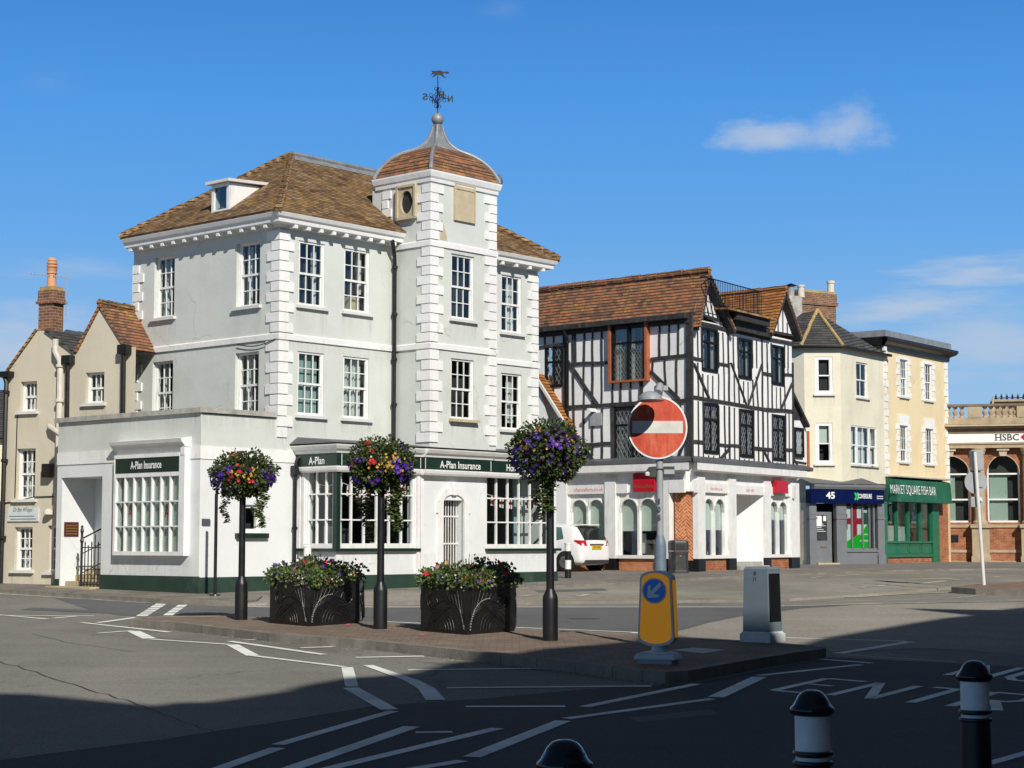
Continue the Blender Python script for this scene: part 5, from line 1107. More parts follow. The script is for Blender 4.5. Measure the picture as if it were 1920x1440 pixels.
# black downpipe and flood lamp on left wall
pipe(B2, [TA.P(TA.u(*Z2(276, 470)), .3, ZH - .1), TA.P(TA.u(*Z2(276, 520)), .1, ZH - .45), TA.P(TA.u(*Z2(277, 1000)), .1, ZL + .2)], .045, brk=[TA.P(TA.u(*Z2(276, 520)), .1, ZH - .5), TA.P(TA.u(*Z2(277, 880)), .1, 6.0)])
u0, z1 = TA.px(*Z2(405, 1030)); u1, z0 = TA.px(*Z2(500, 1130)); m = MB(); m.box(TA, u0 + .2, u0 + .3, 0, .35, z1 - .06, z1 + .04); m.build('camera_box', 'white', B2); MB().box(TA, u0 + .1, u1, .04, .07, z0, z1 - .1).build('utility_panel', 'grey', B2)
# little white house with orange tile roof between the two corner buildings
B3 = thing('small_gabled_house', tuple(TA.P(UL + .3, .0, 0).xy) + (1.0,), 'low white house with steep orange tiled roof squeezed behind the tower building', 'building')
LH = Fac(TA.P(0, -.4 + .9, 0), dirv(130.3)); p0, p1 = LH.px(1000, 700), LH.px(1062, 800)
m = MB(); ex = Vector((TA.n.x, TA.n.y, 0)) * -3.0
a_, b_ = LH.P(p0[0], 0, p0[1]), LH.P(p1[0], 0, p1[1]); c_, d_ = a_ + ex, b_ + ex
roofslab(B3, [a_, b_, d_, c_], 'tile_c'); e_ = LH.P(p0[0] * 2 - p1[0], 0, p1[1]); roofslab(B3, [e_, a_, c_, e_ + ex], 'tile_c')
m = MB(); k = -.12; m.face([LH.P(p1[0] - .1, k, 3.9), LH.P(p0[0], k, p0[1] - .12), LH.P(2 * p0[0] - p1[0], k, 3.9)]); m.face([LH.P(2 * p0[0] - p1[0], k, .9), LH.P(p1[0] - .1, k, .9), LH.P(p1[0] - .1, k, 3.9), LH.P(2 * p0[0] - p1[0], k, 3.9)]); m.build('wall', 'wht_ren', B3)
MB().bar(LH, p0, p1, .08, -.05, .03).build('bargeboard', 'offwhite', B3)
# ================================================================ cream house with a canted corner, number 45
def Z5(x, y): return 1440 + x / 4, 780 + y / 4
def Z4(x, y): return 1440 + x / 4, 500 + y / 4
def ZE_(x, y): return 1500 + x / 6.4, 880 + y / 6.4
CC = G(1513, 1058, PV); CA = Fac(CC, (1, 0.0)); uB = CA.u(1576, 700); CBo = CA.P(uB, 0, 0); CB = Fac(CBo, dirv(37)); uC = CB.u(1657, 700)
B4 = thing('cream_shop_house', (CC.x, CC.y, gz(60) + PV), 'cream rendered three-storey house with slate hipped roof above the navy and grey insurance shop', 'building')
ZH4 = CA.z(1530, 651)
CLf = Fac(CA.P(0, 0, 0), (-dirv(37 - 90)[0], -dirv(37 - 90)[1]))     # left return, going away to the left
def win4(F, x0, y0, x1, y1, **k):
    u0, z1 = F.px(x0, y0); u1, z0 = F.px(x1, y1); return window(F, B4, u0, u1, z0, z1, **k)
win4(CA, 1528, 669, 1562, 739, cols=1, rows=(1, 1), dep=.05, fr=.11, curt=[(.0, 1, 0, 1, 'dark')])
win4(CA, 1529, 793, 1562, 870, cols=1, rows=(1, 1), dep=.05, fr=.11, curt=[(0, 1, .5, 1, 'blind')])
win4(CB, 1605, 678, 1628, 747, cols=2, rows=(1, 1), dep=.08, fr=.06)
u0, z1 = CB.px(1595, 797); u1, z0 = CB.px(1645, 874); w3 = (u1 - u0)
CB.holes.append((u0, u1, z0, z1, .2))
for i, (a, b, c) in enumerate(((0, .25, 1), (.25, .72, 2), (.72, 1, 1))): window(CB, B4, u0 + w3 * a, u0 + w3 * b, z0, z1, cols=max(1, c), rows=(1, 1), dep=.05, fr=.05, hole=False, back='dark' if i == 1 else None, curt=[(0, 1, 0, 1)], sill='offwhite')
ZB4 = CA.z(1540, 903)
wall(CA, B4, 0, uB, ZB4, ZH4, 'cream'); wall(CB, B4, 0, uC, ZB4, ZH4, 'cream'); wall(CLf, B4, -2.6, 0, gz(60), ZH4, 'cream', [])
CR = Fac(CB.P(uC, 0, 0), (-CB.n.x, -CB.n.y)); wall(CR, B4, 0, 6, ZB4, ZH4, 'cream', [])
# slate roof, hipped to the canted corner
e0, e1, e2, e3 = CLf.P(-2.6, .2, ZH4), CA.P(-.15, .22, ZH4), CA.P(uB + .08, .22, ZH4), CB.P(uC + .25, .22, ZH4)
ZP4 = CA.z(1532, 582, -1.6); ap = CA.P(CA.u(1532, 582, -1.6), -1.6, ZP4)
q0 = ap + Vector((-2.2, 2.4, -.15)); q1 = CB.P(uC + .25, -3.4, ZP4 + .0)
roofslab(B4, [e0, e1, ap, q0], 'slate'); roofslab(B4, [e1, e2, ap], 'slate'); roofslab(B4, [e2, e3, q1, ap], 'slate')
roofslab(B4, [ap, q1, q1 + Vector((0, 1, -.2)), q0], 'slate')
M['lichen'] = paint('lichen_mortar', (.42, .30, .12), .9, .35, 5, .3, (.2, .17, .12), 4, .5)
for a_ in (e1, e2): ridge(B4, [a_ + Vector((0, 0, .03)), ap + Vector((0, 0, .03))], 'lichen', .07, .4)
m = MB(); m.tube([e0, e1, e2, e3], .06, 6); m.build('gutter', 'black', B4, smooth=True)
# shop
sp0 = CA.P(.02, .72, 0); sp1 = CB.P(CB.u(1652, 940, .95), .62, 0); C5 = Fac((sp0.x, sp0.y), (sp1.x - sp0.x, sp1.y - sp0.y)); wS = (sp1 - sp0).length
g5 = gz(60); zf0, zf1 = C5.z(1585, 943), C5.z(1585, 921); 
wall(C5, B4, 0, wS, g5, zf0 + .1, 'dark', [(0.02, wS - .02, g5 - 1, zf0 + .05, .1)])
def P5(a, b, c0=g5, c1=None, d0=-.15, d1=.06, nm='pilaster', mat='shopgrey', par=B4): return MB().box(C5, a, b, d0, d1, c0, zf0 if c1 is None else c1).build(nm, mat, par)
def u5(x): return C5.u(1500 + x / 6.4, 1000)
for a, b in ((105, 190), (430, 550), (925, 1005)):
    o = P5(u5(a), u5(b)); MB().box(C5, u5(a) - .02, u5(b) + .02, -.1, .09, zf0 - .62, zf0 - .56).build('pilaster_moulding', 'shopgrey', o); MB().box(C5, u5(a) + .05, u5(b) - .05, .05, .075, zf0 - .45, zf0 - .2).build('pilaster_panel', 'shopgrey', o); MB().box(C5, u5(a) - .02, u5(b) + .02, -.1, .1, g5, g5 + .45).build('pilaster_base', 'shopgrey', o)
# door with dark glass
a, b = u5(193), u5(400); m = MB(); zd = zf0 - .35
for x0, x1, z0, z1 in ((a, a + .1, g5, zd), (b - .22, b, g5, zd), (a + .1, b - .22, g5, g5 + 1.0), (a + .1, b - .22, zd - .12, zd)): m.box(C5, x0, x1, -.2, -.1, z0, z1)
dr = m.build('door', 'shopgrey', B4); MB().box(C5, a + .1, b - .22, -.17, -.16, g5 + 1, zd - .12).build('door_pane', 'binplastic', dr); m = MB(); m.box(C5, a + .14, a + .40, -.158, -.155, g5 + 1.55, g5 + 2.0); m.box(C5, a + .47, a + .62, -.158, -.155, g5 + 1.75, g5 + 2.0); m.build('door_notice', 'txtw', dr)
MB().box(C5, a + .28, a + .56, -.1, -.09, g5 + .72, g5 + .78).build('letterbox', 'brass', dr); o = MB()
for k in range(6): o.box(C5, a + .14, a + .38 + .1 * (k % 3), -.158, -.156, zd - .40 - .07 * k, zd - .38 - .07 * k)
o.build('opening_hours', 'signgrey', dr); MB().box(C5, a - .1, b + .1, -.1, .25, g5, g5 + .16).build('door_step', 'step', B4)
# window with flag poster
a, b = u5(550), u5(925); zw0, zw1 = C5.z(1610, 1030), zf0
MB().box(C5, a, b, -.12, .02, g5, zw0 - .08).build('stall_riser', 'shopgrey', B4); MB().box(C5, a, b, -.12, .07, zw0 - .1, zw0 - .03).build('shop_sill', 'shopgrey', B4)
m = MB(); n3 = [u5(558), u5(628), u5(765), u5(880)]
for x in (a + .03, u5(633), u5(762), b - .35): m.box(C5, x - .03, x + .03, -.1, -.02, zw0, zw1)
m.box(C5, b - .35, b - .3, -.1, -.02, zw0, zw1); m.box(C5, a, b, -.1, -.02, zw0 - .03, zw0 + .04); swn = m.build('shop_window', 'shopgrey', B4)
MB().box(C5, a, b, -.07, -.065, zw0, zw1).build('pane', 'glass', swn); MB().box(C5, 0, wS, -1.2, -1.1, g5, zw1).build('room', 'dark', swn)
p = MB(); zt = zw1 - .12; pe = b - .33
p.box(C5, a + .06, pe, -.10, -.095, zw0 + .02, zt, (.85, .86, .88)); zc = (zw0 + zt) / 2 + .25; xc = u5(675)
p.box(C5, a + .1, pe, -.0949, -.0935, zc - .12, zc + .12, (.5, .02, .05)); p.box(C5, xc - .12, xc + .12, -.0948, -.0932, zw0 + .05, zt, (.5, .02, .05))
p.prism(C5, [(a + .1, zw0 + .02), (pe, zw0 + .02), (pe, zw0 + 1.05), (xc + .3, zw0 + .62), (a + .06, zw0 + .28)], -.094, -.092, (.01, .55, .03))
p.box(C5, pe - .30, pe, -.094, -.0915, zt - .7, zt, (.05, .11, .09)); p.box(C5, pe - .28, pe - .08, -.0915, -.091, zt - .25, zt - .15, (.75, .75, .75)); p.box(C5, pe - .45, pe - .05, -.0915, -.0905, zw0 + .3, zw0 + .36, (.6, .8, .6)); p.box(C5, pe - .45, pe - .05, -.0915, -.0905, zw0 + .55, zw0 + .6, (.6, .8, .6)); p.box(C5, a + .06, a + .16, -.094, -.092, zt - .9, zt - .3, (.05, .08, .12))
p.build('flag_poster', 'print', swn)
MB().box(C5, -.03, .02, -1.3, -.02, g5, zf0).build('wall', 'cream', B4); MB().box(C5, wS - .02, wS + .06, -1.0, .0, g5, zf0 + .1).build('wall', 'shopgrey', B4); fb = MB().box(C5, -.1, wS + .36, -.1, .22, zf0 - .02, zf1 + .06).build('fascia', 'navy', B4)
m = MB(); m.profile(C5, 0, wS + .36, [(0, zf1 + .06), (.26, zf1 + .06), (.32, zf1 + .16), (.32, zf1 + .24), (0, zf1 + .26)]); m.build('fascia_cornice', 'shopgrey', B4)
m = MB(); zz = zf1 + .265; m.mesh([C5.P(-.15, .36, zz), C5.P(wS + .08, .36, zz), C5.P(wS + .0, -.75, zz + .30), C5.P(-.05, -.75, zz + .30)], [(0, 1, 2, 3)]); m.build('lead_roof', 'leaddark', B4)
o = MB(); text(o, C5, '45', C5.u(*ZE_(322, 320)), C5.z(*ZE_(322, 350)), .24, .225, width=.42, bold=.03); text(o, C5, 'COVERSURE', C5.u(*ZE_(735, 330)), C5.z(*ZE_(735, 350)), .17, .225, width=.68, bold=.02)
for k in (0, 1): text(o, C5, ('Insurance', 'Services')[k], C5.u(*ZE_(915, 330)), C5.z(*ZE_(915, 332 + 26 * k)), .06, .225, width=.3, bold=.02)
o.build('lettering', 'txtw', fb)
o = MB(); u, z = C5.px(*ZE_(632, 326)); 
for s_ in (1, -1): o.bar(C5, (u - .07, z - .14 * s_), (u + .07, z + .14 * s_), .07, .22, .226, (.02, .5, .12))
o.build('logo', 'print', fb)
# chimney stack behind
CHX = Fac(tuple(CB.P(-.2, -3.6, 0).xy), dirv(60))
B5 = thing('brick_chimney', tuple(CHX.P(0, 0, 0).xy) + (6.5,), 'wide red brick chimney stack with white pot standing behind the slate roof', 'chimney')
u0, z1 = CHX.px(1499, 552); u1, z0 = CHX.px(1568, 610); zt = CHX.z(1530, 548)
m = MB(); m.box(CHX, u0, u1, -1.2, 0, z0 - 2.5, zt - .5); m.build('stack', 'brickc', B5)
m = MB(); m.box(CHX, u0 - .05, u1 + .08, -1.28, .06, zt - .52, zt - .38); m.box(CHX, u0, u1 + .03, -1.22, .03, zt - .38, zt - .02); m.build('stack_head', 'brickc', B5)
m = MB(); m.box(CHX, u0, u1, -1.2, .0, zt - .02, zt + .08); m.build('mortar_cap', 'lichen', B5)
pu = CHX.u(1558, 560, -.4); p = CHX.P(pu, -.4, zt + .05); MB().lathe(p, [(.17, 0), (.15, .1), (.14, .42), (.17, .44), (.17, .54), (.13, .55)], 14).build('chimney_pot', 'potwhite', B5, smooth=True)
CH2 = Fac(tuple(CB.P(-1.6, -3.3, 0).xy), dirv(60)); B6 = thing('rendered_chimney', tuple(CH2.P(0, 0, 0).xy) + (6.5,), 'grey rendered chimney stack with cowled pot and white pot, left of the brick stack', 'chimney')
u0, z1 = CH2.px(1474, 553); u1, _ = CH2.px(1500, 553); m = MB(); m.box(CH2, u0, u1 + .1, -1.0, 0, z1 - 3.5, z1); m.build('stack', 'coping', B6)
p = CH2.P(CH2.u(1483, 550, -.4), -.4, z1); MB().lathe(p, [(.14, 0), (.14, .38), (.15, .4)], 12).build('chimney_pot', 'grey', B6, smooth=True); MB().lathe(p + Vector((0, 0, .44)), [(.2, 0), (.24, .02), (.12, .08), (.02, .12)], 14).build('cowl', 'iron', B6, smooth=True)
p = CH2.P(CH2.u(1502, 550, -.3), -.3, z1); MB().lathe(p, [(.15, 0), (.14, .08), (.13, .4), (.16, .42), (.16, .5), (.12, .51)], 12).build('chimney_pot', 'potwhite', B6, smooth=True)
# ================================================================ yellow house over the fish bar
YO = CB.P(uC, 0, 0); Y = Fac((YO.x, YO.y), dirv(37)); uY = Y.u(1778, 800)
B7 = thing('yellow_shop_house', (YO.x, YO.y, gz(60) + PV), 'pale yellow rendered house with white quoins and heavy dark cornice above a green fish bar', 'building')
zh = Y.z(1700, 668) ; zh = (Y.z(1660, 652) + Y.z(1770, 676)) / 2; ZB7 = 3.6
def surround(F, u0, u1, z0, z1, lintel):
    n = 7; h = (z1 - z0 + .1) / n
    m = MB()
    for i in range(n):
        w_ = .30 if i % 2 == 0 else .18; za, zb = z0 - .05 + h * i + .008, z0 - .05 + h * (i + 1) - .008
        m.box(F, u0 - w_, u0 - .0, 0, .035, za, zb); m.box(F, u1, u1 + w_, 0, .035, za, zb)
    if lintel: m.prism(F, [(u0 - .04, z1), (u1 + .04, z1), (u1 + .16, z1 + .42), (u0 - .16, z1 + .42)], 0, .045)
    else: m.box(F, u0 - .05, u1 + .05, 0, .035, z1 + .0, z1 + .12)
    return m.build('window_surround', 'ren_quoin', B7)
for (x0, y0, x1, y1, c, l) in ((1686, 673, 1702, 745, 3, 0), (1732, 682, 1748, 752, 3, 0), (1686, 797, 1702, 867, 3, 1), (1734, 803, 1750, 871, 3, 1)):
    u0, z1 = Y.px(x0, y0); u1, z0 = Y.px(x1, y1); window(Y, B7, u0, u1, z0, z1, cols=c, rows=(2, 2) if not l else (2, 1), dep=.06, fr=.05, bw=.018, curt=[(0, .9, 0, .6)] if not l else [(0, .3, 0, 1)]); surround(Y, u0, u1, z0, z1, l)
wall(Y, B7, 0, uY, ZB7, zh, 'yellow'); YR = Fac(Y.P(uY, 0, 0), (-Y.n.x, -Y.n.y)); wall(YR, B7, 0, 6, gz(60), zh, 'yellow', []); YL = Fac(Y.P(0, 0, 0), (-Y.n.x, -Y.n.y)); wall(YL, B7, 0, 6, ZH4 - 1, zh, 'yellow', [])
quoins(Y, None, B7, .0, ZB7 + .1, zh - .1, 1, h=.3, big=.34, small=.22); quoins(Y, None, B7, uY, ZB7 + .1, zh - .1, -1, h=.3, big=.34, small=.22)
m = MB(); m.box(Y, -.1, .12, 0, .1, zh - .12, zh + .05); m.build('cornice_bracket', 'white', B7)
pf = [(0, zh - .08), (.08, zh - .06), (.10, zh + .12), (.30, zh + .22), (.38, zh + .32), (.38, zh + .42), (0, zh + .46)]
m = MB(); m.profile(Y, -.0, uY, pf, 1, 1); m.build('cornice', 'black', B7); m = MB(); m.profile(YL, -0.02, 3, [(0, z) if d == 0 else (-d, z) for d, z in pf], -1, 0) if False else m.box(Y, -.38, 0, -2.6, .0, zh + .1, zh + .42); m.build('cornice_return', 'black', B7)
m = MB(); m.box(Y, -.15, uY + .12, -3, .16, zh + .46, zh + .72); m.build('lead_parapet', 'lead', B7)
# fish bar canopy and front
zc0, zc1 = Y.z(1700, 941, .45), Y.z(1700, 900, .45); u0, u1 = -.02, Y.u(1783, 930, .45)
m = MB(); m.mesh([Y.P(u0, .0, zc0), Y.P(u1, .0, zc0), Y.P(u1, .50, zc0), Y.P(u0, .50, zc0), Y.P(u0, 0, zc1 + .1), Y.P(u1, 0, zc1 + .1), Y.P(u1, .42, zc1), Y.P(u0, .42, zc1)], [(0, 1, 2, 3), (7, 6, 5, 4), (3, 2, 6, 7), (0, 3, 7, 4), (2, 1, 5, 6), (1, 0, 4, 5)]); cn = m.build('canopy', 'green_awn', B7)
m = MB(); cfz = (zc0 + zc1) / 2; class_F = Y
for x in (u0 + .3, u1 - .95, u1 - .05): m.hexa([Y.P(x, .505, zc0 + .1), Y.P(x + .03, .505, zc0 + .1), Y.P(x + .03, .49, zc0 + .1), Y.P(x, .49, zc0 + .1), Y.P(x, .445, zc1 - .08), Y.P(x + .03, .445, zc1 - .08), Y.P(x + .03, .43, zc1 - .08), Y.P(x, .43, zc1 - .08)])
m.build('canopy_battens', 'green', cn); MB().box(Y, u0 - .05, u1 + .12, 0, .48, zc1 + .1, zc1 + .15).build('canopy_cap', 'coping', cn)
class Slope:                            # the leaning canopy face as a drawing surface
    def P(s, u, d, z): f = (z - zc0) / (zc1 - zc0); return Y.P(u, .50 - .08 * f + d, z)
o = MB(); tu0, tu1 = Y.u(*ZE_(1095, 230), .5), Y.u(*ZE_(1640, 290), .5); zm = zc0 + (zc1 - zc0) * .36
text(o, Slope(), 'MARKET SQUARE FISH BAR', (tu0 + tu1) / 2, zm, .36, .012, width=(tu1 - tu0), bold=-.004)
# serifs
o.build('lettering', 'txtw', cn)
ug = [Y.u(*ZE_(x, 640), .0) for x in (985, 1025, 1155, 1295, 1440, 1575, 1650)]; zr = Y.z(1690, 1016); gz5 = gz(60)
m = MB()
for i in range(1, 6):
    m.box(Y, ug[i] - .035, ug[i] + .035, -.1, .06, zr, zc0)
m.box(Y, ug[0], ug[1], -.1, .08, gz5, zc0); m.box(Y, ug[5] - .02, ug[6], -.1, .08, gz5, zc0); m.box(Y, ug[1], ug[5], -.1, .08, zr - .05, zr + .03); sf = m.build('shop_frame', 'green', B7)
m = MB(); m.box(Y, ug[1], ug[5], -.12, .02, gz5 + .38, zr - .05)
for i in range(1, 5):
    a, b = ug[i] + .06, ug[i + 1] - .06
    for x0, x1, z0, z1 in ((a, a + .05, gz5 + .5, zr - .1), (b - .05, b, gz5 + .5, zr - .1), (a, b, gz5 + .48, gz5 + .53), (a, b, zr - .15, zr - .1)): m.box(Y, x0, x1, .02, .04, z0, z1)
m.box(Y, ug[0], ug[5], -.1, .07, gz5 + .34, gz5 + .42); m.build('stall_riser', 'green', B7); MB().box(Y, ug[1], ug[5], -.1, .0, gz5, gz5 + .34).build('brick_base', 'brickr', B7)
MB().box(Y, ug[1], ug[5], -.05, -.045, zr, zc0).build('pane', 'glass', sf); MB().box(Y, ug[1] - .3, ug[5], -1.8, -1.7, gz5, zc0).build('room', 'dark', sf); m = MB(); m.box(Y, ug[1], ug[2] - .04, -.1, -.09, zr + .02, zr + .65); m.box(Y, ug[2] + .02, ug[3] - .12, -.1, -.09, zr + .02, zr + .62); m.build('net_curtain', 'curtain', sf)
MB().box(Y, 0, ug[1], -.1, .05, gz5, zc0).build('side_panel', 'green', B7); MB().box(Y, ug[6], uY, -.3, -.1, gz5, 3.7).build('brick_return', 'brickr', B7)
# pot plants in the window
rp_ = random.Random(5)
for k, (fx, hh, n_, lab) in enumerate(((.45, 1.5, 150, 'tall bright green leafy plant in a pale blue pot in the fish bar window'), (1.45, 1.1, 80, 'smaller dark leafy plant in a pale pot, right end of the fish bar window'))):
    u = ug[3] + fx; b_ = Y.P(u, -.28, zr + .02); pp = thing('potted_plant', tuple(b_), lab, 'plant', 'plants in the fish bar window')
    MB().lathe(b_, [(.12, 0), (.16, .28), (.17, .3), (.15, .31)], 12).build('pot', 'boxgrey', pp, smooth=True); m = MB()
    for i in range(n_):
        h_ = rp_.random(); c = b_ + Vector((rp_.gauss(0, .17), rp_.gauss(0, .08), .25 + h_ * hh)); a_ = rp_.uniform(0, 6.3); L_ = rp_.uniform(.08, .2)
        d = Vector((cos(a_), sin(a_) * .6, rp_.uniform(-.5, .6))) * L_; s_ = d.cross(Vector((0, 0, 1))).normalized() * L_ * .22; g_ = rp_.uniform(.5, 1.3); col = (.16 * g_, .28 * g_, .03 * g_) if k == 0 else (.05 * g_, .10 * g_, .03 * g_)
        m.face([c, c + d * .5 + s_, c + d, c + d * .5 - s_], col)
    m.build('foliage', 'leaf', pp)
# ================================================================ sandstone bank
HB0 = Y.P(uY - .1, .0, 0); tH = Vector(dirv(103)); HBK = Fac((HB0.x - tH.x * 1.2, HB0.y - tH.y * 1.2 + .4), dirv(103)); H = HBK
B8 = thing('sandstone_bank', (HB0.x, HB0.y, gz(60) + PV), 'sandstone and orange brick bank with balustraded parapet and round arched windows', 'building')
def Z7(x, y): return 1750 + x / 8, 720 + y / 8
uh0, uh1 = H.u(1752, 900) - .3, H.u(2010, 900)
zsgn0, zsgn1 = H.z(*Z7(700, 885)), H.z(*Z7(700, 750)); zcor = H.z(*Z7(700, 620)); zb_ = H.z(*Z7(700, 345)); ztop = H.z(*Z7(700, 310)); zarch = H.z(*Z7(700, 965)); zs8 = H.z(1780, 984); zbr = H.z(1800, 984); g8 = gz(70)
# arches
ar = []
for (xl, xr) in ((1745, 1818), (1851, 1912), (1945, 2006)): ar.append((H.u(xl, 900), H.u(xr, 900)))
zspr = H.z(1850, 890); H.holes = [(a, b, zbr + .1, zarch - .3, .35) for a, b in ar]
wall(H, B8, uh0, uh1, g8, zarch, 'brickr')
for a, b in ar:
    c = (a + b) / 2; r_ = (b - a) / 2; arc = [(c - r_ * cos(pi * k / 12), zspr + (zarch - .32 - zspr) * sin(pi * k / 12)) for k in range(13)]; m = MB()
    for k in range(12): m.prism(H, [arc[k], arc[k + 1], (arc[k + 1][0], zarch - .3), (arc[k][0], zarch - .3)], -.34, -.002)
    m.build('arch_spandrel', 'brickr', B8); m = MB()
    for k in range(12):
        oa, ob = [(c + (p[0] - c) * 1.04, zspr + (p[1] - zspr) * 1.04) for p in (arc[k], arc[k + 1])]; m.prism(H, [arc[k], arc[k + 1], ob, oa], -.3, .02)
    m.build('arch_moulding', 'stonew', B8); m = MB(); z0 = zbr + .1
    m.box(H, a, a + .07, -.25, -.15, z0, zspr + .4); m.box(H, b - .07, b, -.25, -.15, z0, zspr + .4); m.box(H, a, b, -.25, -.15, z0, z0 + .08); m.box(H, a, b, -.25, -.14, z0 + .95, z0 + 1.02); m.box(H, a, b, -.25, -.14, zspr, zspr + .07); o = m.build('arched_window', 'white', B8)
    MB().box(H, a, b, -.21, -.205, z0, zarch - .3).build('pane', 'glass', o); MB().box(H, a + .1, c + (b - c) * .25, -.3, -.29, z0, zspr).build('blind', 'blind', o); MB().box(H, a, b, -.5, -.45, z0, zarch).build('room', 'room', o)
    m = MB(); m.prism(H, [(c - .13, zarch - .35), (c + .13, zarch - .35), (c + .2, zarch - .02), (c - .2, zarch - .02)], -.05, .22); m.box(H, c - .26, c + .26, 0, .28, zarch - .12, zarch - .0); m.build('keystone', 'stonew', B8)
# columns on piers
cols_ = [H.u(1836, 900), H.u(1928, 900), H.u(1752, 900)]
for u in cols_:
    m = MB(); m.box(H, u - .36, u + .36, -.1, .42, g8, zbr); m.box(H, u - .42, u + .42, -.1, .5, zbr - .14, zbr + .02); m.box(H, u - .4, u + .4, -.1, .46, g8, g8 + .35); pr_ = m.build('pier', 'stone', B8)
    c = H.P(u, .14, zbr + .02); MB().lathe(c, [(.32, 0), (.32, .1), (.25, .16), (.24, .3), (.225, zarch - zbr - .5), (.20, zarch - zbr - .32), (.26, zarch - zbr - .28), (.26, zarch - zbr - .2), (.32, zarch - zbr - .1), (.32, zarch - zbr - .02)], 20).build('column', 'stone', B8, smooth=True)
m = MB(); m.box(H, uh0, uh1, -.05, .06, zbr - .12, zbr); m.box(H, uh0, uh1, -.05, .05, g8, g8 + .14); m.box(H, uh0, uh1, -.05, .045, g8 + .5, g8 + .62); m.build('stone_band', 'stone', B8)
m = MB(); m.box(H, H.u(1786, 1014) - .2, H.u(1786, 1014) + .25, 0, .03, g8 + .95, g8 + 1.25); m.build('night_safe', 'black', B8)
m = MB(); m.box(H, uh0, uh1, -.2, .35, zarch, zarch + .16); m.box(H, uh0, uh1, -.2, .4, zarch + .16, zsgn0 - .01); m.build('architrave', 'stone', B8)
fs = MB().box(H, uh0, uh1, -.2, .38, zsgn0, zsgn1).build('sign_fascia', 'txtw', B8)
o = MB(); tu = H.u(*Z7(925, 810)); tz = H.z(*Z7(925, 855)); text(o, H, 'HSBC', tu, tz, .27, .385, width=.98, bold=.012, align='L')
# serif strokes on the capitals
for x in (0, .19): 
    for z in (0, .25): o.box(H, tu - .03 + x, tu + .10 + x, .386, .392, tz + z, tz + z + .025)
for z in (0, .25): o.box(H, tu + .50, tu + .6, .386, .392, tz + z, tz + z + .025)
o.build('lettering', 'txtb', fs)
o = MB(); tu2 = H.u(*Z7(1300, 800)); hz_ = tz + .135; hh = .16
for s_, x in ((1, tu2), ): 
    o.prism(H, [(x, hz_), (x + hh, hz_ + hh), (x + hh, hz_ - hh)], .38, .388); o.prism(H, [(x + 4 * hh, hz_), (x + 3 * hh, hz_ + hh), (x + 3 * hh, hz_ - hh)], .38, .388); o.prism(H, [(x + hh, hz_ + hh), (x + 3 * hh, hz_ + hh), (x + 2 * hh, hz_)], .38, .389); o.prism(H, [(x + hh, hz_ - hh), (x + 3 * hh, hz_ - hh), (x + 2 * hh, hz_)], .38, .389)
o.build('logo', 'redsign', fs)
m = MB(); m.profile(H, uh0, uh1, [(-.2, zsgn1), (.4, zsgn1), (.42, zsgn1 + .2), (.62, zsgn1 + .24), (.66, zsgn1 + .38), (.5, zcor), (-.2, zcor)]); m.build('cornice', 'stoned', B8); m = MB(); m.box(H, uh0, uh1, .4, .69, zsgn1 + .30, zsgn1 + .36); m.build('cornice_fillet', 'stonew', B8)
# balustrade
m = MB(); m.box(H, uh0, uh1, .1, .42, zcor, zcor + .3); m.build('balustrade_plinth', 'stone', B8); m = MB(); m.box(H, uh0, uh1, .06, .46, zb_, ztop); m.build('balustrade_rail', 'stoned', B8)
blk = [(H.u(*Z7(520, 450)), H.u(*Z7(715, 450))), (H.u(*Z7(1245, 450)), H.u(*Z7(1500, 450)))]
for a, b in blk: MB().box(H, a, b, .08, .44, zcor + .3, zb_).build('balustrade_block', 'stone', B8)
hb_ = zb_ - zcor - .3; xs = [Z7(x, 0)[0] for x in (225, 325, 425, 770, 860, 955, 1050, 1150, 1225)]
for x in xs:
    c = H.P(H.u(x, 775), .26, zcor + .3); MB().lathe(c, [(.11, 0), (.11, .06), (.06, .1), (.11, .2), (.12, .28), (.06, hb_ * .62), (.055, hb_ * .8), (.10, hb_ * .88), (.11, hb_)], 10).build('baluster', 'stone', B8, smooth=True)
# roof lantern behind with iron cresting
B9 = thing('roof_lantern', tuple(H.P(H.u(1880, 745), -4, zcor)), 'stone roof lantern with black iron cresting behind the bank parapet', 'roof lantern')
HL = Fac(H.P(0, -4, 0), dirv(103)); u0, z1 = HL.px(*Z7(905, 235)); m = MB(); m.box(HL, u0, u0 + 7, -3, 0, zcor - .5, z1); m.box(HL, u0 - .1, u0 + 7, -3, .1, z1 - .1, z1); m.build('lantern', 'stone', B9)
u2 = HL.u(*Z7(805, 250)); zt9 = HL.z(*Z7(850, 195)); m = MB(); m.prism(HL, [(u2, zcor - .5), (u0, zcor - .5), (u0, zt9), (u2 + .25, zt9)], -.6, .12); m.build('scroll_block', 'stonew', B9); m = MB(); m.box(HL, u0, u0 + 7, -.02, .02, z1 + .05, z1 + .09)
for k in range(24): x = u0 + .1 + k * .24; m.prism(HL, [(x - .05, z1), (x + .05, z1), (x + .02, z1 + .22), (x, z1 + .28), (x - .02, z1 + .22)], -.01, .01); m.prism(HL, [(x - .06, z1 + .13), (x, z1 + .2), (x + .06, z1 + .13), (x, z1 + .08)], -.012, .012)
m.build('cresting', 'iron', B9)
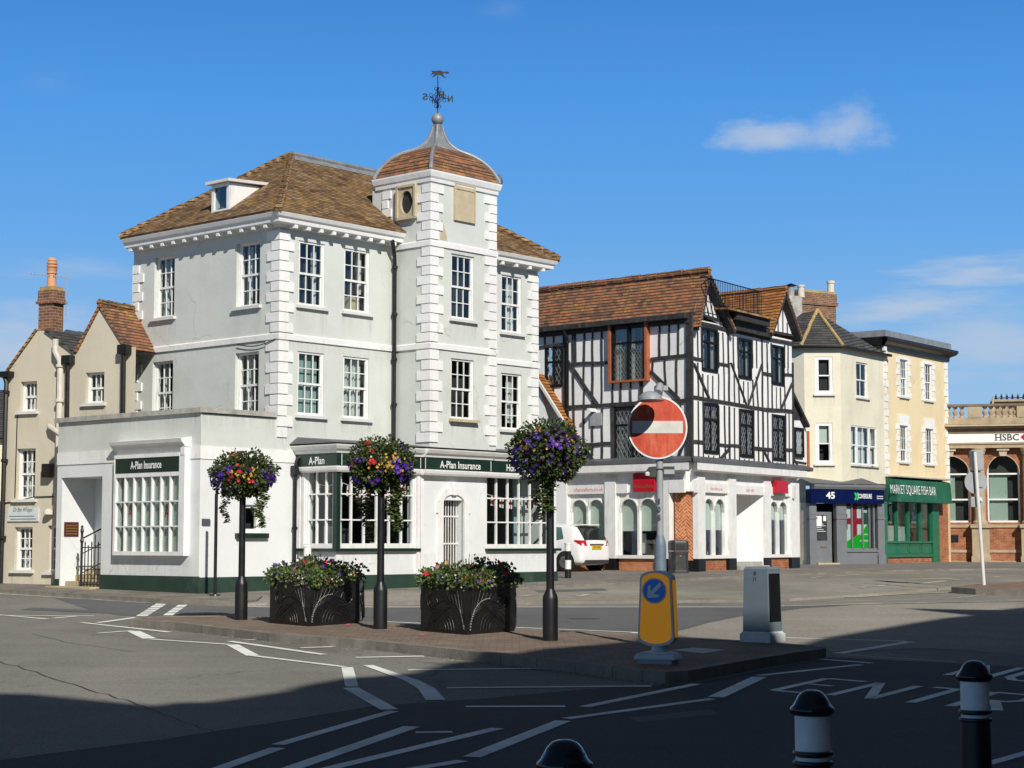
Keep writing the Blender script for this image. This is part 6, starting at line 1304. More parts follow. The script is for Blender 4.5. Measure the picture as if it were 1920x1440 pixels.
# ================================================================ beige house with twin gables, left
BC = G(20, 1094, PV); bt = Vector(dirv(118)); K1 = Fac((BC.x, BC.y), bt)       # u from the left end, rightwards
B10 = thing('beige_gabled_house', (BC.x, BC.y, gz(BC.y) + PV), 'beige rendered house with two steep gables and small sash windows left of the corner building', 'building')
def Z1(x, y): return x / 3.5556, 460 + y / 3.5556
def ZF(x, y): return x / 3.79, 740 + y / 3.79
gb = .5
def w10(Z, x0, y0, x1, y1, cols=3, rows=(2, 2), dep=.14, **k):
    u0, z1 = K1.px(*Z(x0, y0)); u1, z0 = K1.px(*Z(x1, y1)); return window(K1, B10, u0, u1, z0, z1, cols, rows, dep, .05, **k)
w10(Z1, 138, 910, 242, 1105, 3, (1, 1), curt=[(0, .3, 0, 1), (.7, 1, 0, 1)]); w10(Z1, 572, 850, 692, 1050, 3, (1, 1), curt=[(0, .3, 0, 1), (.7, 1, 0, 1)])
w10(ZF, 120, 385, 245, 742, 3, (2, 2), curt=[(0, .4, 0, 1), (.6, 1, 0, 1)]); w10(ZF, 105, 942, 225, 1248, 3, (2, 2), curt=[(0, .35, 0, 1), (.6, 1, 0, 1)]); w10(ZF, 340, 930, 420, 1260, 2, (2, 2))
pk1 = K1.px(*Z1(280, 572)); vl = K1.px(*Z1(45, 850)); vr = K1.px(*Z1(395, 670)); v2 = K1.px(*Z1(505, 722)); pk2 = K1.px(*Z1(672, 400)); v3 = K1.px(*Z1(845, 680))
vr = (v2[0], v2[1])
uL = vl[0]; uR = K1.px(*Z1(845, 680))[0] + .28; zw = min(vl[1], v2[1], v3[1]) - .1
pk1 = K1.px(*Z1(245, 570))
# walls: rectangle with openings, then the two gables above
tops = [(uR, K1.px(*Z1(845, 680))[1]), v3, pk2, v2]
pk1r = K1.px(*Z1(310, 572))
wall(K1, B10, uL, uR, gb, zw, 'beige')
m = MB(); m.face([K1.P(uL, 0, zw), K1.P(v2[0], 0, zw), K1.P(v2[0], 0, v2[1]), K1.P(*[pk1r[0], 0, pk1r[1]]), K1.P(pk1[0], 0, pk1[1]), K1.P(uL, 0, vl[1])]); m.build('gable', 'beige', B10)
m = MB(); m.face([K1.P(v2[0], 0, zw), K1.P(v3[0], 0, zw), K1.P(v3[0], 0, v3[1]), K1.P(pk2[0], 0, pk2[1]), K1.P(v2[0], 0, v2[1])]); m.build('gable', 'beige', B10)
wall(K1, B10, v3[0], uR, zw, v3[1], 'beige', [])
bk = Vector((-K1.n.x, -K1.n.y, 0)) * 6; up = Vector((0, 0, .05)); f_ = Vector((K1.n.x, K1.n.y, 0)) * .06
def sl2(a, b, mat, ext=.12):
    (ua, za), (ub_, zb_) = a, b; v = (Vector(b) - Vector(a)).normalized() * ext; A_ = K1.P(ua, .06, za + .05); B_ = K1.P(ub_ + v.x, .06, zb_ + v.y + .05); roofslab(B10, [A_, B_, B_ + bk, A_ + bk], mat)
sl2(pk1, vl, 'tile_a'); sl2(pk1r, (v2[0], v2[1]), 'slate', 0); sl2(pk2, v2, 'tile_b', 0); sl2(pk2, v3, 'tile_b', .1); ridge(B10, [K1.P(pk2[0], .05, pk2[1] + .06), K1.P(pk2[0], .05, pk2[1] + .06) + bk], 'tile_a', .09, .3)
MB().mesh([K1.P(pk1[0], .06, pk1[1] + .05), K1.P(pk1r[0], .06, pk1r[1] + .05), K1.P(pk1r[0], .06, pk1r[1] + .05) + bk, K1.P(pk1[0], .06, pk1[1] + .05) + bk], [(0, 1, 2, 3)])
ridge(B10, [K1.P((pk1[0] + pk1r[0]) / 2, -.9, pk1r[1] + .02), K1.P((pk1[0] + pk1r[0]) / 2, -.9, pk1r[1] + .02) + bk], 'leaddark', .12, .4)
KL = Fac(K1.P(uL, 0, 0), (-K1.n.x, -K1.n.y)); wall(KL, B10, -6, 0, gb, vl[1], 'beige', []) if False else None
m = MB(); m.face([K1.P(uL, 0, gb), K1.P(uL, -6, gb), K1.P(uL, -6, vl[1]), K1.P(uL, 0, vl[1])]); m.build('wall', 'beige', B10)
# pipes
def dp(pts, r, mat, **k): return pipe(B10, [K1.P(*p) for p in pts], r, mat, **k)
a = K1.u(*Z1(55, 1200)); dp([(a - .1, .12, vl[1] + .0), (a, .1, vl[1] - .25), (a - .03, .1, gb)], .06, 'black', brk=[K1.P(a, .1, 3.9), K1.P(a, .1, 5.6), K1.P(a, .1, 2.0)])
MB().box(K1, uL - .15, uL + .25, -.1, .2, vl[1] - .12, vl[1] + .02).build('gutter_end', 'black', B10)
c, c1 = K1.px(*Z1(400, 630)); d_, d1 = K1.px(*Z1(425, 780)); dp([(c, .16, c1), (c, .16, c1 - .3), (d_, .12, d1), (d_, .12, 2.4)], .075, 'potwhite', brk=[K1.P(d_, .12, d1 - .1), K1.P(d_, .12, d1 - .95)])
e_, e1_ = K1.px(*Z1(478, 770)); dp([(e_, .14, e1_ + .05), (e_ + .03, .1, 1.0)], .055, 'black'); MB().box(K1, e_ - .14, e_ + .12, .02, .22, e1_ - .08, e1_ + .12).build('rainwater_head', 'black', B10)
h_, h1 = K1.px(*Z1(850, 700)); dp([(h_, .14, h1), (h_ + .02, .1, 1.0)], .06, 'black'); MB().box(K1, h_ - .14, h_ + .14, .02, .22, h1 - .1, h1 + .12).build('rainwater_head', 'black', B10)
i_, i1 = K1.px(*ZF(362, 240)); dp([(i_, .06, i1 + .05), (i_ + .15, .16, i1), (i_ + .62, .16, i1 - .25)], .07, 'potwhite')
i_, i1 = K1.px(*ZF(368, 545)); MB().box(K1, i_ - .15, i_ + .1, .05, .2, i1 - .15, i1 + .18).build('black_lantern_box', 'black', B10); i_, i1 = K1.px(*ZF(365, 840)); MB().lathe(K1.P(i_, .1, i1 - .06), [(.05, 0), (.13, .02), (.12, .1), (.05, .16)], 12).build('wall_light', 'potwhite', B10, smooth=True)
# blue-grey name board, hand lettering with two thin lines of print
u0, z1 = K1.px(*ZF(62, 806)); u1, z0 = K1.px(*ZF(278, 900)); nb = MB().box(K1, u0, u1, 0, .04, z0, z1).build('name_board', 'boxgrey', B10); o = MB(); text(o, K1, 'Dr Bm Whipps', (u0 + u1) / 2, z0 + .24, .1, .042, width=.62, shear=.3)
for k in (0, 1): o.box(K1, u0 + .05 * (1 + k), u1 - .06 * (2 - k), .04, .043, z0 + .09 + .07 * (1 - k) - .04, z0 + .105 + .07 * (1 - k) - .04)
o.build('lettering', 'txtb', nb)
dp([(K1.u(*ZF(118, 500)), .02, K1.z(*ZF(118, 150))), (K1.u(*ZF(115, 500)), .02, K1.z(*ZF(110, 730)))], .012, 'black', name='cable', n=5)
a_ = K1.z(*ZF(240, 728)); dp([(K1.u(*ZF(40, 770)), .02, K1.z(*ZF(40, 770))), (K1.u(*ZF(125, 760)), .02, K1.z(*ZF(125, 758))), (K1.u(*ZF(240, 728)), .02, a_), (K1.u(*ZF(410, 722)), .02, K1.z(*ZF(410, 722)))], .014, 'black', name='cable', n=5)
# its brick chimney with terracotta pot and aerial
KC = Fac(K1.P(0, -.75, 0), bt); u0 = KC.u(*Z1(250, 500)); u1 = KC.u(101, 590); zt = KC.z(*Z1(340, 275)); zm = KC.z(*Z1(340, 385)); zl = pk1[1] - .6
B11 = thing('brick_chimney', tuple(KC.P(u0, 0, zl)), 'narrow brick chimney with tall ringed terracotta pot on the beige gabled house', 'chimney')
m = MB(); m.box(KC, u0 + .03, u1 - .03, -.38, 0, zl, zm); m.build('stack', 'brickc', B11); m = MB(); m.box(KC, u0 - .03, u1 + .05, -.43, .05, zm, zm + .07); m.box(KC, u0, u1 + .02, -.41, .03, zm + .07, zm + .12); m.build('stack_band', 'brickc', B11); m = MB(); m.box(KC, u0 + .01, u1 - .01, -.40, .02, zm + .12, zt - .08); m.build('stack_head', 'brickc', B11); MB().box(KC, u0 + .04, u1 - .04, -.37, -.01, zt - .08, zt + .02).build('mortar_cap', 'lichen', B11)
p = KC.P((u0 + u1) / 2, -.19, zt); k = .98; MB().lathe(p, [(.14, 0), (.12, .08), (.105, .34), (.13, .36), (.13, .40), (.11, .41), (.125, .45), (.135, .5), (.10, .505), (.10, .52), (.135, .53), (.135, .58), (.10, .585), (.10, .60), (.135, .61), (.13, .66), (.10, .665), (.10, .68), (.12, .69), (.09, .76), (.02, .77)], 18).build('chimney_pot', 'terracotta', B11, smooth=True)
q = KC.P(u1 + .06, -.36, zm - .3); m = MB(); m.tube([q, q + Vector((.02, 0, 1.15))], .012, 5); t_ = q + Vector((.02, 0, 1.0)); m.tube([t_ + Vector((.05, 0, -.02)), t_ + Vector((-1.0, -.2, .07))], .01, 5)
for i in range(9): c = t_ + (Vector((-1.0, -.2, .07))) * (.15 + .09 * i); m.tube([c + Vector((.03, -.1, 0)), c + Vector((-.03, .1, 0))], .005, 4)
m.build('aerial', 'grey', B11)
# sliver of cream house and distant chimneys beyond, at the frame's left edge
KS = Fac((BC.x - 4.5, BC.y + 5), dirv(95)); B12 = thing('cream_house', (BC.x - 3, BC.y + 5, gz(50)), 'sliver of cream house beyond the beige gables at the left edge', 'building')
z9 = KS.z(4, 822); wall(KS, B12, -6, 6, gz(50), z9, 'cream', []); roofslab(B12, [KS.P(-6, .2, z9), KS.P(6, .2, z9), KS.P(6, -3, z9 + 1.6), KS.P(-6, -3, z9 + 1.6)], 'slate')
B13 = thing('brick_chimney', tuple(KS.P(0, -3, z9)), 'distant brick chimney with pots just visible at the left edge', 'chimney'); KT = Fac(KS.P(0, -2.5, 0), dirv(95)); ux = KT.u(-6, 800); uy = KT.u(8.5, 800); zz = KT.z(4, 790)
MB().box(KT, ux, uy, -.8, 0, z9, zz).build('stack', 'brickc', B13); MB().box(KT, ux - .1, uy + .05, -.9, .08, zz, zz + .15).build('stack_head', 'brickc', B13); MB().lathe(KT.P(uy - .2, -.4, zz + .15), [(.14, 0), (.11, .4), (.13, .45)], 10).build('chimney_pot', 'terracotta', B13, smooth=True)
# ================================================================ ground, kerbs and painted markings
m = MB(); m.mesh([(-400, -60, GS * -60), (400, -60, GS * -60), (400, GY, GS * GY), (-400, GY, GS * GY), (400, 900, GS * GY), (-400, 900, GS * GY)], [(0, 1, 2, 3), (3, 2, 4, 5)])
tag(m.build('road', 'asphalt'), kind='structure')
def clipY(P, lo, hi):
    def half(P, f):
        out = []
        for i in range(len(P)):
            a, b = P[i], P[(i + 1) % len(P)]; fa, fb = f(a), f(b)
            if fa >= 0: out.append(a)
            if (fa >= 0) != (fb >= 0): t = fa / (fa - fb); out.append((a[0] + (b[0] - a[0]) * t, a[1] + (b[1] - a[1]) * t))
        return out
    P = half(P, lambda p: p[1] - lo) if lo is not None else P
    return half(P, lambda p: hi - p[1]) if hi is not None else P
def sheet(px, dz, mat, name, h=0, extra=None, pd=0, label=None):
    """flat area whose outline is measured on the picture's ground; h = thickness downwards"""
    pts = [tuple(G(x, y, pd if pd else dz).xy) for x, y in px] + (extra or [])
    m = MB()
    for lo, hi in ((None, GY), (GY, None)):
        q = clipY(pts, lo, hi)
        if len(q) < 3: continue
        f1 = lambda x, y: gz(y) + dz
        if h: m.vprism(q, lambda x, y: gz(y) + dz - h, f1)
        else:
            ar = sum(q[i][0] * q[(i + 1) % len(q)][1] - q[(i + 1) % len(q)][0] * q[i][1] for i in range(len(q)))
            if ar < 0: q = q[::-1]
            m.face([(x, y, f1(x, y)) for x, y in q])
    return tag(m.build(name, mat), kind='structure')
DK = .055
pave_px = [(-200, 1092), (-80, 1099), (0, 1105), (83, 1110), (200, 1117), (313, 1124), (400, 1127), (450, 1128), (482, 1124), (492, 1116), (560, 1113), (700, 1110), (985, 1101), (1158, 1093), (1307, 1084), (1467, 1077), (1560, 1073), (1750, 1067.5), (1920, 1065), (2150, 1064)]
sheet(pave_px, PV, 'pave', 'pavement', .3, [(60, 60), (60, 130), (-60, 130), (-60, 60)])
deck_px = [(450, 1131), (500, 1130), (985, 1128), (1395, 1124.5), (1480, 1122), (1650, 1112), (1790, 1100), (1920, 1092), (2200, 1080), (2200, 1058), (1920, 1060), (1467, 1070), (1158, 1086), (985, 1094), (700, 1104), (500, 1108)]
sheet(deck_px, DK, 'asphaltp', 'parking_area', .2)
isl_px = [(246, 1162), (330, 1168), (440, 1180), (507, 1188), (707, 1203), (840, 1217), (940, 1228), (1080, 1242), (1150, 1251), (1205, 1258), (1250, 1261), (1290, 1259), (1391, 1240), (1495, 1223), (1535, 1218), (1547, 1215), (1535, 1212), (1474, 1207), (1391, 1202), (1272, 1194), (1185, 1189), (975, 1180), (700, 1167), (500, 1158), (413, 1155), (300, 1156), (255, 1159)]
IH = .12
sheet(isl_px, IH, 'pavisl', 'traffic_island', .2)
def resample(P, step):
    out = [P[0]]
    for a, b in zip(P, P[1:]):
        n = max(1, round((b - a).length / step))
        for i in range(1, n + 1): out.append(a + (b - a) * i / n)
    return out
def kerb(px, dz, name='kerb', w=.14, h=.12, close=False, step=.9, lift=.006):
    P = [Vector(G(x, y, dz).xy) for x, y in px]; 
    if close: P.append(P[0])
    P = resample(P, step); m = MB(); r_ = random.Random(2)
    cen = sum(P, Vector((0, 0))) / len(P)
    for a, b in zip(P, P[1:]):
        t = (b - a).normalized(); n = Vector((-t.y, t.x)); l_ = lift + r_.uniform(-.003, .004); a2, b2 = a + t * .006, b - t * .006
        o = n * .012
        q = [a2 - o, b2 - o, b2 + n * w, a2 + n * w]
        m.hexa([(p.x, p.y, gz(p.y) + dz - h) for p in q] + [(p.x, p.y, gz(p.y) + dz + l_) for p in q])
    return tag(m.build(name, 'kerb'), kind='structure')
kerb(isl_px[::1], IH, close=True, h=.14); kerb(pave_px[1:8], PV, h=.14); kerb(pave_px[10:17], PV, h=.08, w=.13); kerb(deck_px[1:5], DK, h=.09, w=.16)
tri_px = [(1784, 1101.5), (1830, 1104.5), (1925, 1107), (2100, 1111), (2150, 1085), (1925, 1090), (1822, 1096)]
sheet(tri_px, .13, 'pavered', 'pavement', .2); kerb([(1784, 1101.5), (1830, 1104.5), (1925, 1107), (2100, 1111)], .13, h=.16)
sheet([(100, 1121), (200, 1126), (283, 1131), (500, 1139), (975, 1138), (1300, 1138), (1480, 1136), (1600, 1134), (1500, 1141), (1380, 1157), (1330, 1167), (1290, 1178), (1250, 1188), (1100, 1181), (970, 1176), (700, 1165), (500, 1157), (300, 1155), (225, 1154), (170, 1144)], .004, 'asphaltd', 'road_patch')
sheet([(1252, 1188), (1292, 1178), (1332, 1167), (1382, 1157), (1502, 1141), (1602, 1134.5), (1960, 1128), (2100, 1200), (1960, 1230), (1740, 1215), (1560, 1222), (1546, 1213), (1474, 1206), (1391, 1201), (1300, 1195)], .004, 'asphaltl', 'road_patch')
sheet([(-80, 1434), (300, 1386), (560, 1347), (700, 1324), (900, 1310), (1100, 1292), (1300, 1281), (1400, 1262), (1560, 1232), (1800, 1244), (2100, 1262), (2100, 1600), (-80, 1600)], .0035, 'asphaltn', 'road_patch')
MK = .008
def strip(P, w, m, dz=MK, w1=None):
    P = [Vector(G(x, y, dz).xy) for x, y in P]; w1 = w if w1 is None else w1; k = len(P); L_ = []; R_ = []
    for i, p in enumerate(P):
        t = (P[min(i + 1, k - 1)] - P[max(i - 1, 0)]).normalized(); n = Vector((-t.y, t.x)) * (w + (w1 - w) * i / (k - 1)) / 2; L_.append(p + n); R_.append(p - n)
    for i in range(k - 1): q = [R_[i], R_[i + 1], L_[i + 1], L_[i]]; m.face([(p.x, p.y, gz(p.y) + dz) for p in q])
def marks(lst, mat='line', dz=MK):
    for l in lst:
        P, w = l[0], l[1]; m = MB(); strip(P, w, m, dz, l[2] if len(l) > 2 else None); tag(m.build('road_marking', mat), kind='structure')
W = .11
marks([([(0, 1153.5), (176, 1154.7)], W), ([(-20, 1151), (89, 1160.5)], W), ([(100, 1159), (143, 1155)], W), ([(183, 1167.5), (255, 1157.5)], .13), ([(153, 1167), (318, 1185)], W), ([(184, 1187), (250, 1182)], W), ([(250, 1183), (280, 1197)], .2), ([(281, 1198), (430, 1208)], .1),
       ([(460, 1200), (498, 1198.5)], .1), ([(431, 1202), (607, 1227)], .12), ([(563, 1214.5), (633, 1212)], .12), ([(436, 1208.5), (474, 1229)], .17), ([(473, 1229), (646, 1250)], .10), ([(667, 1232.5), (795, 1230)], .13), ([(651, 1251), (660, 1287)], .14), ([(657, 1289), (730, 1330)], .17),
       ([(690, 1247), (730, 1261), (773, 1276), (800, 1291), (817, 1312)], .12, .2), ([(765, 1256), (1015, 1253)], .12), ([(838, 1289.5), (1221, 1286)], .12), ([(873, 1324.5), (1060, 1324)], .13), ([(521, 1396), (737, 1333)], .12), ([(380, 1452), (521, 1402)], .13), ([(530, 1446), (772, 1362)], .15), ([(779, 1373), (848, 1372)], .11), ([(590, 1447), (933, 1365)], .13), ([(884, 1419), (1056, 1351)], .15), ([(740, 1447), (868, 1426)], .12), ([(1062, 1347), (1335, 1310)], .12), ([(1095, 1325), (1307, 1282)], .12), ([(1342, 1307), (1424, 1269)], .17), ([(1422, 1266.5), (1614, 1246)], .11), ([(1535, 1235.5), (1635, 1243)], .11), ([(1474, 1195.5), (1700, 1202)], .12), ([(1572, 1225), (1706, 1203)], .17), ([(1578, 1227), (1795, 1241)], .03), ([(1851, 1432), (1960, 1401)], .10), ([(870, 1446), (880, 1443)], .1)])
marks([([(-60, 1109.5), (0, 1113), (140, 1121.5), (283, 1130.5)], .10), ([(283, 1130.5), (400, 1135), (500, 1138), (700, 1138)], .10), ([(700, 1138), (985, 1138), (1120, 1138), (1390, 1138), (1470, 1136)], .11), ([(700, 1164.5), (985, 1177), (1100, 1181.5), (1240, 1187.5)], .10), ([(1185, 1186), (1245, 1188.5)], .2)])
marks([([(1470, 1136), (1660, 1131.5), (1930, 1126)], .12), ([(1580, 1132), (1670, 1131)], .1), ([(1740, 1130), (1830, 1128)], .1), ([(1850, 1126), (1930, 1124)], .1), ([(1560, 1128), (1780, 1122), (1870, 1113)], .08)], 'lineold')
# ladder marks of the crossing point
for (a, b, n, ww) in (((304, 1131), (264, 1156), 6, .62), ((343, 1134), (313, 1154.5), 4, .55)):
    for k in range(n):
        f0, f1 = k / n, (k + .82) / n; x0, y0 = a[0] + (b[0] - a[0]) * f0, a[1] + (b[1] - a[1]) * f0; x1, y1 = a[0] + (b[0] - a[0]) * f1, a[1] + (b[1] - a[1]) * f1
        m = MB(); hw = 10.5 if n == 6 else 9; q = [G(x0 - hw, y0, MK), G(x0 + hw, y0, MK), G(x1 + hw, y1, MK), G(x1 - hw, y1, MK)]; m.face([(p.x, p.y, gz(p.y) + MK) for p in q[::-1]]); tag(m.build('road_marking', 'line'), kind='structure')
# worn bay marks on the parking area
marks([([(974, 1118), (1000, 1115)], .12), ([(1066, 1115), (1100, 1118)], .08), ([(1084, 1118), (1103, 1114)], .14), ([(1170, 1112), (1215, 1110)], .05), ([(1180, 1095), (1330, 1098)], .04), ([(1290, 1106), (1470, 1101)], .05), ([(1468, 1084), (1508, 1084.5)], .14), ([(1521, 1083), (1543, 1081)], .12), ([(1560, 1080.5), (1611, 1077)], .12), ([(1620, 1075), (1727, 1075.5)], .22), ([(1640, 1069), (1830, 1070.5)], .14), ([(1702, 1086), (1792, 1084)], .3), ([(1730, 1093), (1775, 1089)], .2), ([(1785, 1087.5), (1800, 1086.5)], .18), ([(1810, 1085.5), (1825, 1085)], .18), ([(1612, 1101.5), (1628, 1100.5)], .16), ([(1642, 1099), (1660, 1097.5)], .16), ([(1700, 1094.5), (1718, 1093)], .16), ([(1694, 1104), (1716, 1105)], .1), ([(1820, 1094), (1838, 1094.5)], .12), ([(1862, 1081.5), (1876, 1080.5)], .16), ([(1885, 1066), (1925, 1066)], .2)], 'lineold', DK + MK)
marks([([(1440, 1119), (1600, 1119.5), (1700, 1113), (1790, 1110)], .16)], 'lineold', .012)
# NO ENTRY lettering, painted to be read from beyond the bollards
O_ = Vector(G(1451, 1294, MK).xy); UV = (Vector(G(1551, 1303, MK).xy) - O_); VV = (Vector(G(1551, 1272, MK).xy) - O_)
def LP(a, b): p = O_ + UV * a + VV * b; return p
def stroke(m, pts, w):
    P = [LP(*p) for p in pts]; k = len(P)
    for i in range(k - 1):
        t = (P[i + 1] - P[i]).normalized(); n = Vector((-t.y, t.x)) * w / 2; e = t * (w * .3 if k > 2 else 0)
        q = [P[i] - n - e * (i > 0), P[i + 1] - n + e * (i < k - 2), P[i + 1] + n + e * (i < k - 2), P[i] + n - e * (i > 0)]; m.face([(p.x, p.y, gz(p.y) + MK + .0006 * (i % 3)) for p in q])
GL = {'E': [[(0, 0), (0, 1)], [(0, 1), (.75, 1)], [(0.1, .55), (.55, .55)], [(0, 0), (.75, 0)]], 'N': [[(0, 0), (0, 1)], [(0, 1), (.72, 0)], [(.72, 0), (.72, 1)]], 'T': [[(.38, 0), (.38, 1)], [(-.05, 1), (.8, 1)]],
      'R': [[(0, 0), (0, 1)], [(0, 1), (.55, 1), (.72, .88), (.72, .64), (.55, .5), (0, .5)], [(.35, .5), (.75, 0)]], 'Y': [[(.38, 0), (.38, .5)], [(0, 1), (.38, .5)], [(.76, 1), (.38, .5)]], 'O': [[(.2, 0), (.55, 0), (.74, .2), (.74, .8), (.55, 1), (.2, 1), (0, .8), (0, .2), (.2, 0)]]}
for word, a0, b0 in (('ENTRY', 0, 0), ('NO', 1.55, 1.9)):
    for i, ch in enumerate(word):
        m = MB()
        for s_ in GL[ch]: stroke(m, [(a0 + i * 1.04 + x, b0 + y) for x, y in s_], .11)
        tag(m.build('road_marking', 'line'), kind='structure')
m = MB(); q = [G(x, y, IH + .006) for x, y in ((1256, 1219), (1300, 1214), (1362, 1219), (1318, 1225))]; m.face([(p.x, p.y, gz(p.y) + IH + .006) for p in q[::-1]]); tag(m.build('manhole_cover', 'grey'), 'flat pale metal inspection cover set in the traffic island paving', 'manhole cover')
# ---------------------------------------------------------------- the row of buildings behind the camera that throws the long shade
SB0 = Vector((4.0, -3.0)); SBD = Vector((13, 17)).normalized()
sh = [(-700, 1275), (-300, 1290), (0, 1300), (60, 1301), (95, 1309), (112, 1322), (150, 1329), (200, 1333), (270, 1326), (330, 1317), (390, 1316), (450, 1308), (530, 1296), (560, 1286), (640, 1272), (700, 1268), (770, 1262), (840, 1243), (900, 1238), (960, 1226), (1010, 1217), (1085, 1211), (1180, 1203), (1210, 1192), (1300, 1198), (1400, 1206), (1472, 1206), (1540, 1197), (1665, 1176), (1762, 1160), (1820, 1154), (1690.5, 1141), (1760, 1142.5), (1872, 1144), (1930, 1138), (2100, 1126), (2400, 1115)]
hd = Vector((sdir.x, sdir.y)).normalized(); te = sdir.z / Vector((sdir.x, sdir.y)).length
BF = Fac((SB0.x, SB0.y), tuple(-SBD)); pr_ = []
for x, y in sh:
    g = G(x, y, IH if 900 < x < 1500 else 0); q = Vector(g.xy); k = (SB0 - q).dot(BF.n) / hd.dot(BF.n); p = q + hd * k; pr_.append(((p - SB0).dot(BF.t), g.z + k * te))
pr_.reverse(); B20 = thing('terrace_row', (SB0.x, SB0.y, 0), 'long brick terrace behind the viewer whose roofline shades the road', 'building')
us_ = [pr_[0][0] - 8] + [p[0] for p in pr_] + [pr_[-1][0] + 3]; zs_ = [pr_[0][1]] + [p[1] for p in pr_] + [pr_[-1][1]]
m = MB(); m.prism(BF, [(us_[0], -1.5)] + list(zip(us_, zs_)) + [(us_[-1], -1.5)], -7, 0); m.build('wall', 'brickc', B20)
print('terrace', min(zs_), max(zs_), us_[0], us_[-1])
k = 0
for row, z in enumerate((1.0, 4.2, 7.2, 10.2)):
    u = us_[0] + 2
    while u < us_[-1] - 2:
        MB().box(BF, u, u + 1.1, .0, .04, z, z + 1.7).build('window', 'dark', B20); u += 3.2

# cracks, tar seams, trench reinstatements, gully grates and covers
rc_ = random.Random(9)
def jag(P, n, amp):
    out = []
    for (a, b) in zip(P, P[1:]):
        for i in range(n): f = i / n; out.append((a[0] + (b[0] - a[0]) * f + rc_.uniform(-amp, amp) * 3, a[1] + (b[1] - a[1]) * f + rc_.uniform(-amp, amp)))
    return out + [P[-1]]
M['tar'] = paint('tar_seam', (.045, .045, .045), .7, .3, 9); M['seam'] = paint('pale_seam', (.30, .29, .26), .9, .3, 9)
for P, w_, mt, am, nm in (([(0, 1240), (60, 1258), (110, 1275), (200, 1302), (270, 1324), (330, 1348), (400, 1372)], .015, 'tar', 1.4, 'road_crack'), ([(60, 1188), (130, 1205), (250, 1222)], .012, 'tar', .8, 'road_crack'), ([(-20, 1427), (150, 1405), (300, 1386), (430, 1366), (560, 1347)], .02, 'seam', .5, 'road_seam'), ([(920, 1308), (1100, 1292), (1300, 1281)], .012, 'tar', .5, 'road_seam'), ([(1546, 1214), (1700, 1226), (1790, 1232)], .02, 'tar', .5, 'road_seam'), ([(1400, 1340), (1560, 1352), (1700, 1372)], .012, 'tar', 1, 'road_crack'), ([(1620, 1094), (1660, 1096), (1720, 1101), (1780, 1103)], .05, 'tar', .2, 'road_seam'), ([(560, 1120), (760, 1118), (940, 1113)], .02, 'tar', .2, 'road_seam')):
    m = MB(); strip(jag(P, 6, am), w_, m, (DK if P[0][1] < 1125 and P[0][0] > 450 else 0) + .0062); tag(m.build(nm, mt), kind='structure')
for q, mt in (([(60, 1139), (250, 1147), (230, 1151), (40, 1143)], 'asphaltd'), ([(1180, 1345), (1330, 1330), (1350, 1338), (1196, 1354)], 'asphaltd'), ([(1000, 1107), (1130, 1103), (1140, 1107), (1010, 1111)], 'asphaltd')):
    dz_ = DK + .003 if q[0][1] < 1125 and q[0][0] > 450 else .0052; sheet(q, dz_, mt, 'road_patch')
def cover(x, y, r_, lab, grate=False, dz=.006):
    c = G(x, y, dz); m = MB()
    if grate:
        for i in range(7): a = c.x - .21 + .07 * i; m.vprism([(a, c.y - .2), (a + .035, c.y - .2), (a + .035, c.y + .2), (a, c.y + .2)], lambda x_, y_: gz(y_) + dz - .004, lambda x_, y_: gz(y_) + dz + .004)
        m.vprism([(c.x - .24, c.y - .24), (c.x + .24, c.y - .24), (c.x + .24, c.y + .24), (c.x - .24, c.y + .24)], lambda x_, y_: gz(y_) - .01, lambda x_, y_: gz(y_) + dz)
    else: m.vprism([(c.x + r_ * cos(2 * pi * k / 28), c.y + r_ * sin(2 * pi * k / 28)) for k in range(28)], lambda x_, y_: gz(y_) - .02, lambda x_, y_: gz(y_) + dz)
    tag(m.build('manhole_cover' if not grate else 'drain_grate', 'tarcover'), lab, 'manhole cover' if not grate else 'drain')
M['tarcover'] = paint('worn_iron_cover', (.07, .068, .065), .6, .4, 12, .3, (.14, .13, .11), 6, .5)
cover(1095, 1160, .28, 'round iron cover in the dark asphalt lane behind the island')
# grit and leaf litter swept against the kerb
m = MB(); 
for i in range(260):
    f = rc_.random(); k = rc_.randrange(1, 10); a, b = isl_px[k], isl_px[k + 1]; g = G(a[0] + (b[0] - a[0]) * f, a[1] + (b[1] - a[1]) * f, IH); p = Vector((g.x, g.y - .06 - abs(rc_.gauss(0, .22)))); s_ = rc_.uniform(.006, .02); z = gz(p.y) + .008; an = rc_.uniform(0, 3); dx, dy = cos(an) * s_, sin(an) * s_; c = rc_.choice([(.4, .36, .28), (.25, .17, .08), (.5, .48, .42), (.12, .10, .06)])
    m.face([(p.x - dx, p.y - dy, z), (p.x + dy * .6, p.y - dx * .6, z), (p.x + dx, p.y + dy, z + s_ * .4), (p.x - dy * .6, p.y + dx * .6, z)], c)
tag(m.build('kerb_litter', 'print'), 'scattered grit and dry leaf bits along the island kerb', 'litter', kind='stuff')

